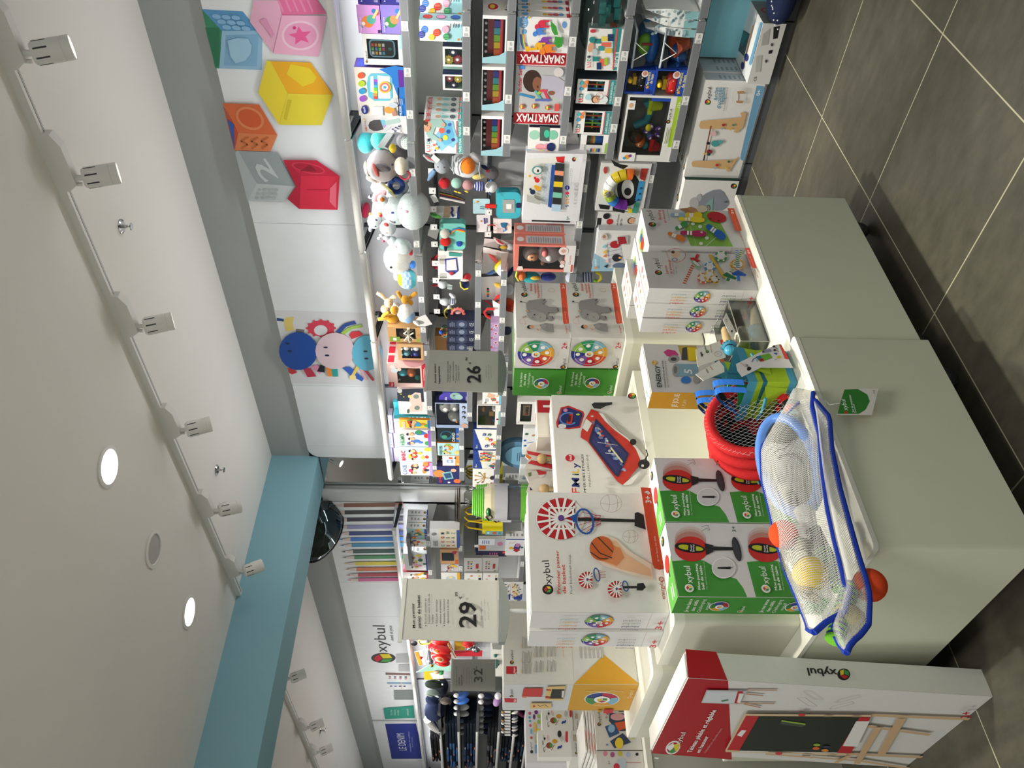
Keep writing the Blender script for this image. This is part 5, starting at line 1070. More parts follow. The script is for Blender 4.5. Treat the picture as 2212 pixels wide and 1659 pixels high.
for i,(xt,z) in enumerate(((771,zat(822,4,X1,1.47)),(822,1.777))):
 wallbox('story_game_box',('navy story game box at the photo edge, upper one','navy story game box at the photo edge, lower one')[i],'game box',9.5,-45,xt,z,.07,X1,col='2c2a80',prints=dict(F=lambda F:F.rect(0,0,1,1,'2f2c86').text('histoires',.1,.8,.08,'d9d4f2',w=.6).disc(.5,.4,.2,'d97ba0').bars(.1,.1,.6,.3,4,'b9b4e0')))
def a_phone(F):
 F.logo(.06,.915,.06,'2b2a2c',w=.3);F.rect(.55,.0,1,.12,'9fcfe0')
def phone(mb,W,D,H):
 mb.rbox(W*.22,.012,H*.24,W*.8,.035,H*.86,.022,'8fd0ea','gloss',5,'y');mb.rbox(W*.27,.009,H*.28,W*.75,.0125,H*.82,.012,'16181c','gloss',4,'y')
 cs=('f0f0f0','6fc24a','e8503a','f2c52a','4a9ae0','f08a2a','e8e8ea','8ad05a','f0d04a','5ab0e8','d94a6a','f0f0f0')
 for i in range(12):mb.box(W*(.32+.13*(i%3)),.007,H*(.74-.085*(i//3)),W*(.42+.13*(i%3)),.0095,H*(.80-.085*(i//3)),cs[i],'gloss')
 mb.ell((W*.51,.009,H*.36),(W*.06,.002,W*.06),'3a8a6a','gloss',14,8)
wallbox('toy_phone_box','white window box with a toy smartphone on the top shelf','toy box',140,73.5,784,1.777,.06,X1,col='f0f1f2',prints=dict(F=a_phone),win=(.2,.16,.84,.9),inner='23405a',product=phone)
def a_music(F):
 F.Z(*ZA);F.rect(0,0,1,1,'f3ebe4');C=F.pp;F.rect(0,0,1,0.0001,'f3ebe4')
 C([(600,560),(690,575),(705,990),(640,990),(632,830),(560,640),(470,590)],'2d7fd6');C([(628,595),(678,598),(682,740),(640,745)],'6a2fa0');C([(628,745),(640,750),(642,985),(634,985)],'1f2a4a')
 C([(400,625),(540,625),(580,660),(585,830),(560,858),(430,860),(378,820),(365,720),(375,650)],'6ac4dc');C([(395,650),(420,645),(430,790),(395,780)],'f3ebe4');C([(455,640),(560,650),(568,840),(465,838)],'e4ecf0')
 for i,c in enumerate(('b05ad0','4a78d8','4ac0d8','6fd04a','f0dc3a','f09a3a','e04a4a')):C([(425,672+24*i),(455,676+24*i),(455,699+24*i),(425,695+24*i)],c)
 F.pe(520,740,52,50,'f0c83a');F.pe(520,740,40,38,'e86a8a');F.pe(520,740,28,26,'f4f0e0');F.pe(520,740,14,12,'4ab0d0')
 for y,c in((640,'e2603a'),(708,'b8d43a'),(772,'3aa0d8'),(836,'a05ad0')):F.pe(316+(y-640)*.08,y,29,26,c)
 F.pe(348,930,29,38,'26348c',-10);F.pt('vtech',(358,955),(350,905),(335,955),'e8ecf6',True)
 C([(410,905),(500,900),(505,980),(415,978)],'eef0f2');F.bars(.28,.1,.42,.3,5,'b9c0d0');F.pe(560,930,45,30,'e0a04a');F.pe(590,890,40,22,'c9d8e8');F.pe(600,960,18,24,'c98a7a')
 F.pt('MUSIK',(668,985),(660,890),(648,985),'dfeaf8',True)
wallbox('music_player_box','large white and blue electronic music toy box on the top shelf','toy box',250,145.5,770,1.777,.1,X1-.01,col='f0e8e2',side='3a2a60',prints=dict(F=a_music,R=lambda F:F.rect(0,0,1,1,'3a2560').rect(0,.0,1,.3,'7a4a3a').rect(.1,.75,.9,.95,'26348c')))
def a_mic(F):
 F.Z(740,200,11.06);F.rect(0,0,1,1,'f1f0f2');C=F.pp
 C([(900,645),(985,875),(820,918),(740,915),(640,860),(615,780),(650,700),(740,655)],'5a565a');C([(900,650),(1020,660),(1030,770),(985,850)],'7fcbe8');F.pe(1005,800,26,34,'d89ae0',20);C([(1020,670),(1340,605),(1385,685),(1370,715),(1030,780)],'b9d5cf');C([(880,600),(950,590),(1100,640),(1000,655)],'dde9e8');C([(990,900),(1050,780),(1190,770),(1120,860),(1020,920)],'dfe6ea')
 for i,(c,ch) in enumerate(zip(('d0406a','e07a3a','d8603a','d86a5a','6ab8c8','d84a5a','9ac06a','e0a03a'),'KIDYWOLF')):F.pt(ch,(590-6*i,915-40*i),(588-6*i,885-40*i),(545-6*i,915-40*i),c,True)
 F.pt('KIDYMIC',(1415,930),(1400,750),(1375,930),'2c2c34');
 for x,y in((1200,860),(1250,900),(1270,820),(1320,850),(1350,790)):F.pe(x,y,26,14,'2f3a80',30)
wallbox('microphone_box','white box picturing a toy microphone, end of the top shelf beside the plush toys','toy box',287,250.5,781,1.777,.07,X1,col='f1f0f2',prints=dict(F=a_mic))
# second shelf
X2=3.60
def a_balls(F):
 F.Z(*ZS);F.rect(0,0,1,1,'eceef0');F.pp([(765,290),(690,300),(600,360),(570,440),(580,495),(768,498)],'9fd0d8')
 for x,y,r,c in((318,350,42,'3f7fd8'),(280,410,40,'2b3f9a'),(400,440,36,'f0c82a'),(460,385,42,'e0452c'),(565,345,42,'f2a8c4'),(575,430,38,'2f9a5a')):
  F.pe(x,y,r,r*1.05,c)
  for k in(-1,0,1):F.pl([(x-r*.7,y+k*r*.4),(x,y+k*r*.5),(x+r*.7,y+k*r*.4)],.004,'e9e4e0')
 F.plogo(725,460,16,(738,480),(640,474),(735,460)) if False else F.pe(725,462,16,15,'d8853a')
 F.pt('xybul',(712,455),(712,480),(640,455),'5a7a80') if False else F.bars(.72,.12,.92,.34,4,'5a7a80')
def a_ball_r(F):
 F.rect(0,0,1,1,'a5cdd4')
 for y,c in((.82,'d9342c'),(.52,'e8a0d0'),(.2,'2b4fb0')):F.disc(.5,y,.115,'3a3f45',ry=.11);F.disc(.5,y,.1,c)
wb=wallbox('sensory_ball_box','white and teal box of textured sensory balls, front one on the second shelf','toy box',88.6,43.5,906,1.489,.075,X2,col='e9ecee',prints=dict(F=a_balls,R=a_ball_r),group='sensory ball boxes')
dup(wb,(wb.location.x+.1,wb.location.y-.075,wb.location.z),'white and teal box of textured sensory balls, set back at the photo edge')
def a_gear(F):F.rect(0,0,1,1,'f0eee8',0)
def gear(mb,c,r,col,n=12):
 x,y,z=c;pts=[(x+(r if i%4<2 else r*.82)*math.cos(math.pi*2*i/(4*n)),z+(r if i%4<2 else r*.82)*math.sin(math.pi*2*i/(4*n))) for i in range(4*n)]
 mb.prism(pts,y,y+.012,col,'plastic',lambda a,b,h:(a,h,b))
def gears(order):
 def f(mb,W,D,H):
  r=W*.24
  for(x,z),c in zip(order,('e8d24a','c23a50','1f2850')):
   gear(mb,(W*x,.006,H*z),r,c);mb.ell((W*x,.006,H*z),(r*.45,.004,r*.45),{'e8d24a':'e0d7a0','c23a50':'f1e6e6','1f2850':'f0f0f2'}[c],'plastic',8 if c!='e8d24a' else 16,6)
 return f
ZB=(860,0,5.53)
for yl,yr,order,lab in((144,101.5,((.32,.72),(.34,.32),(.7,.52)),'white gear toy window box, nearer to the ball boxes on the second shelf'),(195,161.5,((.68,.3),(.72,.68),(.3,.5)),'white gear toy window box, nearer to the water mat boxes on the second shelf')):
 wallbox('gear_toy_box',lab,'toy box',yl,yr,956.5,1.489,.11,X2,col='f0eee9',side='8fc9bb',win=(.1,.1,.9,.9),inner='a9dccb',product=gears(order),prints=dict(R=lambda F:F.rect(0,0,1,1,'b9d9cc').rect(0,0,.5,1,'22304e').rect(.78,0,1,1,'c06a5a')),group='gear toy boxes')
def a_mat(F):
 F.Z(*ZA);F.rect(0,0,1,1,'f2f3f3');C=F.pp
 C([(1140,1015),(1185,1012),(1182,1308),(1140,1308)],'3f9c9a');F.pt('TAPIS D’EAU / WATER MAT',(1172,1300),(1168,1025),(1152,1300),'eaf6f4',True);C([(1128,1030),(1137,1030),(1137,1305),(1128,1305)],'d8555a')
 C([(990,1020),(1100,1030),(1120,1120),(1145,1200),(1100,1260),(1060,1240),(1000,1290),(960,1230),(950,1150),(990,1100)],'8fcbe6');C([(1000,1060),(1080,1060),(1110,1150),(1090,1220),(1030,1240),(990,1180)],'6ab8de')
 for x,y,r,c in((1005,1110,26,'e8705a'),(1060,1120,18,'2f5fb0'),(1035,1172,22,'f0dc4a'),(1070,1060,14,'3f6fc0'),(1100,1190,14,'4a3a8a')):F.pe(x,y,r,r,c)
 C([(890,1018),(1000,1012),(1040,1060),(1020,1090),(950,1080),(930,1140),(985,1180),(960,1200),(900,1180),(870,1140)],'a9cdc6');F.pe(885,1080,30,46,'e4b08c',20);F.pe(868,1040,20,24,'5a3f2c');F.pe(1020,1060,16,18,'e4b08c');F.pe(990,1190,14,16,'e4b08c');F.pl([(900,1105),(910,1090),(905,1075)],.012,'a3403a');F.pe(882,1068,4,4,'2a1f1c')
 for ch,y,c in(('L',1290,'d9342c'),('U',1258,'d9342c'),('D',1222,'2a9a8a'),('i',1200,'22305e')):F.pt(ch,(905,y),(903,y-26),(876,y),c,True)
 F.pe(880,1022,18,10,'d8444a');F.pe(940,1230,12,12,'e8705a');F.pe(960,1258,14,12,'f0c83a');F.pe(950,1275,8,8,'3a4f90')
def a_mat_r(F):
 F.rect(0,0,1,1,'eceeee');F.rect(0,0,1,.1,'3f9c9a');F.rect(0,.13,1,.16,'d8555a');F.text('LUDI',.75,.84,.32,'c83a3a',rot=90,w=.11,bold=True);F.disc(.5,.66,.07,'d9a98a');F.disc(.5,.5,.06,'7fc4c4',ry=.1);F.disc(.5,.3,.09,'55636a',ry=.07)
m0=wallbox('water_mat_box','white and teal water play mat box, front one of four on the second shelf','toy box',330.5,257.5,917,1.489,.055,X2,col='eef0f0',prints=dict(F=a_mat,R=a_mat_r),group='water mat boxes')
for i,w in enumerate(('second','third','fourth')):dup(m0,(m0.location.x+.057*(i+1),m0.location.y-.004,m0.location.z),'white and teal water play mat box, %s from the front on the second shelf'%w)
# third shelf: xylophones
def xylo(mb,W,D,H):
 mb.box(W*.10,.02,H*.22,W*.9,.12,H*.34,'d8303a','gloss');mb.box(W*.14,.04,H*.34,W*.86,.13,H*.8,'9c1f2a','gloss')
 for i,c in enumerate(('ea6a2a','f2cf2a','8fd03a','3fb0b8','3a3fa8')):
  x=W*(.15+.148*i);mb.box(x,.012,H*.32,x+W*.13,.10,H*.56,c,'gloss');mb.ell((x+W*.065,.02,H*.86),(.007,.007,.007),'e9e9e6','gloss',8,6)
 mb.tube([(W*.1,.015,H*.26),(W*.9,.015,H*.26)],.008,'e8404a','gloss',8)
def a_xylo(F):F.rect(0,0,1,1,'f2f2f1') if False else F.poly([(0,0),(.3,0),(.18,.35),(.12,1),(0,1)],'9fcbd6')
def a_xylo_r(F):F.rect(0,0,1,1,'eceae8');F.disc(.5,.62,.3,'c9343a',ry=.2);F.disc(.5,.64,.2,'e8c84a',ry=.1);F.line([(.3,.3),(.7,.2)],.02,'e8d86a');F.logo(.3,.08,.1)
x0=wallbox('xylophone_box','white window box with a red toy xylophone, nearest to the camera on its shelf','toy box',137,33.5,1042,1.287,.2,X2,col='f2f2f1',win=(.12,.14,.93,1.0),inner='1d1e22',product=xylo,prints=dict(F=a_xylo,R=a_xylo_r),group='xylophone boxes')
for y,w in((239.5,'in the middle of its shelf'),(337.5,'at the plush toy end of its shelf')):
 q=at(1090,y,X=X2);dup(x0,(X2,q.y,1.287),'white window box with a red toy xylophone, '+w)
# fourth shelf: magnetic construction sets
def a_smart(bottom):
 def f(F):
  F.Z(*ZA);C=F.pp
  if bottom:
   F.rect(0,0,1,1,'b9b9ba');C([(1620,958),(2010,965),(2000,1062),(1615,1050)],'b8202e')
   C([(1660,560),(1715,560),(1715,590),(1665,590)],'4a8ad0');F.pt('Builder Set',(1682,780),(1688,585),(1655,780),'b8304a',True)
   F.pe(1775,690,78,95,'3a251e');F.pe(1820,715,42,62,'8a5a42');C([(1860,640),(1990,650),(2060,700),(2050,850),(1900,800),(1840,790),(1850,720)],'b9b4c4');F.pe(1940,790,30,20,'8a5a42');F.pe(1820,738,6,12,'5a3028')
   for a,bb,c in(((1665,800),(1790,830),'3a86b8'),((1800,770),(1850,850),'5ab0a8'),((1820,800),(1870,760),'9ac03a'),((1880,780),(1920,860),'d8405a'),((1800,850),(1930,850),'5a6ab0'),((1840,770),(1900,770),'d8405a')):F.pl([a,bb],.05,c)
   for x,y in((1690,905),(1795,900),(1910,912)):F.pe(x,y,24,22,'c0443a');F.pe(x-8,y,8,18,'e8d86a');F.pe(x+10,y-6,8,8,'3f8a4a')
   C([(1965,880),(2008,880),(2005,940),(1962,940)],'d8504a');F.pe(2000,610,42,40,'d9d2d2');b0,b1=1055,965
  else:
   F.rect(0,0,1,1,'ecebea');C([(1645,435),(2070,455),(2060,560),(1640,548)],'b8202e');F.pe(1700,190,40,50,'6aa6dc');F.pt('My First',(1718,225),(1712,150),(1690,225),'f0f4f8',True)
   C([(1648,140),(1670,140),(1665,430),(1648,430)],'8fc0e0');F.pe(1706,268,20,20,'6aa6dc');F.pe(1706,385,22,24,'6aa6dc')
   for k,c in enumerate(('7a5ac0','4a86d0','5ab05a','e8d24a','e08a3a')):F.pl([(1672+8*k,290),(1678+8*k,360),(1700+7*k,420)],.014,c);F.pl([(1735+k*6,135),(1725+k*6,155)],.014,c)
   def beast(x,y,s,c,neck=0):
    F.pe(x,y,34*s,34*s,c);F.pl([(x+20*s,y-24*s),(x+62*s,y-24*s)],.035*s,c);F.pl([(x+20*s,y+22*s),(x+62*s,y+22*s)],.035*s,c);F.pe(x-(40+neck)*s,y+24*s,22*s,24*s,c)
    if neck:F.pl([(x-10,y+20),(x-neck*s-38*s,y+30*s)],.05,c)
   beast(1858,200,1.0,'d8304a');beast(1835,262,.9,'4a86d8');beast(1880,340,.95,'8a3fa8');beast(1830,385,.95,'f0b42a',60);beast(1905,405,1.1,'f0852a')
   C([(1930,165),(1980,215),(1995,285),(1965,290),(1940,250)],'3f9a3a');C([(1970,300),(2035,310),(2030,385),(1995,400),(1960,360)],'3f9a3a');F.pe(2065,195,42,55,'e6e2e0');F.pe(2050,200,22,30,'6a9ad0');b0,b1=548,455
  # lettering reads from the bottom up on the end of the box
  F.pt('SMARTMAX',(2052 if not bottom else 1998,b1+8),(1672 if not bottom else 1640,b1-3),(2052 if not bottom else 1998,b0-14),'f3eeee',True)
 return f
s0=wallbox('construction_set_box','white and red magnetic animal set box, front one, with toy animals printed on it','toy box',141.5,35.5,1117,1.005,.055,X2,col='b8202e',prints=dict(F=a_smart(False),R=lambda F:F.rect(0,0,1,1,'eae8e6').rect(0,0,1,.1,'b8202e').disc(.5,.87,.07,'6aa6dc').disc(.5,.5,.05,'e0b43a').disc(.5,.4,.05,'d85a4a').disc(.5,.3,.06,'b0485a').disc(.5,.2,.05,'5a8ac0')),group='magnetic animal sets')
for i,w in enumerate(('second','third','fourth')):dup(s0,(s0.location.x+.058*(i+1),s0.location.y-.006*(i+1),s0.location.z),'white and red magnetic animal set box, %s from the front'%w)
wallbox('construction_set_box','grey and red magnetic builder set box picturing a child','toy box',268.5,142.5,1112,1.005,.055,X2-.004,col='b8202e',prints=dict(F=a_smart(True)))
def a_animalball(F):
 F.Z(*ZA);F.rect(0,0,1,1,'eceae8');C=F.pp
 C([(1725,1270),(1790,1280),(1840,1390),(1730,1388)],'8ab8d0');F.pe(1795,1150,46,40,'9fcdb8');F.pe(1950,1150,44,40,'7fc4a8');C([(1842,1075),(1925,1080),(1920,1205),(1840,1200)],'4a5a55');F.pe(1900,1140,24,34,'3fc09a')
 F.pe(1840,1250,38,24,'f0a0a8');F.pe(1890,1250,26,26,'f0a0b0');F.pe(1935,1252,38,36,'1f2a60');F.pe(1850,1300,38,24,'e8dc5a');F.pe(1912,1302,34,22,'ee8a3a');F.pe(1820,1335,34,18,'4a78c0');F.pe(1868,1338,24,16,'26346a');F.pe(1860,1370,50,14,'d86a72');F.pe(1920,1368,34,14,'c84a58')
 F.pe(1755,1362,12,12,'d8853a');F.pt('xybul',(1764,1352),(1758,1298),(1748,1352),'e8eef2')
wallbox('animal_ball_box','white and blue box of rubber animal balls beside the red builder set','toy box',350.5,275.5,1141,1.005,.12,X2-.02,col='eceae8',side='2b2f4a',prints=dict(F=a_animalball))
# fifth shelf
def a_briq(F):
 F.Z(*ZR);F.rect(0,0,1,1,'eceae6');C=F.pp;C([(485,240),(568,235),(522,600),(490,600)],'2f8a88');F.pt('BRIQUI',(540,570),(548,445),(500,570),'e6f2f0',True);C([(520,245),(535,245),(496,590),(484,590)],'d8555a')
 for x,y,w,h,c in((360,350,60,40,'2f8a88'),(420,330,60,40,'e8d25a'),(470,320,50,60,'1f3a68'),(430,380,80,40,'e8705a'),(390,410,50,40,'3f9a98'),(450,430,60,40,'e8c04a'),(400,530,60,60,'e8705a'),(345,500,60,40,'2f8a88'),(370,560,40,60,'1f3a68'),(430,520,30,60,'a9c83a')):C([(x-w/2,y-h/2),(x+w/2,y-h/2),(x+w/2,y+h/2),(x-w/2,y+h/2)],c)
 F.pe(300,400,26,44,'dca684',15);F.pe(335,440,24,30,'b9cdd0');F.pe(312,335,26,26,'2f8a88');F.pe(320,260,26,16,'c8404a')
 for ch,y,c in(('L',568,'d9342c'),('U',542,'d9342c'),('D',512,'2a9a8a'),('i',488,'22305e')):F.pt(ch,(298,y),(297,y-22),(268,y),c,True)
wallbox('brick_box','white and teal building brick box tilted on the fifth shelf','toy box',152,61.5,1268,.759,.06,X2,col='e3e6e4',prints=dict(F=a_briq))
b=MB();p=at(1300,35,X=3.7);b.ell((3.70,p.y,.86),(.10,.15,.10),(.72,.86,.85),'clear',20,12,pw=.6);q=b.build('brick_bag',None)
t=thing('brick_bag','clear zip bag of teal and coral bricks behind the white brick box','toy bag',(3.7,p.y,.76));q.name='bag_film';q.parent=t;q.location=(-3.7,-p.y,-.76);b=MB()
rd=random.Random(5)
for i in range(16):
 x,y,z=rd.uniform(-.06,.06),rd.uniform(-.1,.1),rd.uniform(.02,.11);b.box(x-.02,y-.025,z-.015,x+.02,y+.025,z+.015,rd.choice(('2f8a88','2f8a88','e8705a','246a78','3f9a98')),'plastic')
b.build('bricks',t)
def cage(alt):
 def f(mb,W,D,H):
  cs=('d85a3a','8ad04a','3a78c0','d85a3a')
  for i in range(4):x=W*(.3+.17*i)*1;mb.tube([(W*(.28+.16*i),.012,H*.2),(W*(.28+.16*i),.012,H*.72)],.004,cs[i],'plastic',6)
  mb.tube([(W*.2,.016,H*.5),(W*.85,.016,H*.5)],.004,'8ad04a','plastic',6)
  for i in range(5):mb.ell((W*(.3+.12*i),.03,H*(.3+.1*(i%3))),(.014,.014,.014),'2f9a98','plush',10,8)
 return f
def a_cube(F):
 F.rect(0,0,1,.2,'2f8a88');F.rect(0,.2,1,.225,'d8555a');F.text('CUBE DE MANIPULATION',.05,.1,.055,'e2f0ee',w=.88,bold=True);F.text('MOTOR SKILLS CUBE',.05,.03,.045,'cfe6e4',w=.75)
 for ch,x,c in(('L',.06,'d9342c'),('U',.16,'d9342c'),('D',.27,'2a9a8a'),('i',.38,'22305e')):F.text(ch,x,.84,.1,c,bold=True)
 for x,y,c in((.62,.9,'4a9ac0'),(.74,.82,'e88a4a'),(.85,.9,'4ab0b8'),(.9,.78,'e88a4a')):F.disc(x,y,.05,c)
c0=wallbox('motor_skills_cube_box','white and teal motor skills cube box showing a baby, on the fifth shelf','toy box',224,171.5,1246,.759,.11,X2,col='eceae8',side='2c3a42',win=(.52,.32,.94,.74),inner='23282c',product=cage(0),prints=dict(F=lambda F:(a_cube(F),F.baby(.2,.5,.1),F.disc(.3,.7,.08,'a9d4dc'),F.ring(.36,.42,.09,.012,'c0706a'))))
wallbox('motor_skills_cube_box','white and teal motor skills cube box with a wide window, beside the stacking cups','toy box',289,239.5,1240,.759,.11,X2,col='eceae8',side='3a4248',win=(.06,.28,.94,.72),inner='20302e',product=cage(1),prints=dict(F=a_cube))
def cups(mb,W,D,H):
 for i,c in enumerate(('2a6fc8','e8c83a','d87a3a','3a6a50','7a5a50')):mb.lathe([(W*.3,H*(.42+.07*i)),(W*.3,H*(.42+.07*(i+1)))],(W*.6,D*.45,0),(0,0,1),c,'gloss',20)
 mb.lathe([(W*.26,H*.2),(W*.31,H*.44)],(W*.6,D*.45,0),(0,0,1),'2a6fc8','gloss',20)
wallbox('stacking_cup_box','white window box of stacking cups at the end of the fifth shelf','toy box',332,290.5,1254,.759,.1,X2,col='eceae8',win=(.45,.22,.95,.8),inner='1d2a3a',product=cups,prints=dict(F=lambda F:(F.logo(.06,.82,.08,w=.3),F.rect(.05,.06,.6,.13,'9acb4a',.03),[F.rect(.12+.0*i,.3+.07*i,.3,.36+.07*i,c) for i,c in enumerate(('2a3a70','4a86c0','e8c83a','e88a6a','3a5a90'))])))
for i in range(3):
 b=MB();b.prism([(0,0),(.11,0),(.09,.15),(.0,.15)],0,.025,'1f4a3c','card',lambda a,c,h:(a,h,c));tag(b.build('card_folder',None,(3.69,2.03-.032*i,.759)),'dark green card folder on the fifth shelf, %s from the cup box'%('first','second','third')[i],'card folder','dark green card folders')
# sixth shelf
def foil(i,y,lab):
 b=MB();W_,H_=.035,zat(1392,y,3.66,at(1440,y,X=3.66).y)-.435;p=at(1440,y,X=3.66)
 vs=[];n=8
 for k in range(n+1):
  s=k/n;w=.019*min(1,2.4*(1-s))*(1 if s>.02 else.6);lean=.05*s*s
  for dx in(-.08,.08):vs+=[(dx+lean,-w,H_*s),(dx+lean,w,H_*s)]
 fs=[]
 for k in range(n):
  a=4*k;fs+=[(a,a+4,a+5,a+1),(a+2,a+3,a+7,a+6),(a,a+2,a+6,a+4),(a+1,a+5,a+7,a+3)]
 b.add(vs,fs,'dfe3e0','gloss');fl=Fc(b,(-.081,.017,0),(0,-1,0),(0,0,1),.034,H_,'gloss');rd=random.Random(i)
 fl.rect(0,0,1,.28,'8fc0c4')
 for q in range(14):fl.disc(rd.random(),rd.random()*.8+.1,.012+.02*rd.random(),rd.choice(('7f9aa0','a9c4c8','6f8a98')),n=10)
 tag(b.build('bath_powder_pouch',None,(3.68,p.y,.432)),lab,'pouch','dotted bath pouches')
for i,(y,w) in enumerate(((20,'nearest to the photo edge'),(39,'in the middle of the three'),(59,'next to the clear tubs'))):foil(i,y,'white dotted foil pouch standing on the sixth shelf, '+w)
def tub(lab,yl,yr,xt,z,fill):
 a,c=at(1430,yl,X=X2),at(1430,yr,X=X2);h=zat(xt,(yl+yr)/2,X2,(a.y+c.y)/2)-z;t=thing('bath_toy_tub',lab,'toy tub',(X2+.005,c.y,z));w=a.y-c.y
 b=MB()
 vs=[(x,y,zz) for zz,k in((0,.012),(h,0)) for x,y in((k,k),(.2-k,k),(.2-k,w-k),(k,w-k))]
 b.add(vs,[(0,3,2,1),(0,1,5,4),(1,2,6,5),(2,3,7,6),(3,0,4,7),(4,5,6,7)],(.8,.86,.9),'clear');b.build('tub_wall',t)
 b=MB();b.tube([(0,0,h),(.2,0,h),(.2,w,h),(0,w,h)],.006,'c9d4dc','gloss',6,True);b.build('tub_rim',t)
 b=MB();fill(b,w,h);b.build('bath_toys',t)
 b=MB();b.tube([(-.004,w*.8,h),(-.012,w*.55,h*.55),(-.01,w*.3,h*1.0)],.0025,'eeeeea','plastic',6);b.build('tie',t)
zt2=.432
def f1(b,w,h):b.ell((.06,w*.5,h*.55),(.04,.05,h*.3),'8fd03a','plastic');b.ell((.06,w*.55,h*.3),(.05,.08,h*.25),'2f6fc0','plastic');b.ell((.12,w*.3,h*.5),(.05,.06,h*.3),'4a8ac0','plastic');b.tube([(.02,w*.4,h*.3),(.02,w*.4,h*.75)],.006,'d8404a')
def f2(b,w,h):b.lathe([(.03,0),(.045,h*.5),(.052,h*.55),(.05,h*.5)],(.06,w*.42,h*.1),(-.3,.2,1),'e0663a','plastic',20);b.ell((.1,w*.75,h*.35),(.05,.05,h*.3),'4a7ac0','plastic');b.ell((.06,w*.8,h*.25),(.03,.03,h*.2),'3a6ab0','plastic')
zm=zat(1432,105,X2,at(1432,105,X=X2).y)
tub('clear tub of bath toys with a green and blue turtle, stacked on the other tub',149,69,1371,zm,f1);tub('clear tub of bath toys with an orange cup, under the turtle tub',149,66,1433,zt2,f2)
def boat(cols):
 def f(mb,W,D,H):
  mb.ell((W*.5,.03,H*.42),(W*.34,.03,H*.2),cols[0],'gloss',18,10,pw=.7);mb.box(W*.34,.012,H*.5,W*.66,.05,H*.72,cols[1],'gloss');mb.ell((W*.5,.02,H*.82),(W*.12,.025,H*.1),'f0c82a','gloss',14,8)
  for q in(.36,.5,.64):mb.ell((W*q,.004,H*.42),(.006,.003,.006),'f0f0ee','gloss',8,6)
 return f
def a_boat(F):F.rect(0,0,1,.3,'2348a8');F.text('Mes animaux',.35,.17,.1,'f0dc6a',w=.58,bold=True);F.text('de bain',.45,.05,.1,'f0e6b0',w=.4,bold=True);F.disc(.1,.14,.09,'26348c',ry=.06);F.star(.3,.2,.07,'f0b04a');F.rect(0,.3,.1,1,'2348a8');F.disc(.85,.36,.12,'e8e0e4');F.disc(.87,.36,.08,'c98a72')
zb2=zat(1412,180,X2,at(1412,180,X=X2).y)
wallbox('bath_boat_box','blue open box with a yellow and black bath boat, upper one','toy box',203,150.5,1351,zb2,.12,X2,col='2348a8',win=(.1,.28,.96,.95),inner='1b2f60',product=boat(('1a1a1c','f0c02a')),prints=dict(F=a_boat))
wallbox('bath_boat_box','blue open box with a red bath boat, lower one','toy box',219,150.5,1413,.432,.12,X2-.01,col='2348a8',win=(.1,.28,.96,.95),inner='1b2038',product=boat(('d2302c','e8c020')),prints=dict(F=a_boat))
def bath(mb,W,D,H):
 P='plastic'
 mb.ell((W*.25,.05,H*.62),(W*.09,.045,H*.1),'e8752a',P);mb.ell((W*.33,.05,H*.72),(W*.1,.05,H*.16),'c9b020','clear',16,10,(0,30,0));mb.ell((W*.24,.01,H*.64),(.008,.004,.008),'f3f3f0','gloss',10,8);mb.ell((W*.24,.006,H*.64),(.004,.003,.004),'16161a','gloss',8,6)
 mb.tube([(W*.45,.07,H*.75),(W*.55,.06,H*.55),(W*.72,.06,H*.5),(W*.85,.06,H*.62)],.02,'1f8a9a',P,10);mb.tube([(W*.3,.06,H*.45),(W*.42,.06,H*.48)],.013,'2a9ab0',P)
 for i in range(5):a=R(72*i+20);mb.ell((W*(.44)+.03*math.cos(a),.02,H*.42+.03*math.sin(a)),(.019,.006,.012),'5a2a90','gloss',12,8,(0,-math.degrees(a),0));mb.ell((W*.44+.034*math.cos(a),.013,H*.42+.034*math.sin(a)),(.008,.003,.005),'eeeaf4','gloss',8,6,(0,-math.degrees(a),0))
 mb.ell((W*.5,.02,H*.52),(.02,.01,.016),'e8e02a',P);mb.lathe([(.02,0),(.034,.05),(.036,.055),(.03,.05)],(W*.8,.04,H*.34),(.15,0,1),'c8dc2a',P,18);mb.box(W*.68,.03,H*.5,W*.88,.06,H*.58,'c8dc2a',P)
 mb.lathe([(.018,0),(.036,.04),(.04,.045),(.034,.04)],(W*.16,.04,H*.24),(.3,0,1),'d8242c',P,18);mb.box(W*.12,.03,H*.36,W*.3,.06,H*.43,'d8242c',P);mb.ell((W*.18,.05,H*.5),(.022,.02,.018),'1f8a9a',P)
def a_bath(F):F.rect(.24,.0,1,.115,'a8c83a',.0);F.text('12+',.84,.03,.06,'f0f4e0',bold=True,w=.08);F.logo(.6,.17,.075,w=.16);F.rect(0,.7,.14,1,'eceae8');F.disc(.07,.85,.05,'e8a03a');F.disc(.05,.9,.03,'3aa0c0');F.disc(.09,.8,.03,'8a3fa0');F.bars(.3,.15,.56,.21,2,'8a9a5a');F.rect(.8,.86,.93,1,'eceae8');F.disc(.86,.93,.045,'d8b08a')
wallbox('bath_toy_box','large white window box of colourful suction bath toys on the sixth shelf','toy box',348,205.5,1347,.432,.1,X2-.015,col='e6e5e1',win=(.1,.22,.97,.97),inner='5c5e5c',product=bath,prints=dict(F=a_bath))
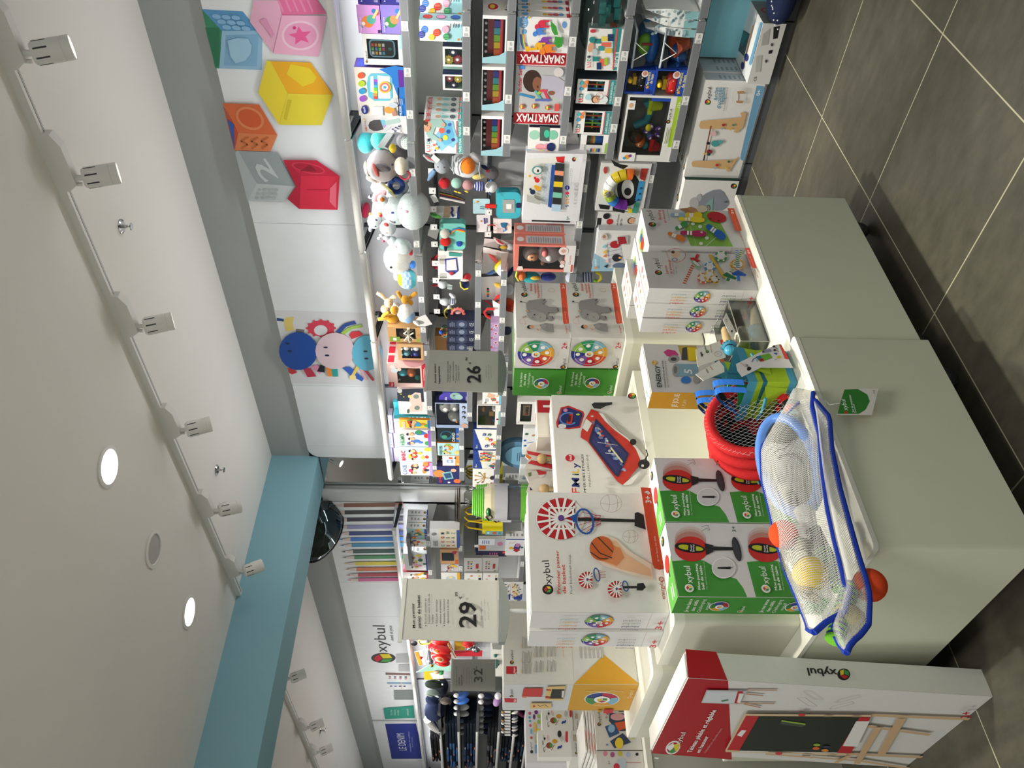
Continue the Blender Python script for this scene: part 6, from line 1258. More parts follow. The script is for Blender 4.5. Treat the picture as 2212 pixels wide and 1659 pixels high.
# boxes on the floor plinth
def a_arch(F):
 F.Z(*ZR);F.rect(0,0,1,1,'e0dedb');C=F.pp
 C([(1715,730),(1778,735),(1775,820),(1620,1350),(1600,1372),(1580,1360),(1580,1320)],'6fa0c0');F.pt('0+',(1742,815),(1752,765),(1712,808),'eef2f4',True)
 F.pe(1297,870,25,24,'232225');C([(1280,860),(1296,850),(1297,872),(1282,885)],'c8303a');C([(1296,850),(1315,858),(1314,878),(1297,872)],'e8c83a');C([(1282,885),(1297,872),(1314,878),(1298,894)],'4a9a44');F.pt('xybul',(1318,842),(1330,740),(1283,838),'232225')
 for x,y0,y1,t in((1375,855,742,'Arche'),(1405,925,742,"d'activités"),(1435,885,742,'réglable')):F.pt(t,(x-0,y0),(x+10,y1),(x-30,y0),'5f93ac',True)
 F.pt('Adjustable activity arch',(1438,945),(1475,742),(1424,942),'8a8a88')
 W_='d0aa7a'
 C([(1235,1030),(1590,998),(1575,960),(1600,950),(1630,962),(1600,1080),(1545,1132),(1515,1120),(1530,1100),(1235,1095),(1222,1070)],W_);C([(1165,1372),(1520,1358),(1562,1330),(1555,1345),(1480,1462),(1455,1452),(1460,1440),(1170,1420),(1158,1395)],W_)
 F.pl([(1325,1070),(1262,1365)],.022,'8a4a32');F.pl([(1275,1300),(1262,1365)],.024,'3a1a20')
 for x,y,r,c in((1345,1135,28,'d8b8b8'),(1360,1220,34,'4a9a9a'),(1405,1205,20,'5aa8a8'),(1310,1288,24,'8a2a38'),(1305,1310,16,'2b4a4a'),(1272,1305,12,'d8b03a'),(1300,1215,16,'22222a'),(1430,1060,14,'b0303a'),(1515,1060,12,'3a8a7a'),(1420,1090,10,'8ab0c0'),(1490,1095,10,'d8b03a'),(1375,1400,14,'c0303a'),(1475,1370,12,'2a6a6a'),(1360,1425,10,'8ab0c8'),(1450,1425,10,'d8c04a')):F.pe(x,y,r,r*.8,c)
 F.pl([(1570+62*math.cos(R(18*i)),815+78*math.sin(R(18*i))) for i in range(20)],.003,'b9bec0',True);C([(1545,770),(1600,765),(1620,790),(1550,790)],'b08a60');C([(1535,850),(1600,850),(1590,872),(1540,868)],'b08a60');F.pl([(1560,790),(1560,850)],.012,'6a3a2a');F.pt('sensibul',(1572,1500),(1592,1415),(1556,1495),'7f9aa8')
ar=wallbox('activity_arch_box','large white carton picturing a wooden activity arch, front one on the floor plinth','toy box',384.8,173.5,1500,.052,.075,XS+.012,xm=1560,col='dcdad7',side='c9cdd0',prints=dict(F=a_arch,R=lambda F:F.rect(0,0,1,1,'bfc6ca').bars(.2,.4,.8,.8,5,'8f9aa0'),T=lambda F:F.rect(0,0,1,1,'f0efec').logo(.05,.3,.4)),group='activity arch cartons')
for i,w in enumerate(('second','third')):dup(ar,(ar.location.x+.08*(i+1),ar.location.y-.006,.052),'large white activity arch carton, %s from the front'%w)
def a_ele(F):
 F.Z(1380,330,8.733);F.rect(0,0,1,1,'dddbd9')
 F.pe(1790,628,58,50,'232225');F.pp([(1755,625),(1790,600),(1795,640),(1765,655)],'b8303a');F.pp([(1790,598),(1830,600),(1825,632),(1796,632)],'e8c83a');F.pp([(1796,635),(1828,632),(1812,668),(1775,660)],'4a8a44')
 C=F.pp;C([(1165,850),(1250,770),(1400,700),(1520,690),(1600,740),(1690,900),(1700,960),(1640,1040),(1560,1090),(1100,1110),(1100,990),(1150,900)],'858a94');F.pe(1130,850,50,80,'a9a9ad',20);F.pe(1040,950,90,110,'b0aeb0');C([(1270,960),(1380,850),(1405,840),(1385,1100),(1290,1100)],'7fa39e');F.pe(1312,1035,34,60,'5a4a40');F.pe(1312,1035,22,44,'8a8a86');F.pe(1640,920,40,14,'5a5e66')
wallbox('elephant_rocker_box','white carton picturing a grey elephant rocker, behind the podium end','toy box',520,389.6,1465,.052,.14,XS-.015,xm=1540,col='d9d7d5',side='0f3a30',prints=dict(F=a_ele,R=lambda F:F.rect(0,0,1,1,'0f3a30'),T=lambda F:F.rect(0,0,1,1,'f2f1ee').logo(.55,.35,.3).disc(.25,.5,.35,'8fa0a8')))
q0,q1=at(1661,182,Z=.052),at(1699,52,Z=.052);cx=(q0.x+q1.x)/2
def a_car_t(F):
 F.Z(*ZR);F.rect(0,0,1,1,'e2e6e6');C=F.pp
 C([(1590,520),(1700,200),(1730,190),(1680,520)],'f4f3f0');C([(1530,400),(1520,300),(1560,225),(1660,290),(1610,480)],'4a5a60');C([(1580,300),(1620,270),(1640,310),(1590,400)],'2f7a80');C([(1560,300),(1575,260),(1585,330)],'a8444a')
 F.pl([(1690,215),(1625,480),(1600,590)],.07,'d8a878');F.pe(1632,490,18,34,'343a80');F.pe(1600,560,16,32,'343a80')
 C([(1750,190),(1770,195),(1680,540),(1665,560),(1655,540)],'6fa8c8')
def a_car_f(F):
 F.Z(*ZR);F.rect(0,0,1,1,'d0cfcb');C=F.pp;C([(1860,230),(1915,220),(1895,325),(1855,335)],'1d1d1e');C([(1820,430),(1855,425),(1845,455),(1815,460)],'1d1d1e');F.pt('CE',(1712,690),(1716,652),(1688,690),'1d1d1e');C([(1770,290),(1830,240),(1810,380),(1755,390)],'a9a8a4');C([(1715,480),(1760,470),(1745,610),(1705,615)],'b4b3ae')
 for y in(380,520):F.pe(1845-(y-380)*.35,y,10,14,'4a4a4a')
carton('ride_on_car_box','white carton with a window showing a wooden walker, in front on the floor plinth','toy box',q0.y-q1.y,.26,zat(1614,182,cx,q0.y)-.052,'dcdcd8',dict(F=a_car_f,T=a_car_t,R=lambda F:F.rect(0,0,1,1,'8a8e8c').disc(.55,.5,.3,'c0404a').disc(.55,.5,.2,'8a8e8c').disc(.55,.5,.1,'4a9a4a')),(cx,q0.y,.052),-90)
wallbox('activity_board_box','pale blue upright carton standing behind the wooden walker carton','toy box',124,-30,1527,.052,.05,3.80,xm=1560,col='8fd3e2')
b=MB();p=at(1692,20,Z=.1);b.ell((0,0,.05),(.10,.16,.055),'1f2a4a','cloth',20,12,pw=.75)
rd=random.Random(2);
for i in range(40):
 a,c=rd.uniform(0,math.pi),rd.uniform(.3,1.4);v=Vector((.101*math.sin(c)*-abs(math.cos(a)),.161*math.sin(c)*math.cos(a*2),.05+.056*math.cos(c)))
 b.ell(v,(.004,.004,.004),'e6e6ea','cloth',6,4)
tag(b.build('cloth_bag',None,(p.x+.06,p.y-.08,.05)),'navy cloth bag with white spots at the photo edge by the floor','bag')
# ================================================================ soft toys: solid bodies at their own depth on the wall
def _pix(fr,x,y):return fr[0]+x/fr[2],fr[1]+y/fr[2]
def blob(mb,fr,x,y,rx,ry,X,col,m='plush',rot=0,dr=None,pw=1.0,seg=16,rings=10,colf=None):
 c=at(*_pix(fr,x,y),X=X);t=(c-Vector((0,0,CH))).dot(_fw)/CF/fr[2];a=R(rot);rx*=t;ry*=t;dr=dr or(rx+ry)/2
 ex=-_u*math.cos(a)-_r*math.sin(a);ey=_u*math.sin(a)-_r*math.cos(a)
 q=MB();q.ell((0,0,0),(rx,ry,dr),col,m,seg,rings,pw=pw,colf=colf)
 mb.add([c+ex*v[0]+ey*v[1]-_fw*v[2] for v in q.v],q.f,None,m,True,None) if False else None
 n=len(mb.v);mb.v+=[tuple((mb.T@(c+ex*v[0]+ey*v[1]-_fw*v[2])) if mb.T else(c+ex*v[0]+ey*v[1]-_fw*v[2])) for v in q.v]
 mb.f+=[tuple(n+i for i in f)[::-1] for f in q.f];mb.c+=q.c;mb.m+=q.m;mb.s+=q.s
def stroke(mb,fr,pts,w,X,col,m='plush',seg=8):
 P=[at(*_pix(fr,x,y),X=X+(d[0] if d else 0)) for x,y,*d in pts];t=(P[0]-Vector((0,0,CH))).dot(_fw)/CF/fr[2]
 mb.tube(P,[k*t for k in w] if isinstance(w,(list,tuple)) else w*t,col,m,seg)
def flat(mb,fr,pts,X,th,col,m='card'):
 P=[at(*_pix(fr,x,y),X=X) for x,y in pts];n=len(P);Q=[p+Vector((th,0,0)) for p in P]
 mb.add(P+Q,[tuple(range(n)),tuple(range(2*n-1,n-1,-1))]+[(i,n+i,n+(i+1)%n,(i+1)%n) for i in range(n)],col,m)
def toy(name,label,cat,fr,X,parts,group=None):
 """parts: list of (part name, ops); an op is b(lob) x y rx ry colour rot dX, s(troke) points width colour dX, f(lat) points colour dX"""
 xs=[o[1] if o[0] in 'bd' else o[1][0][0] for _,ops in parts for o in ops];ys=[o[2] if o[0] in 'bd' else o[1][0][1] for _,ops in parts for o in ops]
 loc=at(*_pix(fr,max(xs),sum(ys)/len(ys)),X=X);T=Matrix.Translation(-loc);root=None
 single=len(parts)==1
 if not single:root=thing(name,label,cat,loc,0,group)
 for pn,ops in parts:
  mb=MB(T)
  for o in ops:
   o=list(o);k=o.pop(0)
   if k=='b':x,y,rx,ry,c=o[:5];blob(mb,fr,x,y,rx,ry,X-(o[6] if len(o)>6 else 0),c,o[7] if len(o)>7 else 'plush',o[5] if len(o)>5 else 0)
   elif k=='d':x,y,rx,ry,c=o[:5];blob(mb,fr,x,y,rx,ry,X-(o[6] if len(o)>6 else 0),c,'plastic',o[5] if len(o)>5 else 0,dr=.003,seg=10,rings=6)
   elif k=='s':stroke(mb,fr,o[0],o[1],X-(o[3] if len(o)>3 else 0),o[2],o[4] if len(o)>4 else 'plush')
   elif k=='f':flat(mb,fr,o[0],X-(o[2] if len(o)>2 else 0),.002,o[1],o[3] if len(o)>3 else 'card')
  if single:return tag(mb.build(name,None,loc),label,cat,group)
  mb.build(pn,root)
 return root
Z3,Z4,Z5,Z6,ZC,ZX=(730,300,5.185),(1030,300,5.185),(800,580,5.925),(820,820,5.185),(740,200,11.06),(780,420,11.06)
dots=[('d',1430+45*i,1090+48*j,7,9,'2f5a55',0,.155) for i in range(6) for j in range(5) if(i-2.5)**2+(j-2.2)**2<8]
toy('plush_toy','turquoise plush toy with a grey head, first plush beside the microphone box','soft toy',ZC,3.86,[('body',[('b',560,1190,210,260,'3a9ea2',10,0),('b',900,1140,230,230,'5cd8d2',0,.04)]),('head',[('b',1480,1160,200,185,'c6c3c9',20,.06)]),('cheek_patch',[('b',1530,1200,145,165,'dcebe4',0,.10)]+dots),('wing',[('b',1330,1440,230,170,'6d686e',20,.06)]),('hand',[('b',1200,1330,85,115,'e6c53a',0,.12)]),('label',[('f',[(1060,955),(1265,1010),(1075,1350),(820,1310)],'ccd6da',.16),('f',[(1215,985),(1262,1010),(1080,1335),(1010,1290)],'55585c',.165)])])
toy('plush_donkey','large grey plush donkey with a cream muzzle and one red ear','soft toy',Z3,3.82,[('body',[('b',620,420,200,110,'a7a0a0',0,0),('b',700,160,90,90,'77727a',0,0)]),('head',[('b',500,300,175,185,'b5adad',15,.06)]),('muzzle',[('b',705,305,75,102,'e4dac6',0,.13)]),('mane',[('b',330,330,40,90,'857a6d',-8,.02),('b',400,450,90,40,'857a6d',12,.04),('b',490,490,60,18,'7a7064',8,.06)]),('ear',[('b',500,325,95,45,'625c60',10,.17),('b',425,350,28,82,'c9605c',-22,.18)]),('eye',[('d',610,288,15,15,'20243e',0,.165)]),('tag_ring',[('s',[(750+55*math.cos(R(i*24)),405+48*math.sin(R(i*24))) for i in range(16)],10,'c03a4a',.12,'plastic')])])
toy('plush_cushion','pale plush cushion with a navy ring and a pointed cream horn, behind the cow','soft toy',Z3,3.85,[('body',[('b',580,545,215,110,'d9e4e7',0,0)]),('ring',[('s',[(655+72*math.cos(R(i*24)),525+72*math.sin(R(i*24))) for i in range(16)],30,'243a78',.10)]),('horn',[('s',[(470,490),(560,570),(645,660)],[22,26,5],'e8ebdf',.13),('s',[(510,505),(600,580),(648,660)],[6,8,4],'cdbb3a',.15)])])
toy('plush_cow','big pale blue plush cow with a pink nose, hanging over the shelf edge','soft toy',Z3,3.80,[('head',[('b',650,770,165,195,'d6e3e4',-10,.02),('b',850,800,185,222,'d3e0e1',12,.08)]),('ear',[('b',500,680,62,52,'d6e3e4',20,.12),('b',497,680,28,26,'c9702f',20,.155)]),('horn',[('s',[(450,740),(412,690),(425,625),(475,600),(540,605)],32,'f0b6bc',.06)]),('eye',[('d',612,828,19,13,'3a5cb4',0,.175),('d',635,932,14,8,'3a4a80',0,.13)]),('nostril',[('d',772,816,20,16,'f2c2d0',0,.225),('d',790,992,14,8,'d9c2d0',0,.17)]),('leaf',[('b',1090,860,72,24,'74d868',18,.05),('b',1060,848,50,12,'3f8a44',14,.07)])])
toy('plush_cow','small white plush cow with striped ears under the big cow','soft toy',ZX,3.80,[('head',[('b',330,620,170,210,'e3ecee',20,.03)]),('muzzle',[('b',640,800,200,190,'dfe9eb',25,.06)]),('ear',[('b',600,720,70,45,'c9605c',25,.13),('b',220,830,40,70,'e3ecee',0,.03)]),('eye',[('d',365,610,30,22,'2a2f60',20,.135),('d',345,765,26,16,'2a2f60',25,.12)]),('nostril',[('d',605,920,40,18,'efb0b4',15,.13)]),('hair',[('b',220,470,35,35,'ee9a4a',0,.03),('b',470,500,40,50,'d8343c',0,.08),('b',440,460,30,30,'f0d03a',0,.09),('b',200,680,36,30,'d8243c',0,.05)]),('label',[('f',[(280,160),(470,200),(480,440),(240,470)],'f0dfe4',.09)])])
toy('plush_flag','dark red plush flag shape at the back of the top shelf','soft toy',ZX,3.93,[('flag',[('b',110,380,105,200,'9c1b3a',10,0)]),('cuff',[('b',230,60,70,50,'e9e9e9',0,.02),('b',235,40,16,50,'22222a',0,.05)])])
toy('plush_seal','pale blue plush seal with a folded body, below the cows','soft toy',ZX,3.79,[('body',[('b',980,1230,250,190,'d2dfe1',25,.04),('b',760,1120,150,120,'cfdcde',25,.03)]),('back',[('b',620,1040,150,80,'b9bcc2',28,.02)]),('fin',[('b',480,980,50,40,'e3e9ec',0,.03),('b',430,1050,50,35,'e6d6dc',0,.03),('b',545,1120,28,28,'c22c48',0,.05)]),('cheek',[('d',835,1255,40,22,'efb4b8',35,.165)])])
toy('plush_cushion','large cream plush cushion between the seal and the fabric ball','soft toy',Z3,3.86,[('body',[('b',690,1330,180,190,'d8d7d0',10,0)]),('tail',[('b',660,1530,40,60,'e4e4e2',0,0),('b',838,1410,36,48,'3f78c8',0,.06)]),('strap',[('b',815,1270,26,40,'a02c3a',0,.08),('b',595,1440,16,14,'3a3f3c',0,.17)])])
mb=MB();c=at(*_pix(Z3,785,1572),X=3.77);ccol=lambda i,j:('ecd42e' if i<.22 else('cfe0ee' if(int(j*14)+int(i*14))%2 else '8fb8d8') if i<.5 else '63c0cc' if i<.72 else 'eebfa6')
q=MB();q.ell((0,0,0),(.062,.062,.062),'ecd42e','cloth',22,14,colf=ccol);Rm=Euler((R(10),R(-25),0)).to_matrix();q.v=[tuple(Rm@Vector(v)) for v in q.v]
tag(q.build('fabric_ball',None,(c.x,c.y,1.785+.062)),'soft fabric ball banded yellow, checked blue and turquoise on the top shelf','ball')
def bunny(label,fr,X,hx,hy,r,col,ears,body,group='plush rabbits on the top shelf',extra=()):
 return toy('plush_rabbit',label,'soft toy',fr,X,[('body',[('b',)+b for b in body])]+[('ear',[('s',e,[r*.35,r*.5,r*.38],col,.03)]) for e in ears]+[('head',[('b',hx,hy,r*.95,r,col,0,.05)]),('eye',[('d',hx+r*.3,hy-r*.3,r*.1,r*.1,'2a2220',0,.05+r*.0011),('d',hx+r*.35,hy+r*.3,r*.1,r*.1,'2a2220',0,.05+r*.0011)])]+list(extra),group)
bunny('beige plush rabbit with long ears, topmost of the rabbit heap',Z5,3.84,235,440,62,'d8be98',[[(200,395),(145,340),(85,312)],[(255,390),(300,360),(330,370)]],[(190,520,60,60,'d8be98',0,0),(330,480,70,50,'efe9e2',20,.0)])
bunny('mustard plush rabbit with a spotted ear, lower in the rabbit heap',Z5,3.80,310,535,58,'c58d22',[[(240,560),(185,590),(155,620)],[(240,620),(170,640),(100,650)]],[(280,640,85,62,'c58d22',10,0),(420,650,60,40,'ece8e0',20,0)])
bunny('mustard plush rabbit with raised legs beside the fabric ball',Z5,3.82,450,400,60,'b9821e',[[(400,380),(370,330),(345,295)],[(500,380),(560,330),(590,310)]],[(490,440,60,50,'b9821e',0,0)])
toy('comforter','white and pale blue comforter cloth at the front of the rabbit heap','soft toy',Z5,3.76,[('cloth',[('b',450,560,110,115,'efedeb',30,0),('b',500,620,70,90,'8fb2da',30,.02)]),('hem',[('f',[(560,690),(610,630),(705,590),(795,715),(690,742),(600,735)],'ebe9e8',.06,'cloth')]),('arm',[('b',590,700,50,24,'f0eeec',30,.07)])])
# ---- boxes on the top shelf, further along
XT=3.735
def a_kraft(F):F.rect(.03,.66,.36,.96,'7f9a3a');F.rect(.1,.76,.28,.86,'e6e6d8');F.disc(.12,.12,.07,'9aa84a');F.disc(.5,.12,.05,'b98a52')
def plushin(mb,W,D,H):mb.ell((W*.4,.03,H*.5),(W*.2,.03,H*.2),'6b5446','plush',12,8);mb.ell((W*.7,.03,H*.4),(W*.14,.03,H*.16),'c9b9a0','plush',12,8)
def ribbon(mb,W,D,H):
 plushin(mb,W,D,H);mb.box(-.002,-.003,H*.36,W+.002,-.001,H*.44,'e6dfcc','cloth')
 for d in(-1,1):mb.tube([(W*.5,-.006,H*.4),(W*.5+d*.03,-.02,H*.52),(W*.5+d*.05,-.015,H*.42),(W*.5,-.008,H*.4)],.006,'e9e2d0','cloth',6);mb.tube([(W*.5,-.006,H*.4),(W*.5+d*.03,-.012,H*.25)],.005,'e9e2d0','cloth',6)
wallbox('rabbit_gift_box','kraft gift box with a green label and cream bow beside the plush rabbits','toy box',738.6,707,838,1.772,.1,XT,col='c79a64',win=(.22,.2,.92,.76),inner='5c4738',product=ribbon,prints=dict(F=a_kraft))
def foursome(mb,W,D,H):
 for x,z,c in((.32,.3,'3a3f8a'),(.68,.28,'e8e8ec'),(.34,.66,'6aa6b0'),(.7,.66,'e6e0d8')):mb.ell((W*x,.03,H*z),(W*.17,.035,H*.17),c,'plastic',14,10);mb.ell((W*x,.01,H*(z+.16)),(W*.06,.02,H*.05),c,'plastic',8,6)
wallbox('bath_animal_box','kraft window box with four bath animals next to the pink doll box','toy box',777.5,744,859,1.772,.09,XT-.01,col='d5ab7c',win=(.1,.1,.82,.84),inner='2a3038',product=foursome)
def dollset(mb,W,D,H):
 mb.ell((W*.5,.03,H*.62),(W*.12,.03,H*.13),'55c0cc','plush',14,10);mb.ell((W*.5,.03,H*.4),(W*.16,.03,H*.12),'e8804a','plush',14,10);mb.ell((W*.75,.03,H*.3),(W*.1,.02,H*.08),'b9763a','wood',12,8);mb.ell((W*.3,.03,H*.25),(W*.1,.02,H*.07),'3a9a8a','plush',12,8);mb.tube([(W*.25,.02,H*.7),(W*.2,.02,H*.8)],.008,'d9d2c8')
def a_hape(F):F.rect(0,.86,.2,1,'d0243a');F.text('Hape',.03,.9,.05,'f4ecec',w=.14,bold=True);F.rect(0,0,1,.12,'d0243a');F.bars(.3,.03,.9,.1,2,'f2c9c4');F.disc(.85,.86,.07,'f4e9e6');F.disc(.7,.82,.09,'dfeaf0');F.disc(.75,.7,.06,'ecd9d0')
hp1=wallbox('doll_playset_box','pink window box with a turquoise doll playset, front one of three','toy box',835.7,784.5,838,1.757,.08,XT-.03,col='f3cdc6',win=(.16,.16,.8,.76),inner='4a4038',product=dollset,prints=dict(F=a_hape,R=lambda F:F.rect(0,0,1,1,'eec4be').rect(.1,.82,.9,.98,'d0243a').disc(.5,.3,.3,'d9a0a0')),group='pink doll playset boxes')
for i,w in enumerate(('second','third')):dup(hp1,(hp1.location.x+.083*(i+1),hp1.location.y-.004,hp1.location.z),'pink doll playset window box, %s from the front'%w)
def a_cloud(F):
 F.Z(*Z6);F.rect(0,0,1,1,'ececea');F.pp([(195,110),(490,100),(500,250),(200,240)],'2c3444');F.pe(225,125,28,26,'f1f0ee');F.pp([(335,240),(340,180),(400,140),(460,150),(475,300),(470,350),(340,365),(330,320),(360,280)],'efd0c4');F.pe(410,188,32,24,'7d8f84');F.pe(420,315,30,24,'7d8f84');F.pe(335,185,18,16,'f4d96a');F.pe(240,160,10,6,'e8d86a');F.pe(270,190,8,5,'e8d86a');F.pt('cloud box',(240,375),(236,290),(222,375),'b9b9b6');F.pe(320,350,14,24,'5a6a60')
wallbox('night_light_box','white and navy box picturing a pink cloud lamp on the top shelf','toy box',894.5,841.5,860,1.757,.09,XT-.02,col='eae8e6',prints=dict(F=a_cloud))
def a_teal(F):F.rect(0,0,1,1,'2b8a96');F.text('CEKARI',.7,.1,.5,'e0f0f0',rot=90,w=.5) if F.W<F.H*.4 else F.text('CEKARI',.2,.75,.1,'e0f0f0',w=.6)
wallbox('picture_book','teal picture book lying behind the cloud lamp box','book',897,869,851,1.743,.03,XT+.07,col='2b7f8c',prints=dict(F=a_teal));wallbox('picture_book','teal picture book standing spine out beside the orange card game','book',904.5,898,850,1.743,.15,XT,col='2b7f8c',prints=dict(F=a_teal))
def scene_art(bgc,blobs,title=None,tc='c8342c',seed=1,band=None):
 def f(F):
  rd=random.Random(seed);F.rect(0,0,1,1,bgc)
  for i in range(9):F.disc(.15+.75*rd.random(),.12+.6*rd.random(),.05+.07*rd.random(),rd.choice(blobs),ry=.05+.09*rd.random())
  for i in range(3):F.disc(.2+.28*i,.5+.12*rd.random(),.07,'e6b48c');F.disc(.2+.28*i,.57+.12*rd.random(),.06,rd.choice(('3a2a22','2a2428','8a4a2a')),a0=0,a1=180)
  if band:F.rect(0,0,1,.12,band)
  if title:F.text(title,.08,.82,.11,tc,w=.7,bold=True)
 return f
wallbox('card_game_box','orange and green card game box on the top shelf, beside the teal book','game box',924,906.5,863,1.743,.05,XT-.02,col='e8862a',prints=dict(F=scene_art('eed04a',('e8862a','5aa84a','d8442c','4a9ac0'),'KRAKEN','f4f0e6',2,'2f6fc0')))
wallbox('board_game_box','white board game box with four drawn children and a purple stripe','game box',963.7,928.5,859,1.743,.06,XT-.02,col='efecea',prints=dict(F=scene_art('f0eeea',('d8342c','f0c04a','3a9a5a','4a78c0'),'KELMO','3a9a6a',3,'8a5ab8')))
wallbox('board_game_box','pale blue board game box with two drawn children','game box',996.5,965.6,861.5,1.743,.06,XT-.02,col='b9d6ea',prints=dict(F=scene_art('bcd8ec',('f4efe8','d8442c','f0c04a','e8b89a'),'BRBC','d8343c',4)))
wallbox('board_game_box','white board game box at the end of the top shelf by the mirror','game box',1026.5,997.5,865,1.743,.06,XT-.02,col='f1efee',prints=dict(F=scene_art('f2f1f0',('3a3a4a','d8446a','5ac0d8','e8904a'),'COCÉ','3a6ab0',5,'b79ad8')))
for i,(ya,yb) in enumerate(((935,897.5),(967,936),(997,968))):
 for j,(xt,zb) in enumerate(((839,None),(851,1.743))):
  X_=3.86;z=1.743 if zb else zat(851,ya,X_,at(851,ya,X=X_).y)
  wallbox('craft_kit_box','%s lilac craft box in the %s row behind the game boxes'%(('first','second','third')[i]+' from the cloud lamp',('upper','lower')[j]),'toy box',ya,yb,xt,z,.07,X_,col='cbc6d6',prints=dict(F=lambda F:F.rect(0,0,1,.1,'7a5aa8').cube(.2,.5,.1).bars(.35,.4,.8,.6,2,'9a92ac')),group='lilac craft boxes')
# ---- second rows
XR=3.69
for i,(ya,yb) in enumerate(((709,692),(724,709.7),(741,724.7),(759,741.7))):
 wallbox('bath_thermometer_box','navy box with a CE mark on the rattle bay shelf, %s from the camera side'%('first','second','third','fourth')[i],'toy box',ya,yb,966,1.422,.1,XR,col='232842',prints=dict(F=lambda F:F.rect(0,0,1,1,'242a44').text('CE',.3,.1,.14,'e6e8ee',w=.4).disc(.5,.5,.2,'3a4462').disc(.5,.5,.1,'8a92a8').bars(.2,.75,.8,.95,3,'7f88a4')),group='navy boxes with a CE mark')
wallbox('kraft_toy_box','kraft box behind the navy boxes on the rattle bay shelf','toy box',758,726,940,1.422,.08,XR+.11,col='a8763f',prints=dict(F=lambda F:F.bars(.15,.3,.85,.8,4,'7f5628')))
for i,(ya,yb) in enumerate(((713,697),(732,713.7),(752,732.7),(773,752.7))):
 wallbox('fruit_rattle_box','mauve box with a printed berry, %s along the low shelf behind the hippopotamus cartons'%('first','second','third','fourth')[i],'toy box',ya,yb,1060,1.272,.09,3.62,col='a98ab0',prints=dict(F=lambda F:F.rect(0,0,1,1,'ab8cb4').disc(.6,.45,.2,'e0d8d8').disc(.6,.45,.14,'9a4a5a').disc(.25,.6,.13,'d9d2da').disc(.25,.6,.08,'6a7a4a').rect(.02,.85,.2,1,'c0304a')),group='mauve berry boxes')
ZZ,Z9=(900,820,10.05),(900,960,6.913)
def a_kaloo(F):F.rect(0,0,1,1,'2f2f78');F.disc(.35,.8,.35,'4a3fa0');F.disc(.6,.5,.2,'86aaa2',ry=.22);F.disc(.5,.36,.14,'9abcb4');F.text('baba',.1,.84,.09,'e8e8f4',w=.4,bold=True);F.bars(.2,.05,.6,.12,2,'d0d0e8');F.disc(.65,.56,.03,'22303a')
wallbox('night_light_box','indigo box picturing a green elephant night light, beside the 26,99 sign','toy box',869.7,846,956,1.472,.09,XR,col='2f2f78',prints=dict(F=a_kaloo))
def eleph(mb,W,D,H):mb.ell((W*.72,.04,H*.7),(W*.22,.04,H*.2),'e6e6e4','gloss',16,10);mb.ell((W*.75,.04,H*.42),(W*.2,.04,H*.16),'d9d9d6','gloss',16,10);mb.ell((W*.3,.05,H*.42),(W*.18,.05,H*.22),'b9bab6','gloss',16,10);mb.ell((W*.62,.005,H*.62),(.008,.004,.008),'15151a','gloss',8,6);mb.ell((W*.88,.03,H*.8),(W*.06,.02,H*.08),'4a9a72','gloss',10,8);mb.ell((W*.22,.02,H*.36),(W*.07,.02,H*.06),'e89a5a','gloss',10,8)
def a_eleph(F):
 for i,y in enumerate((.9,.72,.54)):F.disc(.84-.2*i,.14,.075,'2a3040',ry=.06);F.disc(.82-.2*i,.15,.03,'d9d9e0')
 F.rect(.0,.0,.12,1,'a3b8dc');F.disc(.1,.12,.1,'d9a890')
wallbox('night_light_box','pale blue open-front box with a white elephant projector lamp','toy box',923.5,871,941,1.472,.12,XR-.03,col='b3c2e0',side='1d2440',win=(.1,.27,.98,.98),inner='1f2f66',product=eleph,prints=dict(F=a_eleph))
wallbox('night_light_box','dark blue box at the back, between the indigo box and the elephant lamp','toy box',871,850,939,1.472,.06,XR+.13,col='26386f')
def a_house(F):F.rect(0,0,1,1,'ecebe7');F.rect(.0,.0,1,.16,'6fb0cc');F.poly([(.5,.4),(.8,.35),(.95,.7),(.6,.8)],'dcb49a');F.poly([(.3,.3),(.55,.35),(.5,.6),(.25,.5)],'d8503f');F.disc(.4,.45,.07,'4a9a72');F.disc(.18,.25,.07,'d86a5a');F.disc(.7,.25,.05,'e8b83a');F.cube(.12,.85,.05);F.bars(.2,.75,.5,.88,2,'6a8a9a')
wallbox('shape_house_box','white box picturing a wooden house shape sorter under the 26,99 sign','toy box',873,847.5,1042,1.237,.08,3.65,col='ecebe7',prints=dict(F=a_house))
def wood_in(mb,W,D,H):mb.ell((W*.7,.04,H*.72),(W*.12,.03,H*.1),'a8834a','wood',12,8);mb.box(W*.4,.03,H*.3,W*.58,.06,H*.5,'c79a5a','wood');mb.ell((W*.75,.03,H*.3),(W*.1,.03,H*.1),'e8e4e0','plastic',10,8);mb.ell((W*.3,.03,H*.3),(W*.08,.03,H*.08),'2a3f80','plastic',10,8)
wallbox('shape_sorter_box','white box with a round window showing a wooden sorting toy','toy box',925,875,1030,1.237,.12,3.645,col='e4e2de',win=(.12,.26,.97,.96),inner='6f6862',product=wood_in,prints=dict(F=lambda F:F.rect(.1,.04,.75,.12,'6fa8ac',.03).disc(.4,.16,.05,'8a2a38').text('forms',.06,.5,.04,'c04a4a',rot=90,w=.3)))
wallbox('dinosaur_kit_box','black and blue dinosaur kit box on the games bay','game box',956,924.5,945,1.532,.07,XR+.01,col='1a2c34',prints=dict(F=lambda F:F.rect(0,0,1,1,'17242a').disc(.5,.6,.3,'1f5a70').disc(.55,.62,.2,'122028').disc(.4,.7,.12,'3a8a6a').rect(0,0,1,.2,'1f4fa0').text('DINO',.1,.24,.12,'d9dcd8',w=.6,bold=True).disc(.3,.1,.08,'b0894a').disc(.6,.1,.08,'8a8a90')))
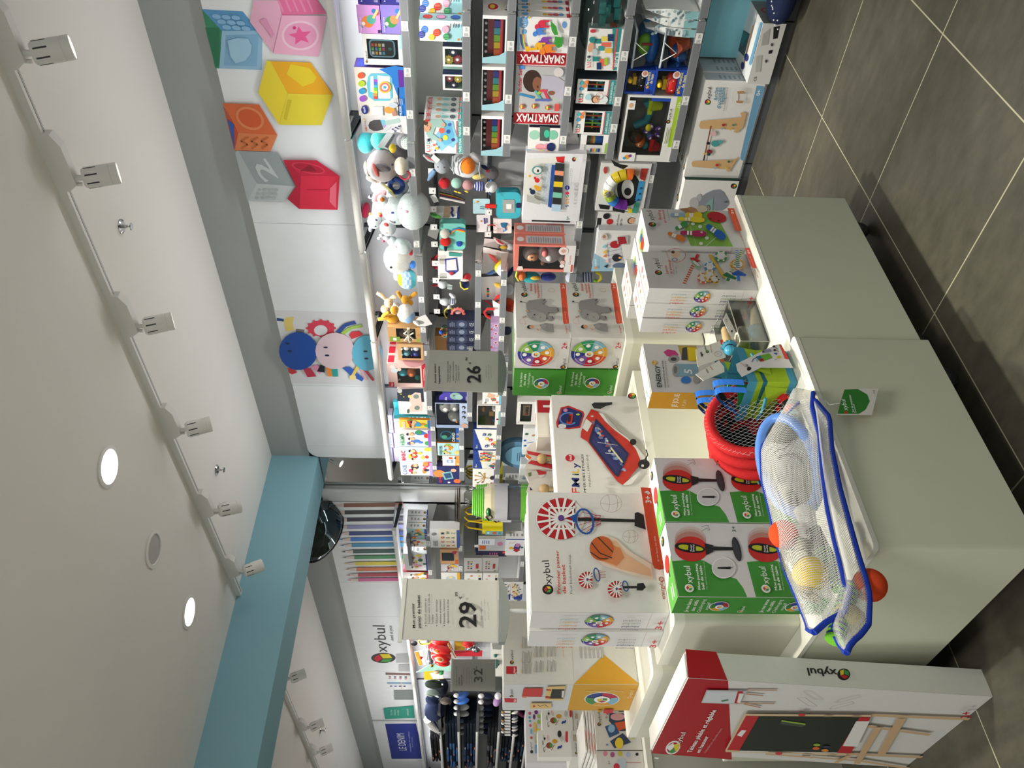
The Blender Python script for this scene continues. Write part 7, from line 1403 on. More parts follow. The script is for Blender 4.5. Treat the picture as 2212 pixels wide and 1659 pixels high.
for xt,ya,yb,c,w in((928,951,919,'1f5fc4','blue box with printed glasses standing behind the dinosaur kit'),(928,918,887,'15171c','black box with printed glasses standing behind the elephant lamp')):
 wallbox('spy_glasses_box',w,'game box',ya,yb,xt,1.532 if ya>930 else 1.472,.05,XR+.14,col=c,prints=dict(F=lambda F:F.ring(.35,.7,.1,.03,'c9dc5a').ring(.65,.7,.1,.03,'c9dc5a')))
wallbox('adventure_game_box','orange adventure game box with a drawn boy','game box',984,957,945,1.532,.06,XR,col='e8842a',prints=dict(F=scene_art('a9d0d8',('8fb84a','e8842a','7a5aa0','e0c86a'),'AVENTURE','2a2422',8)))
wallbox('camera_toy_box','small orange and white box picturing a toy camera','toy box',1006,985,956,1.532,.06,XR,col='ee9a4a',prints=dict(F=lambda F:F.rect(0,.3,1,1,'efece6').rect(.3,.4,.62,.78,'8fa4d0',.05).disc(.46,.6,.09,'e8ecf4').rect(.68,.45,.88,.65,'e05a3a').disc(.8,.3,.06,'2a2a2e').disc(.2,.16,.08,'f0d8b0')))
wallbox('quiz_game_box','navy and orange quiz box picturing a tablet, last on its shelf by the mirror','game box',1046,1008,944,1.532,.06,XR-.01,col='24285c',prints=dict(F=lambda F:F.rect(0,0,1,1,'262a62').disc(.6,.9,.25,'e88a4a').poly([(.35,.3),(.75,.4),(.65,.8),(.25,.68)],'7fb8bc').poly([(.4,.37),(.68,.44),(.6,.72),(.33,.63)],'34507a').disc(.8,.3,.12,'e8b090').disc(.2,.15,.15,'e8703a').text('QUIZ',.1,.82,.1,'e8343c',w=.35,bold=True).disc(.12,.5,.06,'e6e6f0')))
def a_shape(F):
 F.rect(0,0,1,1,'ebe9e5');F.poly([(0,1),(0,.5),(.02,0),(0,0),(0,1)],'26418f');F.poly([(0,.78),(.0,1),(1,1),(1,.95),(.0,.62)],'26418f');F.logo(.06,.82,.09,'eceef4',back='eceef4')
 for x,y,c in((.75,.55,'2a4a9a'),(.55,.45,'e0c03a'),(.75,.35,'2a6a4a'),(.5,.3,'c8343c'),(.3,.2,'c8343c'),(.2,.45,'2a4a9a'),(.2,.1,'2a6a4a'),(.4,.1,'e0b83a')):F.poly([(x-.06,y-.05),(x+.05,y-.07),(x+.08,y+.05),(x-.04,y+.07)],c);F.disc(x,y,.025,'ebe9e5')
def a_blocks(F):
 F.rect(0,0,1,1,'ebe9e5');F.poly([(0,1),(0,.6),(1,.8),(1,1)],'26418f');F.logo(.06,.84,.09,'eceef4',back='eceef4')
 rd=random.Random(9)
 for i in range(7):
  for j in range(4):F.rect(.42+.075*i,.28+.11*j,.49+.075*i,.38+.11*j,rd.choice(('2a4a9a','c8343c','e8c83a','3f8f4a','d8a05a','eab0c0')))
 for i in range(9):F.rect(.06+.04*i,.1,.1+.04*i,.15+.05*(4-abs(i-4)),rd.choice(('2a4a9a','c8343c','e8c83a','3f8f4a')))
 F.disc(.6,.14,.06,'e0b83a');F.disc(.8,.14,.06,'c8843a')
def a_tree(F):
 F.rect(0,0,1,1,'eceae6');F.line([(.5,.2),(.52,.5)],.05,'b98a4a')
 for e in((.25,.75),(.4,.85),(.65,.85),(.8,.7),(.3,.55),(.75,.5)):F.line([(.52,.48),e],.035,'b98a4a')
 for i,e in enumerate(((.25,.78),(.4,.88),(.65,.88),(.8,.72),(.3,.58),(.76,.52),(.15,.3),(.25,.2),(.2,.4))):F.disc(e[0],e[1],.045,('2a6a3a','a8302a','c89a3a')[i%3])
 F.disc(.55,.16,.14,'33302c',ry=.1);F.rect(.0,.0,1,.09,'6a4aa0',.02);F.text('TREE',.04,.8,.07,'d85a3a',w=.16,bold=True)
wallbox('magnetic_shape_box','blue and white box picturing coloured shapes on the games bay','game box',971,927.5,1022,1.257,.07,3.66,col='26418f',prints=dict(F=a_shape));wallbox('building_block_box','blue and white box picturing rows of coloured wooden blocks','game box',1012,973,1022,1.257,.07,3.655,col='26418f',prints=dict(F=a_blocks));wallbox('ladybird_tree_box','white box picturing a balancing wooden tree, last on its shelf by the pillar','game box',1052,1013,1021,1.257,.07,3.65,col='eceae6',prints=dict(F=a_tree))
wallbox('wooden_radio_box','white window box with a wooden toy behind the pinball carton','toy box',917,868,1117,.902,.08,3.62,col='e9e7e3',win=(.12,.55,.9,.9),inner='4a4640',product=lambda mb,W,D,H:(mb.box(W*.3,.02,H*.6,W*.75,.06,H*.82,'c9a878','wood'),[mb.ell((W*(.4+.12*i),.015,H*.7),(.012,.008,.012),('a83a2c','3a3a3c','3a3a3c')[i],'plastic',10,8) for i in range(3)]),prints=dict(F=lambda F:F.logo(.06,.93,.035)))
wallbox('palm_game_box','white box with a drawn blue palm tree behind the pinball carton','game box',982,926,1130,.902,.07,3.60,col='e8e8e8',prints=dict(F=lambda F:F.rect(0,0,1,.35,'2a56a8').line([(.5,.55),(.45,.85)],.03,'2a62b0').disc(.35,.9,.06,'2a6ab8').disc(.55,.93,.06,'2a6ab8').disc(.8,.88,.07,'2f6a4a').disc(.75,.6,.06,'c98a5a')))
wallbox('blue_game_box','white and blue game box low beside the white pillar','game box',1062,1003,1122,.902,.07,3.60,col='e4e4e4',prints=dict(F=lambda F:F.rect(0,0,1,.5,'2a56a8').logo(.1,.3,.08,'e6e8f0',back='e6e8f0').disc(.5,.8,.08,'8aa0c8')))
b=MB();p=at(1118,984,X=3.68);b.lathe([(0,0),(.16,0),(.16,.05),(0,.05)],(p.x+.05,p.y,p.z-.02),(-1,0,.12),'4a6f8a','card',36);f=Fc(b,(p.x-.003,p.y+.16,p.z-.18),(0,-1,0),(0,0,1),.32,.32);f.disc(.5,.5,.36,'6fa0bc',n=28);f.bars(.3,.45,.7,.6,3,'3a5f78');f.disc(.5,.22,.06,'1f3040')
tag(b.build('round_game_tin'),'round blue game tin standing low on the shelf near the pillar','game tin')
# ---- hanging soft toys and cards of the plush bay
toy('plush_rabbit','grey hanging plush rabbit with a round orange belly','soft toy',Z3,3.76,[('body',[('b',1420,300,185,125,'d3d6da',15,0)]+[('s',[(1290+60*i,190+14*i),(1280+60*i,300+10*i),(1300+60*i,390+10*i)],8,'a9b2ba',.075) for i in(0,1,5)]),('belly',[('b',1455,300,88,95,'ee8024',10,.045)]),('head',[('b',1165,300,88,88,'9aa0a8',0,.05)]),('ear',[('s',[(1095,250),(1020,215),(955,180)],[26,36,12],'9aa0a8',.05),('s',[(1080,245),(1020,215),(975,190)],[8,16,6],'b0605c',.085)]),('ear',[('s',[(1085,350),(1045,405),(1010,465)],[24,34,12],'6f8fb4',.05)]),('leg',[('b',1545,215,80,55,'a9a9ac',40,.02),('b',1575,425,72,28,'d6c06e',-8,.05)]),('face',[('d',1120,315,8,8,'22222a',0,.115),('d',1190,320,10,8,'5a3a44',0,.125)]),('label',[('f',[(1075,175),(1145,235),(1105,275),(1040,215)],'d9d8d4',.11)])])
toy('plush_whale','small grey spotted plush whale with a striped tail, hanging under the rabbit','soft toy',Z3,3.80,[('body',[('b',1730,385,75,78,'6f6d72',0,0)]),('tail',[('b',1645,320,50,22,'1f2a4a',30,.02),('b',1680,360,20,20,'c0343c',0,.06)])])
ops=[('b',x,y,r,r*.94,c,0,.01*i) for i,(x,y,r,c) in enumerate(((1192,496,68,'c0282e'),(1328,496,63,'9ecbbc'),(1456,518,63,'b98a8c'),(1582,530,57,'dfe2ea'),(1716,540,70,'e4e4e6')))]
toy('plush_caterpillar','soft caterpillar of five fabric balls hanging below the donkey','soft toy',Z3,3.77,[('segment',[o]) for o in ops]+[('stripe',[('s',[(1540+28*i,480),(1545+28*i,530),(1540+28*i,580)],8,'26388a',.085) for i in range(4)]),('feeler',[('s',[(1700,480),(1720,460)],9,'3f78c8',.07),('s',[(1690,600),(1715,628)],9,'5a6a9a',.07)])])
rd=random.Random(11)
toy('cloth_book','colourful cloth book with ribbons hanging edge-on beside the caterpillar','cloth book',Z3,3.78,[('page',[('s',[(1140,600+14*i),(1300,640+12*i),(1420,690+6*i)],13,c,.01*i) for i,c in enumerate(('2a3050','d8c04a','b0282e','3a4a80','e0dcd6'))]),('ribbon',[('b',1200+40*i,590+12*(i%3),24,9,rd.choice(('c8342c','e8c83a','2a5ab0','3a3a40')),20,.06) for i in range(7)]),('hang_tag',[('f',[(1030,640),(1085,620),(1130,700),(1075,720)],'d9d9d6',.05)])])
toy('cloth_book_pack','white pack printed with purple script hanging beside the big cow','cloth book',Z3,3.80,[('pack',[('f',[(1095,752),(1362,752),(1358,886),(1090,890)],'e6e6e8',0)]),('picture',[('f',[(1190,760),(1260,760),(1250,880),(1185,880)],'c9a890',.004),('s',[(1275,770),(1285,800),(1270,830),(1290,870)],12,'3a2f70',.006)]),('spine',[('f',[(1340,770),(1365,752),(1360,905),(1330,910)],'24306a',.003)])])
def rb(mb,fr,X,x0,y0,x1,y1,col,th=.03,rad=30,m='cloth'):
 pts=[]
 for cx,cy,st in((x1-rad,y1-rad,0),(x0+rad,y1-rad,90),(x0+rad,y0+rad,180),(x1-rad,y0+rad,270)):
  for i in range(5):a=R(st+22.5*i);pts.append((cx+rad*math.cos(a),cy+rad*math.sin(a)))
 flat(mb,fr,pts[::-1],X,th,col,m)
def pad(name,label,cat,fr,X,quads,group=None):
 root=None;x0,y0,x1,y1=quads[0][1][:4];loc=at(*_pix(fr,x1,(y0+y1)/2),X=X);root=thing(name,label,cat,loc,0,group)
 for i,(pn,q,c,kw) in enumerate(quads):
  mb=MB(Matrix.Translation(-loc))
  if len(q)==4 and not isinstance(q[0],tuple):rb(mb,fr,X-kw.get('d',0),*q,c,kw.get('th',.03),kw.get('rad',20),kw.get('m','cloth'))
  else:
   for op in q:
    if op[0]=='b':blob(mb,fr,*op[1:5],X-kw.get('d',0),op[5],kw.get('m','plush'),op[6] if len(op)>6 else 0,dr=kw.get('dr'))
    elif op[0]=='s':stroke(mb,fr,op[1],op[2],X-kw.get('d',0),op[3],kw.get('m','cloth'))
    else:flat(mb,fr,op[1],X-kw.get('d',0),.002,op[2],kw.get('m','card'))
  mb.build(pn,root)
 return root
pad('mirror_book','turquoise soft baby book with a mirror window and a red strap, hanging','cloth book',Z3,3.74,[('cover',(1768,598,2048,892),'45b0c0',dict(th=.05,rad=60)),('mirror',(1845,682,1980,828),'9aa09c',dict(d=.003,rad=12,th=.004,m='gloss')),('strap',(1648,738,1772,778),'d8322c',dict(d=.004,th=.01,rad=8)),('buckle',(1995,725,2050,775),'1f2a4a',dict(d=.006,th=.012,rad=14)),('sticker',(1885,730,1945,786),'e6e6e2',dict(d=.006,th=.003,rad=4,m='card'))])
pad('toy_card','pale blue hanging card beside the turquoise mirror book','toy card',Z3,3.80,[('card',(1512,672,1700,838),'b9dde6',dict(th=.003,rad=14,m='card')),('print',[('b',1560,700,16,16,'e8a04a'),('s',[(1590,760),(1660,765)],4,'5a8a9a'),('s',[(1590,780),(1640,785)],4,'5a8a9a')],None,dict(d=.002,dr=.002,m='card'))])
pad('picture_card_set','white bath book card printed with a blue whale','toy card',Z3,3.77,[('card',(1740,895,1945,1058),'ece2de',dict(th=.01,rad=10,m='card')),('whale_print',[('b',1860,950,40,48,'2f6f9a',10),('s',[(1870,990),(1880,1020),(1850,1035)],9,'3f86c0')],None,dict(d=.003,dr=.003,m='card')),('ring',[('s',[(1675,970),(1720,960),(1765,975)],6,'c8342c')],None,dict(d=.01))])
pad('toy_card','white hanging card with purple print beside the whale card','toy card',Z3,3.80,[('card',(1552,850,1706,1044),'e8e4e8',dict(th=.003,rad=8,m='card')),('print',[('s',[(1640,890),(1645,950)],8,'4a3f90'),('s',[(1665,890),(1668,940)],6,'6a5fa8'),('b',1606,920,10,12,'c8843a')],None,dict(d=.002,dr=.002,m='card'))])
pad('activity_book','turquoise soft activity book with a rainbow and a white hippopotamus doll','cloth book',Z3,3.75,[('cover',(1135,948,1428,1240),'7fd2c6',dict(th=.05,rad=40)),('rainbow',[('s',[(1250+6*k,1060),(1290+6*k,1015),(1350,1000+9*k),(1420,1015+9*k)],9,c) for k,c in enumerate(('3a90c8','d8443c','ee8a4a','e8d04a'))],None,dict(d=.004)),('doll',[('b',1198,1060,55,58,'e4dcd2'),('b',1205,1150,62,55,'d8302c'),('b',1205,1210,20,52,'1f2848')],None,dict(d=.012,dr=.02)),('pocket',[('b',1360,1170,36,38,'2a56b8')],None,dict(d=.006,dr=.006)),('hang_tag',[('f',[(1035,980),(1135,1015),(1105,1130),(1000,1080)],'8e8d8a')],None,dict(d=.01))])
pad('mirror_book','white fabric book with a pentagon mirror framed in blue, hanging','cloth book',Z3,3.76,[('cover',(1120,1252,1398,1572),'e9e6e2',dict(th=.05,rad=12)),('mirror',[('f',[(1200,1345),(1330,1332),(1350,1480),(1282,1530),(1205,1480)],'34448a')],None,dict(d=.003)),('mirror_glass',[('f',[(1215,1360),(1318,1348),(1335,1470),(1215,1475)],'d9d4d8')],None,dict(d=.005,m='gloss')),('flap',[('f',[(1240,1268),(1385,1285),(1380,1320),(1245,1312)],'3f8f84'),('b',1272,1500,26,30,'b8404a')],None,dict(d=.006,dr=.004)),('handle',[('s',[(1130,1300),(1060,1350),(1060,1420),(1120,1450)],20,'8f2430')],None,dict(d=-.01))])
toy('clip_toy','small red, navy and yellow plush clip toy hanging below the mirror book','soft toy',Z5,3.78,[('top',[('b',1240,110,55,55,'a8242c',0,0)]),('body',[('b',1200,205,72,68,'1f2c52',0,.01)]),('cap',[('b',1205,150,55,18,'e6d2c4',0,.05)]),('trim',[('s',[(1150,175),(1160,235),(1200,268),(1250,255)],10,'e8d84a',.05)])])
toy('plush_rabbit','little grey and white hanging rabbit rattle below the mirror book','soft toy',Z5,3.79,[('head',[('b',925,205,62,55,'c9d0d6',0,.03)]),('ear',[('s',[(870,175),(810,155),(760,145)],[20,24,10],'9aa2aa',.02)]),('ear',[('s',[(870,215),(820,215),(785,218)],[14,22,8],'b03a44',.02)]),('clip',[('f',[(985,190),(1050,215),(1045,272),(985,265)],'c9dad6',0)])])
toy('plush_donkey','small hanging white star-shaped plush with a navy striped shirt','soft toy',Z5,3.78,[('head',[('b',950,425,65,52,'d6dae2',10,.03)]),('shirt',[('b',1050,420,50,50,'e6e8ec',0,.02)]+[('s',[(1025+22*k,385),(1030+22*k,455)],6,'24305a',.09) for k in range(3)]),('limb',[('b',1050,350,50,26,'d9dde4',40,.02),('b',1010,490,36,22,'e0e3e8',-60,.02)]),('ear',[('b',880,385,26,14,'d9dde4',30,.04)])])
toy('teething_ring','coral flower-shaped teething ring with a pale pink centre, hanging','rattle',Z5,3.75,[('flower_rim',[('s',[(1120+72*math.cos(R(18*i)),582+66*math.sin(R(18*i))) for i in range(21)],17,'e06a6a',0,'plastic')]),('petal',[('b',1120+86*math.cos(R(30*i)),582+79*math.sin(R(30*i)),12,12,'e06a6a',0,.0,'plastic') for i in range(12)]),('centre',[('b',1122,582,58,52,'f0c0c0',0,-.02,'plastic')]),('yellow_ring',[('s',[(1010+62*math.cos(R(24*i)),570+66*math.sin(R(24*i))) for i in range(16)],10,'e8d03a',-.03,'plastic')])])
rd=random.Random(21);loops=[]
for i in range(15):
 a=rd.random()*360;cx,cy=960+70*math.cos(R(a))+60,800+50*math.sin(R(a));rx,ry,o=50+30*rd.random(),30+20*rd.random(),rd.random()*180
 loops.append(('loop',[('s',[(cx+rx*math.cos(R(30*k))*math.cos(R(o))-ry*math.sin(R(30*k))*math.sin(R(o)),cy+rx*math.cos(R(30*k))*math.sin(R(o))+ry*math.sin(R(30*k))*math.cos(R(o)),.02*math.sin(k)) for k in range(13)],7,('3aa09a','e8c83a','e8824a','2f7f6a')[i%4],.0,'plastic')]))
toy('loop_rattle','rattle of turquoise, yellow and orange plastic loops around a blue cube','rattle',Z5,3.74,[('core',[('b',905,815,30,28,'2f6fe0',0,.03,'plastic')])]+loops)
toy('comforter_card','white hanging card with a rabbit head in a yellow hood','soft toy',Z3,3.72,[('card',[('f',[(1630,1210),(1960,1290),(1960,1500),(1595,1510),(1610,1400)],'e4e0e0',-.03)]),('head',[('b',1850,1460,80,85,'cfd8e6',0,.02)]),('hood',[('b',1820,1430,75,85,'e2c62e',0,.0)]),('ear',[('s',[(1790,1390),(1735,1330),(1690,1290)],[20,28,8],'d05a5a',.0)]),('ear',[('s',[(1770,1470),(1720,1500),(1665,1515)],[16,22,8],'5a86c8',.0)]),('bow',[('b',1935,1490,24,70,'22306a',30,.05)]),('face',[('d',1830,1430,8,8,'22222a',0,.075),('d',1885,1490,14,8,'5a3a4a',0,.08)])])
toy('comforter_card','white hanging card with a pink-eared plush, behind the yellow hood rabbit','soft toy',Z3,3.80,[('card',[('f',[(1640,1115),(1970,1140),(1970,1260),(1630,1200)],'d3c6c6',-.01)]),('head',[('b',1930,1210,50,40,'cfd4dc',0,.02)]),('ear',[('s',[(1870,1190),(1800,1150),(1745,1105)],[18,26,8],'d9c2c2',.02),('s',[(1850,1180),(1800,1150),(1770,1125)],[8,12,5],'c04a54',.04)]),('scarf',[('b',1860,1215,45,22,'d2b23a',0,.03)])])
toy('comforter_card','white card lettered SENSI with a white donkey plush and gold mane','soft toy',Z5,3.70,[('card',[('f',[(1420,110),(1830,90),(1830,398),(1425,398)],'e6e3e2',-.03)]),('print',[('f',[(1490+0*i,365-20*i),(1522,365-20*i),(1522,349-20*i),(1490,349-20*i)],c,-.028) for i,c in enumerate(('3a78c0','e0542c','e8b02a','3a9a5a','c83a6a'))]+[('b',1505,258,14,14,'26262c',0,-.03)]),('head',[('b',1750,265,85,80,'d6dae2',10,.0)]),('mane',[('b',1640,215,60,34,'c2a03a',20,.01)]),('ear',[('s',[(1690,320),(1620,370),(1575,420)],[16,24,8],'b8282c',.0)])])
toy('toy_basket','white card basket with a red rope handle and orange ribbed toy, hanging','toy pack',Z5,3.68,[('basket',[('f',[(1562,405),(1830,560),(1830,740),(1600,750)],'e6e4e4',0)]),('ribbed_toy',[('b',1760,465,130,85,'dc4a2c',20,-.03)]+[('s',[(1650+24*k,420+10*k),(1660+24*k,470+12*k),(1680+24*k,520+8*k)],5,'a8321c',.02) for k in range(7)]),('handle',[('s',[(1590,520),(1500,515),(1455,560),(1490,610),(1580,650)],18,'c8282c',.01)]),('handle',[('s',[(1555,470),(1500,430),(1465,410)],14,'9c2028',-.02)]),('cube',[('b',1740,790,70,60,'3a4258',30,-.01,'cloth')])])
# ---- piano mat and doll boxes on the plush bay's lower shelf
def a_piano(F):
 F.Z(*Z4);F.rect(0,0,1,1,'e6e5e9');C=F.pp
 C([(560,230),(885,200),(985,200),(925,795),(800,745),(540,690),(515,600)],'e4e2dc');C([(885,200),(985,195),(975,270),(900,255)],'d8282e')
 C([(760,275),(840,275),(800,745),(725,720)],'c3ccd4')
 for i in range(9):
  for j in range(3):F.pe(775-6*i+24*j,300+48*i+20*(j%2),4,4,'eef0f2')
 C([(838,278),(882,278),(835,760),(795,745)],'2a4f9c')
 for i,c in enumerate(('f0a07a','2b2b2e','eecb2e','2b2b2e','7fcbb0','2b2b2e','b9d4ea')):
  y0=330+72*(i-1)+50;
 keys=[(255,340,'2b2b2e',0),(340,395,'f0a07a',1),(390,470,'2b2b2e',0),(460,520,'eecb2e',1),(520,595,'2b2b2e',0),(580,640,'7fcbb0',1),(640,715,'2b2b2e',0),(712,792,'b9d4ea',1)]
 for y0,y1,c,k in keys:
  s=lambda y:(y-255)*-.085
  C([(880+s(y0),y0),(980+s(y0)-(0 if k else 2),y0+10),(980+s(y1),y1+6),(880+s(y1),y1)],c)
 F.pe(675,335,60,50,'5f9a98');F.pe(678,335,44,36,'e6e4e0');F.pe(684,340,12,16,'22262a');F.pe(675,447,28,26,'d8282e');F.pe(650,420,14,16,'d8282e');F.pe(685,535,32,26,'e8a82a');F.pe(655,515,16,18,'e8a82a');F.pe(625,575,30,28,'1f3050');F.pe(600,545,14,14,'1f3050');F.pe(592,395,14,14,'d8b02a');C([(560,600),(620,620),(725,690),(700,715),(560,680)],'b9b9b4')
 C([(560,160),(840,180),(835,262),(560,262)],'e6e5e9') if False else None
 for ch,y,c in(('S',722,'26386a'),('E',680,'e0a02a'),('N',640,'e0902a'),('S',605,'2a8a7a'),('I',575,'d8305a')):F.pt(ch,(1022-(740-y)*-.06,y+20),(1024,y-8),(990,y+20),c,True)
 F.pe(1010,523,28,26,'2f3a80');F.pt('ni',(1018,535),(1016,512),(1002,535),'eceef6');F.pt("PIANO D'ÉVEIL",(1035,490),(1060,300),(1022,490),'8a8a90');F.pt('PIANO PLAY MAT',(1055,490),(1075,310),(1044,490),'a4a4aa');F.pe(1085,205,22,25,'232225');F.pp([(1070,198),(1085,186),(1088,205),(1074,215)],'c8303a');F.pp([(1086,186),(1102,195),(1102,212),(1088,205)],'e8c83a');F.pt('0+',(1035,880),(1030,838),(1000,880),'3a7a5a',True)
wallbox('piano_mat_box','large white open box with a folded musical piano play mat','toy box',476,331,1133,.87,.1,XS-.03,xm=1190,col='e4e3e8',prints=dict(F=a_piano),flap=False)
def bear(mb,W,D,H):mb.ell((W*.5,.035,H*.72),(W*.32,.04,H*.15),'e0c49a','plush',14,10);mb.ell((W*.5,.03,H*.84),(W*.3,.035,H*.07),'e8862a','plush',12,8);mb.ell((W*.5,.035,H*.35),(W*.36,.04,H*.22),'d9d2c4','plush',14,10)
wallbox('bear_doll_box','window box with a plush bear in an orange bandana behind the piano mat box','toy box',482.5,455,1128,.87,.09,XS+.05,xm=1180,col='d9d4d8',win=(.1,.12,.9,.82),inner='2a2628',product=bear)
def doll(mb,W,D,H):
 mb.ell((W*.5,.05,H*.72),(W*.24,.05,H*.14),'b9a49a','plush',16,10);mb.ell((W*.5,.018,H*.70),(W*.15,.03,H*.10),'c08a68','plastic',16,10);mb.ell((W*.44,-.01,H*.715),(.005,.003,.006),'2a1d1a','gloss',8,6);mb.ell((W*.56,-.01,H*.715),(.005,.003,.006),'2a1d1a','gloss',8,6)
 mb.ell((W*.5,.05,H*.42),(W*.32,.05,H*.2),'d9c2c4','plush',16,10);mb.ell((W*.66,.02,H*.5),(W*.14,.03,H*.06),'e07f80','cloth',12,8);mb.ell((W*.5,.01,H*.42),(W*.12,.02,H*.06),'d9d6d4','plush',12,8);mb.ell((W*.4,.05,H*.2),(W*.18,.05,H*.08),'b9aaa8','plush',12,8);mb.ell((W*.22,.03,H*.52),(W*.07,.02,H*.035),'c08a68','plastic',10,8)
def a_doll(F):F.rect(0,0,1,.16,'dcd8d8');F.text('Corolle',.3,.06,.035,'d8606a',w=.34);F.rect(.02,.015,.3,.05,'e0705f',.02);F.poly([(.03,.96),(.2,.93),(.2,.86),(.06,.84)],'e9d8d2');F.disc(.8,.2,.08,'e6d6d2');F.disc(.8,.2,.04,'c9a090');F.disc(.25,.2,.04,'e8e2e0');F.disc(.38,.2,.04,'d8b0a8')
dl=wallbox('baby_doll_box','coral window box with a baby doll in a fleece suit, front one of two','toy box',587,529,1111,.87,.095,XS-.05,xm=1170,col='dd7f70',win=(.1,.17,.93,.93),inner='4a403c',product=doll,prints=dict(F=a_doll,R=lambda F:F.rect(0,0,1,1,'dd7f70').rect(.15,.22,.85,.82,'c9c3c6').disc(.5,.91,.06,'e6dcda').rect(0,0,1,.18,'cfcfcf').bars(.2,.25,.8,.8,14,'9a9498')),group='baby doll boxes')
dup(dl,(dl.location.x+.1,dl.location.y-.006,.87),'coral baby doll window box standing behind the front doll box')
def a_light(F):
 F.Z(*Z4);F.rect(0,0,1,1,'dcdcda');C=F.pp
 C([(1500,230),(1600,280),(1700,300),(1640,340),(1540,300)],'1d1d1f');F.pe(1700,560,130,190,'1d1d1f');F.pe(1690,560,70,110,'dcdcda');F.pe(1690,590,40,44,'1d1d1f');C([(1360,730),(1490,745),(1480,790),(1380,780)],'1d1d1f');C([(1520,760),(1660,800),(1650,830),(1520,800)],'1d1d1f')
 C([(1840,330),(1920,330),(1880,470),(1822,440)],'b4382f');C([(1815,470),(1880,475),(1835,700),(1770,695)],'3a8fc4');C([(1770,705),(1830,705),(1795,832),(1735,820)],'3f9a86');C([(1690,770),(1740,780),(1735,828),(1690,825)],'d8c82e');F.pt('3',(1852,560),(1850,535),(1828,560),'16161a',True);F.pt('3',(1838,625),(1836,600),(1814,625),'16161a',True);F.pt('2',(1820,690),(1818,665),(1796,690),'16161a',True)
 F.pe(1440,345,22,40,'b9403a');F.pe(1790,370,32,40,'b98a72')
def crescent(mb,W,D,H):
 n=22;cols=['e8702a','c9b020','c9b020','e6e6e2','e6e6e2','e6e6e2','8aa82a','2f78c8','6a2a90','6a2a90'];C0=Vector((W*.48,-.005,H*.42))
 for i in range(10):
  a0,a1=R(-10+20*i),R(-10+20*(i+.93));pts=[C0+Vector((W*.32*math.cos(a0+(a1-a0)*k/4),0,H*.36*math.sin(a0+(a1-a0)*k/4))) for k in range(5)]
  mb.tube(pts,.030,cols[i],'gloss',12)
 mb.ell(C0+Vector((-W*.05,-.022,H*.38)),(.026,.012,.026),'d8c83a','gloss',18,10);mb.ell(C0+Vector((-W*.05,-.03,H*.38)),(.019,.01,.019),'cfcac2','mirror',18,10)
lt=wallbox('light_bar_box','black and white open box with a rainbow crescent light toy','toy box',456,353,1292,.527,.12,XS-.01,xm=1350,col='d9d9d6',side='c9c9c6',prints=dict(F=a_light),product=crescent)
wallbox('light_bar_box','black and white light toy box turned sideways next to the crescent toy','toy box',493,458,1290,.527,.2,XS+.01,xm=1340,col='d3d3d0',prints=dict(F=lambda F:F.rect(0,0,1,1,'d6d6d3').rect(0,.9,.6,1,'1d1d1f').disc(.4,.7,.08,'b8282c').text('Move & Discover',.12,.5,.05,'2a2a2c',w=.75).text('Light Bar',.12,.42,.05,'2a2a2c',w=.5).baby(.5,.2,.09).disc(.75,.8,.08,'1d1d1f')))
def a_roller(F):
 F.Z(*Z4);F.rect(0,0,1,1,'dad8d6');C=F.pp;C([(1315,1280),(1400,1330),(1560,1440),(1690,1480),(1280,1482)],'8fb4c6')
 C([(1455,1160),(1600,1120),(1650,1420),(1480,1450)],'c3c3c8')
 for k in range(6):F.pl([(1460+3*k,1185+40*k),(1610+6*k,1150+40*k)],.008,'6a6a76')
 F.pe(1565,1330,50,42,'24262e');F.pe(1545,1180,55,40,'a8242c');F.pe(1590,1420,70,34,'5a6a80');C([(1575,1090),(1700,1080),(1695,1180),(1570,1170)],'a9a8a6');C([(1575,1095),(1660,1090),(1680,1165),(1590,1180)],'9c1f2c');F.pe(1600,1325,16,12,'e8a04a')
 for a,c in((((1400,1210),(1440,1170),(1445,1220)),'8fc4d0'),(((1410,1260),(1455,1230),(1450,1290)),'e0b83a'),(((1410,1310),(1450,1280),(1455,1320)),'d8703a'),(((1430,1370),(1470,1340),(1475,1380)),'e8b8b8'),(((1420,1420),(1470,1395),(1460,1440)),'2a2a3a')):C(list(a),c)
 F.pe(1330,1435,14,14,'d8853a');F.pt('xybul',(1340,1420),(1335,1340),(1318,1420),'e6ecf0');F.pe(1430,1090,36,36,'c9b8b0');F.pe(1425,1085,18,18,'a87a62')
wallbox('baby_roller_box','white and blue box picturing a striped baby roller on the low shelf','toy box',585.5,498,1287,.527,.15,XS-.04,xm=1340,col='d3d6d8',prints=dict(F=a_roller))
toy('plush_whale','pale blue plush whale with a striped flag, low on the shelf behind the hippopotamus cartons','soft toy',Z4,3.68,[('body',[('b',1080,1545,95,80,'b4bccb',0,0)]),('flag',[('b',1240,1550,65,65,'d9dbe2',0,0)]+[('s',[(1190+30*k,1500),(1195+30*k,1600)],9,'22284a',.08) for k in range(4)]),('teether',[('s',[(1335,1495),(1385,1520),(1390,1570),(1350,1600)],16,'e6cf2a',.03,'plastic')]),('charm',[('b',1330,1590,26,22,'8ac03a',0,.03,'plastic')])])
toy('plush_backpack','turquoise and orange child backpack with a yellow hoop, low on the shelf','soft toy',Z4,3.66,[('body',[('b',600,1550,110,70,'2fa0a6',0,0),('b',800,1545,90,55,'26347a',0,.0)]),('pocket',[('b',500,1535,50,55,'e8824a',0,.04)]),('hoop',[('s',[(450,1480),(440,1540),(470,1590)],12,'d8dc4a',.06)]),('panel',[('b',660,1560,60,24,'c9a83a',0,.05)])])
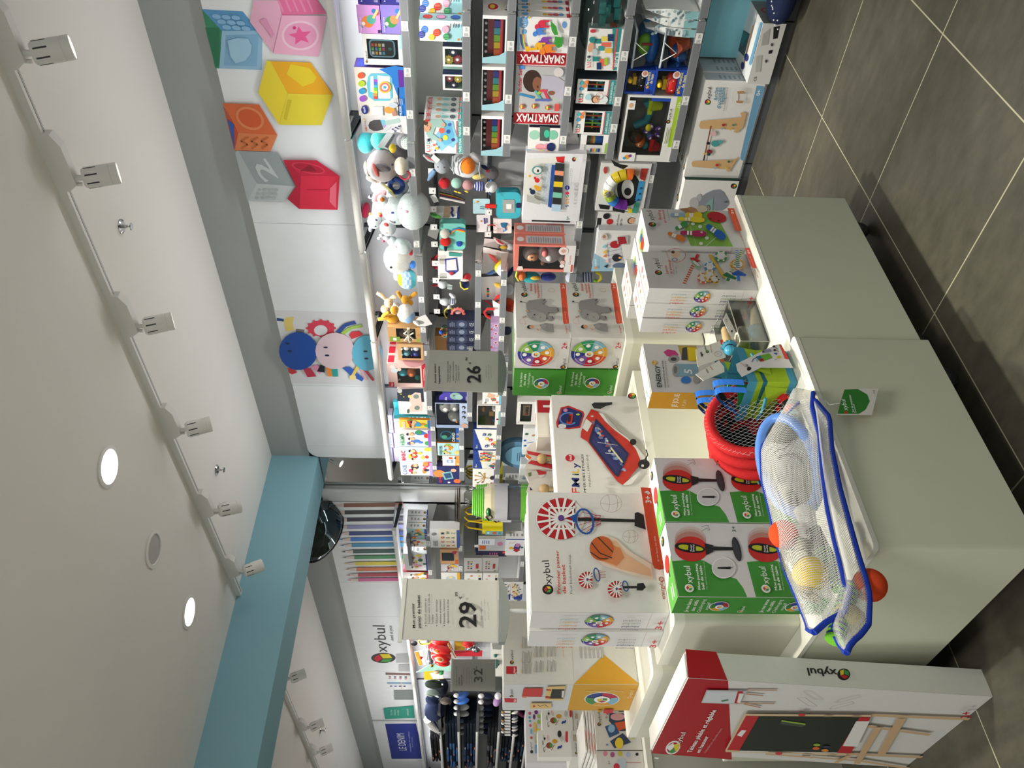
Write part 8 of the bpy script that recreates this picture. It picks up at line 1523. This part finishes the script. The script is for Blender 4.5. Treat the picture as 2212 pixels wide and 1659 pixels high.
# ================================================================ shelving and goods in the area beyond the white pillar
XL=3.66
zl=[at(926,1170,X=XL).z+.012,at(996,1170,X=XL).z+.012,at(1131,1200,X=XL).z+.012]
bay('grey wall shelving bay under the coloured pencils',5.80,7.2,[(zl[0],XL),(zl[1],XL),(zl[2],XL)],'b6b7b7',4,top=2.05,hooks=hk((6.0,6.25,6.5),1.40,.3))
bay('grey wall bay with hanging toys and knitwear under the shop lettering',7.205,9.6,[(.62,XL)],'a4a5a7',3,hooks=hk((7.4,7.7,8.0,8.3,8.6,8.9,9.2),1.93,.2)+hk((8.6,8.9,9.2),1.42,.2))
ZL,ZQ,ZJ,ZK,ZT=(840,1060,6.9125),(820,1340,5.2),(900,1530,4.5357),(1110,840,3.967),(1140,1520,4.5357)
b=MB();y0=5.98
b.prism([(3.63,2.0),(3.70,2.0),(3.70,1.97),(3.63,1.97)],5.8,6.25,'6f7276','paint',lambda a,c,h:(a,h,c));tag(b.build('shelf_end_board'),'grey board end at the top of the shelving under the coloured pencils','board')
def R3(F):F.rect(0,0,1,1,'e9e9ea').cube(.5,.14,.07).rect(0,0,1,.05,'26418f').bars(.3,.4,.7,.9,3,'9a9aa0')
fx=wallbox('craft_kit_box','white and teal craft box picturing a fox, front one of three under the pencils','toy box',1165,1142,879,zl[0],.06,XL+.02,xm=905,col='e6e8ea',prints=dict(F=scene_art('9fc0c4',('e88a4a','3f8f6a','f2ece4','e8c83a'),None,seed=12,band='26418f'),R=R3),group='fox craft boxes')
for i in(1,2):dup(fx,(fx.location.x+.065*i,fx.location.y-.005,fx.location.z),'white and teal fox craft box, %s from the front under the pencils'%('second','third')[i-1])
wallbox('craft_kit_box','white craft box with small coloured figures beside the fox box','toy box',1181,1166,877,zl[0],.06,XL+.01,xm=905,col='eceaea',prints=dict(F=scene_art('ecebea',('e88a3a','2a4a9a','d8343c','f0c84a'),None,seed=13)))
wallbox('craft_kit_box','white and yellow painting box with a blue edge next to the sign','toy box',1232,1196,873,zl[0],.1,XL+.01,xm=900,col='e9e8e8',prints=dict(F=scene_art('ebeaea',('f0d83a','f0d83a','f2a0c0','2a6a4a','8fb8e0'),None,seed=14,band='26418f'),R=R3))
wallbox('craft_kit_box','white box with orange and green animals, partly behind the 29,99 sign','toy box',1258,1236,872,zl[0],.08,XL,xm=900,col='eceaea',side='a01f38',prints=dict(F=scene_art('efeeec',('f09a2a','2a6a4a','f0b42a','efeeec'),None,seed=15,band='b0203a')))
wallbox('letter_box','box of coloured wooden letters on the second shelf under the pencils','toy box',1183,1143,929,zl[1],.08,XL-.01,xm=965,col='dfe0e2',prints=dict(F=lambda F:(F.rect(0,0,1,.7,'e6dcc4'),F.rect(.0,.0,.96,.1,'3a56a0'),[F.text(ch,.08+.22*(i%4),.16+.18*(i//4),.12,('b0303a','2a4a80','2f7a5a','8fb0d0','c0607a')[i%5],bold=True) for i,ch in enumerate('AHRZBJSWCKGM')],F.disc(.75,.86,.08,'8a8a8c'),F.bars(.1,.76,.4,.92,3,'7a7a7c'))))
for i in range(3):
 wallbox('activity_pad','white activity pad lying flat on the second shelf under the pencils, %s of the pile'%('top','middle','bottom')[i],'book',1141,1096,982.5+3.6*i,zl[1]+.021*(2-i),.2,XL+.06,xm=988,col='d9d6d0',side='4a4038')
wallbox('chalkboard_box','orange-framed box with a dark slate on the second shelf under the pencils','toy box',1218,1187,951,zl[1],.06,XL,xm=970,col='d9a070',prints=dict(F=lambda F:F.rect(0,0,1,1,'dca878').rect(.22,.3,.78,.92,'232c38').disc(.8,.25,.15,'b8405a').disc(.75,.1,.1,'e8b090').rect(0,0,.3,.25,'e0703a')))
wallbox('stationery_box','grey box with cartoon drawing beside the slate box','toy box',1236,1219,953,zl[1],.06,XL,xm=975,col='c9c4c8',prints=dict(F=scene_art('d0ccd0',('6a6a78','e8c84a','b03a4a','e9e6e4'),None,seed=17)))
wallbox('stationery_box','white and yellow box on the second shelf, partly behind the 29,99 sign','toy box',1262,1237,953,zl[1],.06,XL-.01,xm=975,col='ecebe8',prints=dict(F=lambda F:F.rect(0,0,1,.16,'f0b42a').disc(.5,.5,.25,'b9cde0').disc(.6,.5,.12,'f0e0a0')))
for i in range(3):
 x=1036+2*i;y=1120+15*i
 b=MB();p=at(1060,y,X=XL-.02*i+.03);w,h=.055,.175
 b.rbox(-.0,-.02,0,.16,.035,h,.015,'d2c41f','gloss',4);f=Fc(b,(-.001,.035,0),(0,-1,0),(0,0,1),.055,h,'gloss')
 if i==2:f.rect(0,0,1,.85,'7fb0b4');f.disc(.5,.7,.06,'f0f0ea');f.disc(.5,.4,.12,'b06a5a');f.disc(.5,.15,.08,'4a8a9a')
 T_=thing('craft_bag','yellow zipped craft bag with strap, %s of the hanging row'%('nearest to the pillar','second from the pillar','front one with a printed picture')[i],'bag',(p.x,p.y,at(1086,y,X=p.x).z),0,'yellow craft bags');o=b.build('body',T_)
 b=MB();b.tube([(.03,.008,h),(.05,.006,h+.12),(.08,.005,h+.15),(.11,.006,h+.12),(.13,.008,h)],.008,'c2a423','cloth',6);b.build('strap',T_)
wallbox('sand_timer_pack','clear pack with an orange sand timer under the yellow bags','toy pack',1190,1164,1033,at(1092,1177,X=XL).z,.03,XL,xm=1060,col='b9babd',m='gloss',prints=dict(F=lambda F:F.rect(0,0,1,1,'b4b6ba').rect(.1,.72,.45,.96,'c8602a').rect(.5,.4,1,.98,'d9dde4').disc(.6,.2,.14,'c07a9a',ry=.1).bars(.6,.6,.9,.9,4,'6a7ab0')))
wallbox('magic_game_pack','dark violet game pack with pink lettering below the sand timer','toy pack',1202,1190.5,1028,at(1095,1196,X=XL).z,.03,XL+.03,xm=1060,col='2a2440',prints=dict(F=lambda F:F.rect(0,0,1,1,'2a2444').bars(.2,.3,.8,.6,4,'c05a9a').rect(.6,.02,.95,.14,'d8443a')))
wallbox('colour_lotto_box','white box with bright wooden shapes on the third shelf under the pencils','toy box',1199.6,1164,1092,at(1133,1180,X=XL).z,.08,XL-.02,xm=1110,col='e6e6e8',prints=dict(F=lambda F:F.rect(0,0,1,1,'e8e7e8').rect(.94,0,1,1,'26418f').poly([(.3,.3),(.6,.2),(.7,.5),(.4,.6)],'2a3a80').poly([(.2,.4),(.35,.2),(.45,.5),(.3,.6)],'b02a30').disc(.45,.7,.12,'e0b02a').disc(.5,.15,.08,'2a6a4a').poly([(.5,.3),(.7,.25),(.75,.45),(.55,.5)],'c87ab0').line([(.7,.7),(.9,.5)],.02,'d8b06a').line([(.7,.85),(.85,.75)],.02,'d8b06a'),R=R3),group='coloured shape boxes')
for i,(xt,xb) in enumerate(((1002,1041),(1042,1076))):
 wallbox('domino_box','grey domino box with coloured tiles, %s'%('upper of the two','lower of the two')[i],'game box',1237,1205,xt,at(xb,1221,X=XL).z,.06,XL,xm=xt+20,col='b4b2b0',prints=dict(F=lambda F:(F.rect(0,0,1,1,'b7b5b3'),[F.disc(.3+.13*(q%2)+.3*(q//4),.75-.16*((q//2)%2),.06,('a8283a','2a6a5a','2a3a70','c8a02a')[q%4]) for q in range(8)],F.rect(.3,.2,.6,.34,'b0242c'),F.cube(.14,.2,.05))))
 wallbox('animal_puzzle_box','white puzzle box with bold lettering, %s, beside the 29,99 sign'%('upper of the two','lower of the two')[i],'game box',1258,1238,xt+1,at(xb,1248,X=XL).z,.06,XL-.015,xm=xt+20,col='ecebe8',prints=dict(F=lambda F:F.rect(0,0,1,1,'efeeeb').rect(.1,.05,.5,.2,'1d1d20').disc(.7,.15,.07,'e8c03a').disc(.35,.75,.08,'d9b9a0').disc(.7,.6,.08,'e08a5a')))
 p=at(1092+26*i,1255,X=XL);b=MB();b.box(0,0,0,.04,.34,.12,'e6e4e4');f=Fc(b,(0,.34,0),(0,-1,0),(0,0,1),.34,.12);f.poly([(.0,0),(.35,0),(.1,.7),(0,.6)],'26418f');f.poly([(.25,.2),(.9,.55),(.95,.95),(.2,.7)],'e6d6b0');rd=random.Random(i)
 for q in range(26):f.disc(.15+.75*rd.random(),.15+.7*rd.random(),.06,rd.choice(('b0283a','2a5a4a','20304a','d8a04a','2a3f8a')))
 tag(b.build('bead_game_box',None,(p.x-.02,p.y-.02,p.z-.055),-90,rot=(18,0,0)) if False else b.build('bead_game_box',None,(p.x-.02,p.y-.02,p.z-.055)),'white tilted box of coloured beads beside the sign foot, %s of two'%('upper','lower')[i],'game box')
# ---- rolled green play mats in clear wrapping, hanging beside the pillar
def playmat(label,y0,y1,x0,x1,X,col):
 a=at((x0+x1)/2,y1,X=X);c=at((x0+x1)/2,y0,X=X);w=(a.y-c.y)/2;zt,zb=at(x0,(y0+y1)/2,X=X).z,at(x1,(y0+y1)/2,X=X).z;h=zt-zb;t=thing('rolled_play_mat',label,'play mat',(X,(a.y+c.y)/2,zb),0,'rolled green play mats')
 segs=(('mat_top',.80,1.0,'7fd04a'),('mat_scene',.62,.80,'d9cfae'),('paper_band',.40,.62,'c3c3c9'),('mat_road',.18,.40,'5c5d63'),('mat_bottom',0,.18,'74c43e'))
 for n,s0,s1,cc in segs:
  b=MB();k=6
  prof=[(w*(1.04 if n=='paper_band' else(.72+.28*min(1,(1-s)*3.2) if s>.69 else 1)),h*s) for s in[s0+(s1-s0)*i/k for i in range(k+1)]]
  b.lathe(prof,(0,0,0),(0,0,1),cc,'card' if n=='paper_band' else 'gloss',20)
  if n=='mat_top':
   for q in range(6):b.lathe([(prof[q][0]+.003,prof[q][1]),(prof[q][0]+.004,prof[q][1]+h*.012)],(0,0,0),(0,0,1),'3f8f2c','gloss',20)
  if n=='mat_scene':b.ell((-w*.8,-w*.3,h*.72),(w*.3,w*.3,h*.05),'2f6a3a','gloss',12,8);b.tube([(-w*1.02,0,h*.66),(-w*.9,w*.5,h*.71),(-w*1.0,0,h*.76),(-w*.95,-w*.4,h*.71),(-w*1.02,0,h*.66)],.006,'4a3a2c','gloss',6)
  b.build(n,t)
 b=MB()
 for q in range(7):a_=q*.9;b.tube([(0,0,h),(.03*math.cos(a_),.03*math.sin(a_),h+.05)],[.008,.003],(.95,.96,.95),'film',5)
 b.build('wrapping',t)
playmat('rolled green and grey play mat in clear wrapping, front one beside the pillar',1064,1107,1020,1146,3.30,0)
playmat('rolled green play mat in clear wrapping, behind the front roll on its left side',1104,1121,1042,1146,3.42,0)
playmat('rolled green play mat in clear wrapping, behind the front roll on its right side',1050,1066,1028,1146,3.50,0)
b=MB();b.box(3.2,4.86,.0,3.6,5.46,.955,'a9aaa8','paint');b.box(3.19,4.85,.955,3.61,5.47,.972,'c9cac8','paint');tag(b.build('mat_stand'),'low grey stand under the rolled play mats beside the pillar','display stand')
# ---- wooden toys and cartons behind the pinball carton
def podbox(name,label,cat,yl,yr,xt,zs,Y,D,xm=None,**k):
 xm=xm or xt+25;a=at(xm,yl,Y=Y);c=at(xm,yr,Y=Y);H=at(xt,(yl+yr)/2,Y=Y).z-zs
 return carton(name,label,cat,c.x-a.x,D,H,loc=(a.x,Y,zs),**k)
podbox('role_play_box','white carton with a red square label behind the pinball carton','toy box',944,861,1160,.766,2.41,.1,col='dcd4ca',prints=dict(F=lambda F:F.rect(.62,.78,.95,.99,'b01f2c').rect(.76,.86,.82,.93,'e9e6e4').disc(.9,.6,.02,'b01f2c').rect(.2,.62,.4,.8,'b83a5a').line([(0,.6),(1,.6)],.004,'a9a096'),T=pr_white_top))
def paddle(label,pts,stripes,ball,Y):
 t=thing('wooden_shaker',label,'wooden toy',(0,Y,.766),0,'striped wooden toys');b=MB();f=Fc(b,(0,0,-.766),(1,0,0),(0,0,1),1,1,'paint').setT(Matrix.Translation((0,Y,.766)));f.Z(*ZK)
 q=f.t(*pts);b.prism(q,0,.008,'e0d8cf','paint',lambda a,c,h:(a,h,c-.766));f.k=2
 for s,c in stripes:f.pp(s,c)
 b.build('plate',t)
 if ball:
  x,y,r=ball;p=at(ZK[0]+x/ZK[2],ZK[1]+y/ZK[2],Y=Y-.02)-Vector((0,Y,.766));b=MB();b.ell(p,(r,r,r),'b99a6a','wood',16,10);b.build('wooden_ball',t);b=MB();b.tube([p,p+Vector((.004,0,-.16))],.009,'cdb184','wood',10);b.build('stick',t)
paddle('white and red striped wooden toy with a ball on a stick behind the pinball carton',[(860,440),(240,448),(150,468),(108,520),(95,575),(125,602),(92,678),(860,700)],[([(110,530),(335,575),(335,605),(120,560)],'c8343a'),([(150,612),(340,650),(335,690),(118,640)],'c8343a'),([(222,482),(300,520),(300,532),(218,520)],'c8343a'),([(105,560),(150,590),(140,605),(105,590)],'ee7a2c')],(242,600,.021),2.50)
paddle('white wooden toy with a small red and white flag behind the basketball cartons',[(860,690),(105,684),(100,740),(130,800),(860,800)],[([(185,680),(280,690),(275,735),(225,775)],'e9e2da'),([(192,695),(280,710),(272,735),(212,738)],'c8343a'),([(120,725),(150,715),(150,745),(130,755)],'6a8a4a')],None,2.515)
paddle('plain white round-ended wooden toy with a wooden ball, nearest to the basketball cartons',[(860,770),(200,766),(130,805),(110,870),(130,950),(860,960)],[([(135,840),(160,865),(140,872)],'3a2a5a')],(262,858,.02),2.485)
# ---- hanging toys under the shop lettering
XQ=3.72
for i,(dx,dy,w) in enumerate(((0,0,'front one'),(-30,-95,'half hidden behind the 29,99 sign'))):
 toy('fireman_backpack','red toy water tank backpack, '+w,'toy',ZQ,XQ+.12*i,[('tank',[('b',690+dx,400+dy,120,75,'d42626',12,0,'gloss'),('b',700+dx,330+dy,110,45,'d42626',12,.03,'gloss'),('b',700+dx,470+dy,95,42,'bf1f20',12,.02,'gloss')]),('flame',[('b',672+dx,440+dy,52,28,'f0dcb4',12,.12,'card'),('b',675+dx,440+dy,30,15,'e8702a',12,.2,'card')]),('hose',[('s',[(770+dx,260+dy),(800+dx,330+dy),(850+dx,420+dy)],7,'d8862a',.05,'plastic')])],'toy water tank backpacks')
toy('costume_card','orange and white costume header card hanging beside the red tanks','toy card',ZQ,XQ-.03,[('card',[('f',[(388,355),(480,335),(515,495),(440,510)],'e6e2e0',0)]),('print',[('f',[(395,360),(430,352),(480,500),(442,508)],'eaa32a',.004),('b',465,420,16,20,'c0304a',0,.006,'card')])])
toy('costume_bag','pale green folded film costume bag hanging below the red tanks','toy pack',ZQ,XQ,[('film',[('f',[(410,585),(560,500),(640,480),(810,520),(800,575),(560,570)],'a9dccb',0,'gloss')]),('clasp',[('b',585,510,22,16,'8a7a3a',0,.02,'metal')])])
toy('costume_pack','yellow, white and green pack picturing a child below the green film bag','toy pack',ZQ,XQ,[('pack',[('f',[(498,575),(720,562),(720,660),(500,668)],'e6c22a',0)]),('print',[('f',[(560,590),(715,575),(718,655),(600,662)],'ecebea',.004),('b',640,580,34,22,'d9a888',0,.01,'card'),('b',690,585,30,30,'3f9a5a',0,.006,'card')])])
toy('gold_gift_box','gold boxed toy hanging behind the red tanks','toy box',ZQ,XQ+.1,[('box',[('f',[(840,236),(960,240),(960,335),(842,338)],'c99a2a',0)])]);toy('red_kit_box','dark red boxed toy hanging right beside the silver trinkets','toy box',ZQ,XQ+.1,[('box',[('f',[(830,342),(1155,338),(1150,405),(860,405)],'b5202c',0)])])
toy('firefighter_helmet','red toy helmet in shiny wrapping behind the 29,99 sign foot','toy',ZQ,XQ,[('helmet',[('b',1000,265,70,45,'d8262a',0,0,'gloss')]),('wrapping',[('b',1080,310,60,50,'b9bcc4',20,.0,'chrome'),('b',1020,300,50,26,'c9ccd2',-30,.03,'chrome')])])
toy('sunglasses','yellow-rimmed toy glasses hanging at the top beside the 29,99 sign','toy',ZQ,XQ,[('rim',[('s',[(440,230),(450,262),(480,270),(560,262),(575,240),(560,215),(450,220),(440,230)],8,'e8d83a',0,'plastic')]),('strap',[('b',390,260,36,26,'1d1d20',0,.0,'cloth')])])
toy('dinosaur_card','white box printed with a green dinosaur above the house-shaped cartons','toy box',ZQ,3.74,[('box',[('f',[(1245,250),(1380,255),(1375,625),(1250,628)],'d9d7d0',0)]),('dinosaur_print',[('b',1310,470,26,70,'2f6f66',0,.008,'card'),('b',1300,395,22,22,'2f6f66',0,.008,'card'),('b',1335,500,10,12,'1d2a28',0,.01,'card')]),('picture',[('f',[(1260,262),(1365,262),(1360,330),(1270,325)],'8d8f8a',.004)])])
# ---- knitwear
for nm,lab,parts in(('knit_hat','dark green and black knitted hat and scarf set hanging in the knitwear bay',[('hat',[('b',610,720,105,45,'1c2620',5,.03,'cloth'),('b',700,760,70,100,'0f1420',20,-.03,'cloth')]),('label',[('f',[(695,712),(712,712),(712,730),(695,730)],'d9d9d6',.2)])]),
 ('mittens','grey green mitten pair hanging under the dark hat',[('mitten',[('b',610,810,85,30,'5c665e',3,.03,'cloth')]),('mitten',[('b',560,835,50,18,'7f877f',20,.05,'cloth')])]),
 ('knit_hat','large navy knitted bonnet with ties in the knitwear bay',[('bonnet',[('b',620,1000,115,130,'1b2540',25,.03,'cloth'),('b',590,900,80,50,'222c48',20,.04,'cloth')]),('tie',[('s',[(560,1060),(620,1150),(660,1215),(690,1140)],10,'1b2540',.05,'cloth')])]),
 ('knit_hat','taupe knitted hat with a black strap beside the navy bonnet',[('hat',[('b',740,905,60,40,'6d645c',0,.02,'cloth')]),('strap',[('s',[(780,860),(810,900),(790,945)],10,'1d1d22',.03,'cloth')])]),
 ('scarf','long white knitted scarf hanging below the navy bonnet',[('scarf',[('s',[(540,1110),(600,1180),(700,1250),(760,1180),(740,1110)],[50,55,50,44,34],'dcdad6',.0,'cloth')])]),
 ('knit_blanket','pale patterned folded blanket below the white scarf',[('blanket',[('b',640,1300,85,48,'c9c9cc',18,.0,'cloth')]+[('s',[(590+26*k,1270),(600+26*k,1330)],5,'3a3a44',.18,'cloth') for k in range(4)])])):
 toy(nm,lab,'knitwear',ZQ,XQ,parts)
rd=random.Random(31)
for i in range(7):
 y=840+68*i;c=('3a5a9a','4a7fd8','e4e4e4','e9e7e6','8fa4cc','e6e4e2','dddbd8')[i]
 toy('baby_socks','folded baby socks clipped on the upper white sock row','socks',ZQ,XQ+.02,[('sock',[('b',930,y,80,32,c,rd.uniform(-15,15),.0,'cloth')]),('cuff',[('b',860,y+4,30,24,'e9e8e6',0,.03,'cloth')])],'socks on the upper row')
for i in range(7):
 y=850+66*i
 toy('baby_socks','dark baby socks with a white band clipped on the lower sock row','socks',ZQ,XQ+.02,[('sock',[('b',1215,y,62,32,('1b2238','22242c','1b2440')[i%3],rd.uniform(-12,12),.0,'cloth')]),('paper_band',[('b',1140,y,34,27,'e4e2e0',0,.03,'card')])],'socks on the lower row')
for i in range(9):
 y=1030+32*i
 toy('hair_clip_card','small white and brown hair clip card on the lowest clip row','hair accessory',ZQ,3.6,[('card',[('f',[(1400,y-12),(1470,y-10),(1470,y+14),(1400,y+12)],'dedcd8',0)]),('clip',[('b',1385,y,22,14,('a8845c','e6e4e0','2a2a38')[i%3],20,.02,'cloth'),('b',1520,y+6,38,13,('d9d6d2','2a2c38','bfc0c4')[i%3],-15,.01,'cloth')])],'clip cards')
toy('plush_flower','lilac and white soft flower hanging just above the house-shaped cartons','soft toy',ZQ,3.74,[('petal',[('b',1320,910,45,60,'a884b4',30,0,'cloth')]),('petal',[('b',1330,850,40,40,'d9d6da',0,.0,'cloth')])]);toy('balloon_toy','green and pink rubber toy hanging left of the house-shaped cartons','toy',ZQ,3.74,[('green_end',[('b',1488,1035,26,24,'9acb3a',0,0,'plastic')]),('pink_end',[('b',1580,1050,60,22,'d8609a',35,.0,'plastic')])])
# ---- shelves of folded baby jeans
t=thing('clothes_shelving','white-edged wall shelves of folded baby jeans at the far end','shelving',(0,0,0));XJ=3.6
b=MB();b.box(XB,9.62,.05,XB+.02,13.8,2.1,'b9b9ba','paint');b.build('back_panel',t)
LV=[(240,140,290,520,'1d1b1e','2c2a2c',3),(410,290,150,585,'16222f','44699a',4),(580,460,150,585,'141b28','34496e',4),(780,690,190,585,'1e2024','55565c',3),(920,830,280,520,'131a24','2b3d55',3),(1045,945,170,520,'10161f','2a3a4c',3)]
for i,(xr,xt,y0,y1,c,cl,n) in enumerate(LV):
 p=at(*_pix(ZJ,xr,470),X=XJ);b=MB();b.box(XJ+.01,9.62,p.z-.028,XB,13.8,p.z,'3e4044','paint');s=b.build('shelf',t)
 b=MB();b.tube([(XJ,10.25,p.z-.012),(XJ,13.8,p.z-.012)],.019,'e9e8e4','paint',10);b.build('shelf_lip',s)
 b=MB();b.box(XJ-.01,9.62,p.z-.03,XJ+.012,10.25,p.z+.006,'4a4c50','paint');b.build('dark_end',s)
 ya,yb=at(*_pix(ZJ,(xr+xt)/2,y0),X=XJ+.03).y,at(*_pix(ZJ,(xr+xt)/2,y1),X=XJ+.03).y;zt=at(*_pix(ZJ,xt,(y0+y1)/2),X=XJ+.03).z;th=(zt-p.z)/n;ym=ya+(yb-ya)*.42
 for k in range(n):
  q=thing('folded_jeans','folded baby jeans stacked on the %s white-edged shelf at the far end'%('top','second','third','fourth','fifth','lowest')[i],'jeans',(XJ+.03,ya,p.z+.001+th*k),0,'folded jeans, shelf %s'%'abcdef'[i])
  b=MB();b.rbox(0,.0,.002,.3,ym-ya,th*.95,th*.3,c,'cloth',3,'y');b.build('leg_fold',q)
  b=MB()
  for m in range(4):
   yc=(ym-ya)+(yb-ym)*(m+.5)/4;b.ell((.05,yc,th*.5),(.07,(yb-ym)/8.5,th*.5),cl if(m+k)%3 else c,'cloth',12,8,pw=.7)
   if(m*2+k)%3==0:b.box(-.025,yc-.03,th*.35,-.018,yc+.03,th*.6,('d8806a','c8ced8')[(m+k)%2],'card')
  b.build('rolled_cuff',q)
# ---- boxes on the table beside the house-shaped cartons
TZ2=.74
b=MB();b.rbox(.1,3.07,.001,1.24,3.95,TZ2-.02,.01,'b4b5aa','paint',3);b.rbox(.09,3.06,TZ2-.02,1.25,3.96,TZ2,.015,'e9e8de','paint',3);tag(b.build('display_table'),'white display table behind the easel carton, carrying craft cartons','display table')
Y1=3.11
def a_sew(F):
 F.Z(*ZT);F.rect(0,0,1,1,'d6d4cf');F.pp([(800,90),(1005,100),(1025,265),(880,270),(795,170)],'3a4660');F.pe(880,130,70,36,'e0a8b0');F.pp([(755,225),(850,190),(900,290),(800,335)],'3a5680');F.pe(820,245,34,40,'8fb8d8');F.pp([(850,190),(960,170),(1010,230),(940,250),(890,270)],'d8603a');F.pp([(805,370),(930,290),(1012,380),(850,440)],'3a4660');F.pe(895,390,40,55,'e8cc3a')
 F.plogo(698,205,17,(715,190),(705,92),(690,190));F.pt('atelier peinture',(732,220),(722,110),(725,220),'c03a3a');F.pp([(1028,190),(1060,190),(1082,310),(1075,325),(1050,325),(1040,310)],'b5222e')
 for x,y,c in((780,105,'c8506a'),(770,140,'b8a0a8'),(980,290,'7f9ac8'),(985,330,'c8cf6a'),(1025,345,'c8cf6a'),(1003,240,'c8343a'),(775,410,'7f8ab0')):F.pe(x,y,12,11,c)
sw=podbox('craft_kit_box','white craft carton with dinosaur and lion pictures, in front on the display table','toy box',1620,1538,1286,TZ2+.001,Y1,.3,xm=1340,col='d9d7d2',side='c9c7c2',prints=dict(F=a_sew,L=lambda F:F.rect(0,0,1,1,'7f8a78').rect(.4,0,1,1,'6a5a4a')))
podbox('craft_kit_box','white craft carton with a cloud picture at the photo edge on the display table','toy box',1692,1622,1290,TZ2+.001,Y1+.005,.3,xm=1340,col='d9d7d2',prints=dict(F=lambda F:(F.Z(*ZT),F.rect(0,0,1,1,'d6d4cf'),[F.pe(x,y,22,26,c) for x,y,c in((760,490,'d88aa0'),(830,500,'a85a8a'),(905,490,'c8c04a'),(985,500,'a8b8d8'))],F.pe(1070,497,15,16,'2b2a2c'),F.pe(920,590,44,60,'b9c9d8'),F.pe(870,620,30,34,'c83a4a'),F.pt('6+',(805,595),(803,560),(785,595),'4a7a5a'),F.pl([(960,578),(1110,580)],.008,'b03a4a'))))
z1=at(1286,1580,Y=Y1).z+.002;h5=(at(1262,1585,Y=Y1+.02).z-z1)/4
for k in range(4):
 podbox('craft_box','flat white craft box lying on the dinosaur craft carton, %s of the pile'%('lowest','second','third','topmost')[k],'toy box',1640-6*k,1534,1286-6*(k+1),z1+h5*k,Y1+.015+.008*k,.26,xm=1275,col='dddbd6',prints=dict(F=lambda F:F.rect(.1,.3,.5,.6,('c8502a','8a8a88')[F.W>.35])))
Y2=3.48
def a_fruit(lower):
 def f(F):
  F.Z(*ZT);dy=245 if lower else 0;dx=-40 if lower else 0;F.rect(0,0,1,1,'d9d8d3');q=lambda x,y:(x+dx,y+dy)
  F.pe(*q(252,165),32,30,'8a3a2a');F.pe(*q(268,165),14,22,'3f8a3a');F.pl([q(225,170),q(195,190),q(200,230),q(212,205)],.012,'3a3028');F.pe(*q(305,125),26,22,'c8902a');F.pl([q(300,160),q(272,212)],.02,'8a5a2a');F.pl([q(335,200),q(345,175),q(360,190),q(372,165)],.05,'2a4a9a');F.pe(*q(372,100),14,30,'b4b4b0')
  F.pe(*q(205,100),10,12,'2b2a2c');F.pt('Oxybul',q(212,122),q(206,66),q(200,122),'3a3a3c') if not lower else F.pt('xybul',q(205,118),q(200,66),q(193,118),'3a3a3c');F.pl([q(230,65),q(238,120)],.01,'c0403a');F.pl([q(245,70),q(252,120)],.008,'c0403a');F.pp([q(410,30),q(432,30),q(432,130),q(420,140),q(408,120)],'b5222e');F.pl([q(185,120),q(190,165)],.02,'26241f')
  if lower:F.pe(310,300,20,34,'1d1d22')
 return f
for k,(yl,yr,xt,xb,w,d) in enumerate(((1581,1534,1171,1237,'upper',.05),(1635,1578,1162,1232,'lower and nearer to the photo edge',.0))):
 zz=at(xb,(yl+yr)/2,Y=Y2-.02*k+d).z;podbox('jewellery_kit_box','white jewellery kit box with printed beads and pendants, '+w,'toy box',yl,yr,xt,zz,Y2-.06*k+d,.05,xm=xt+35,col='dad8d2',prints=dict(F=a_fruit(k==1)))
 podbox('storage_carton','plain white carton supporting the jewellery kit box, '+('farther from' if k==0 else 'nearer to')+' the photo edge','toy box',yl,yr+1,xb+1,TZ2+.001,Y2-.06*k+d+.002,.2,xm=xb+20,col='d3d1cc',prints=dict(F=lambda F:F.logo(.1,.9,.04,w=.3).bars(.6,.9,.9,.96,3,'a98a5a')))
Y3=3.78
podbox('play_food_box','tall white box printed with small coloured kitchen toys, behind the jewellery kits','toy box',1648,1534,1136,TZ2+.001,Y3,.12,xm=1150,col='d3d1d3',prints=dict(F=lambda F:(F.Z(*ZT),F.rect(0,0,1,1,'d2d0d3'),[F.pe(x,y,rx,ry,c) for x,y,rx,ry,c in((20,95,14,16,'b8506a'),(18,135,12,14,'4a9ab0'),(22,170,12,10,'4a9ab0'),(25,215,12,14,'c8506a'),(35,335,12,14,'c04a3a'),(62,130,12,26,'5a2a6a'),(82,85,18,20,'6a2a7a'),(107,125,14,20,'8ab03a'),(107,180,14,22,'8ab03a'),(105,257,20,10,'d8c03a'))],F.pl([(33,250),(33,300)],.02,'6aa8c8'),F.pl([(68,185),(70,285)],.03,'d8b05a'),F.pl([(74,300),(76,395)],.02,'a9b48a'),F.pl([(78,405),(80,490)],.02,'6a9ac8'),F.pe(38,475,15,16,'2b2a2c'),F.pt('xybul',(42,458),(38,385),(24,458),'2b2a2c'))))
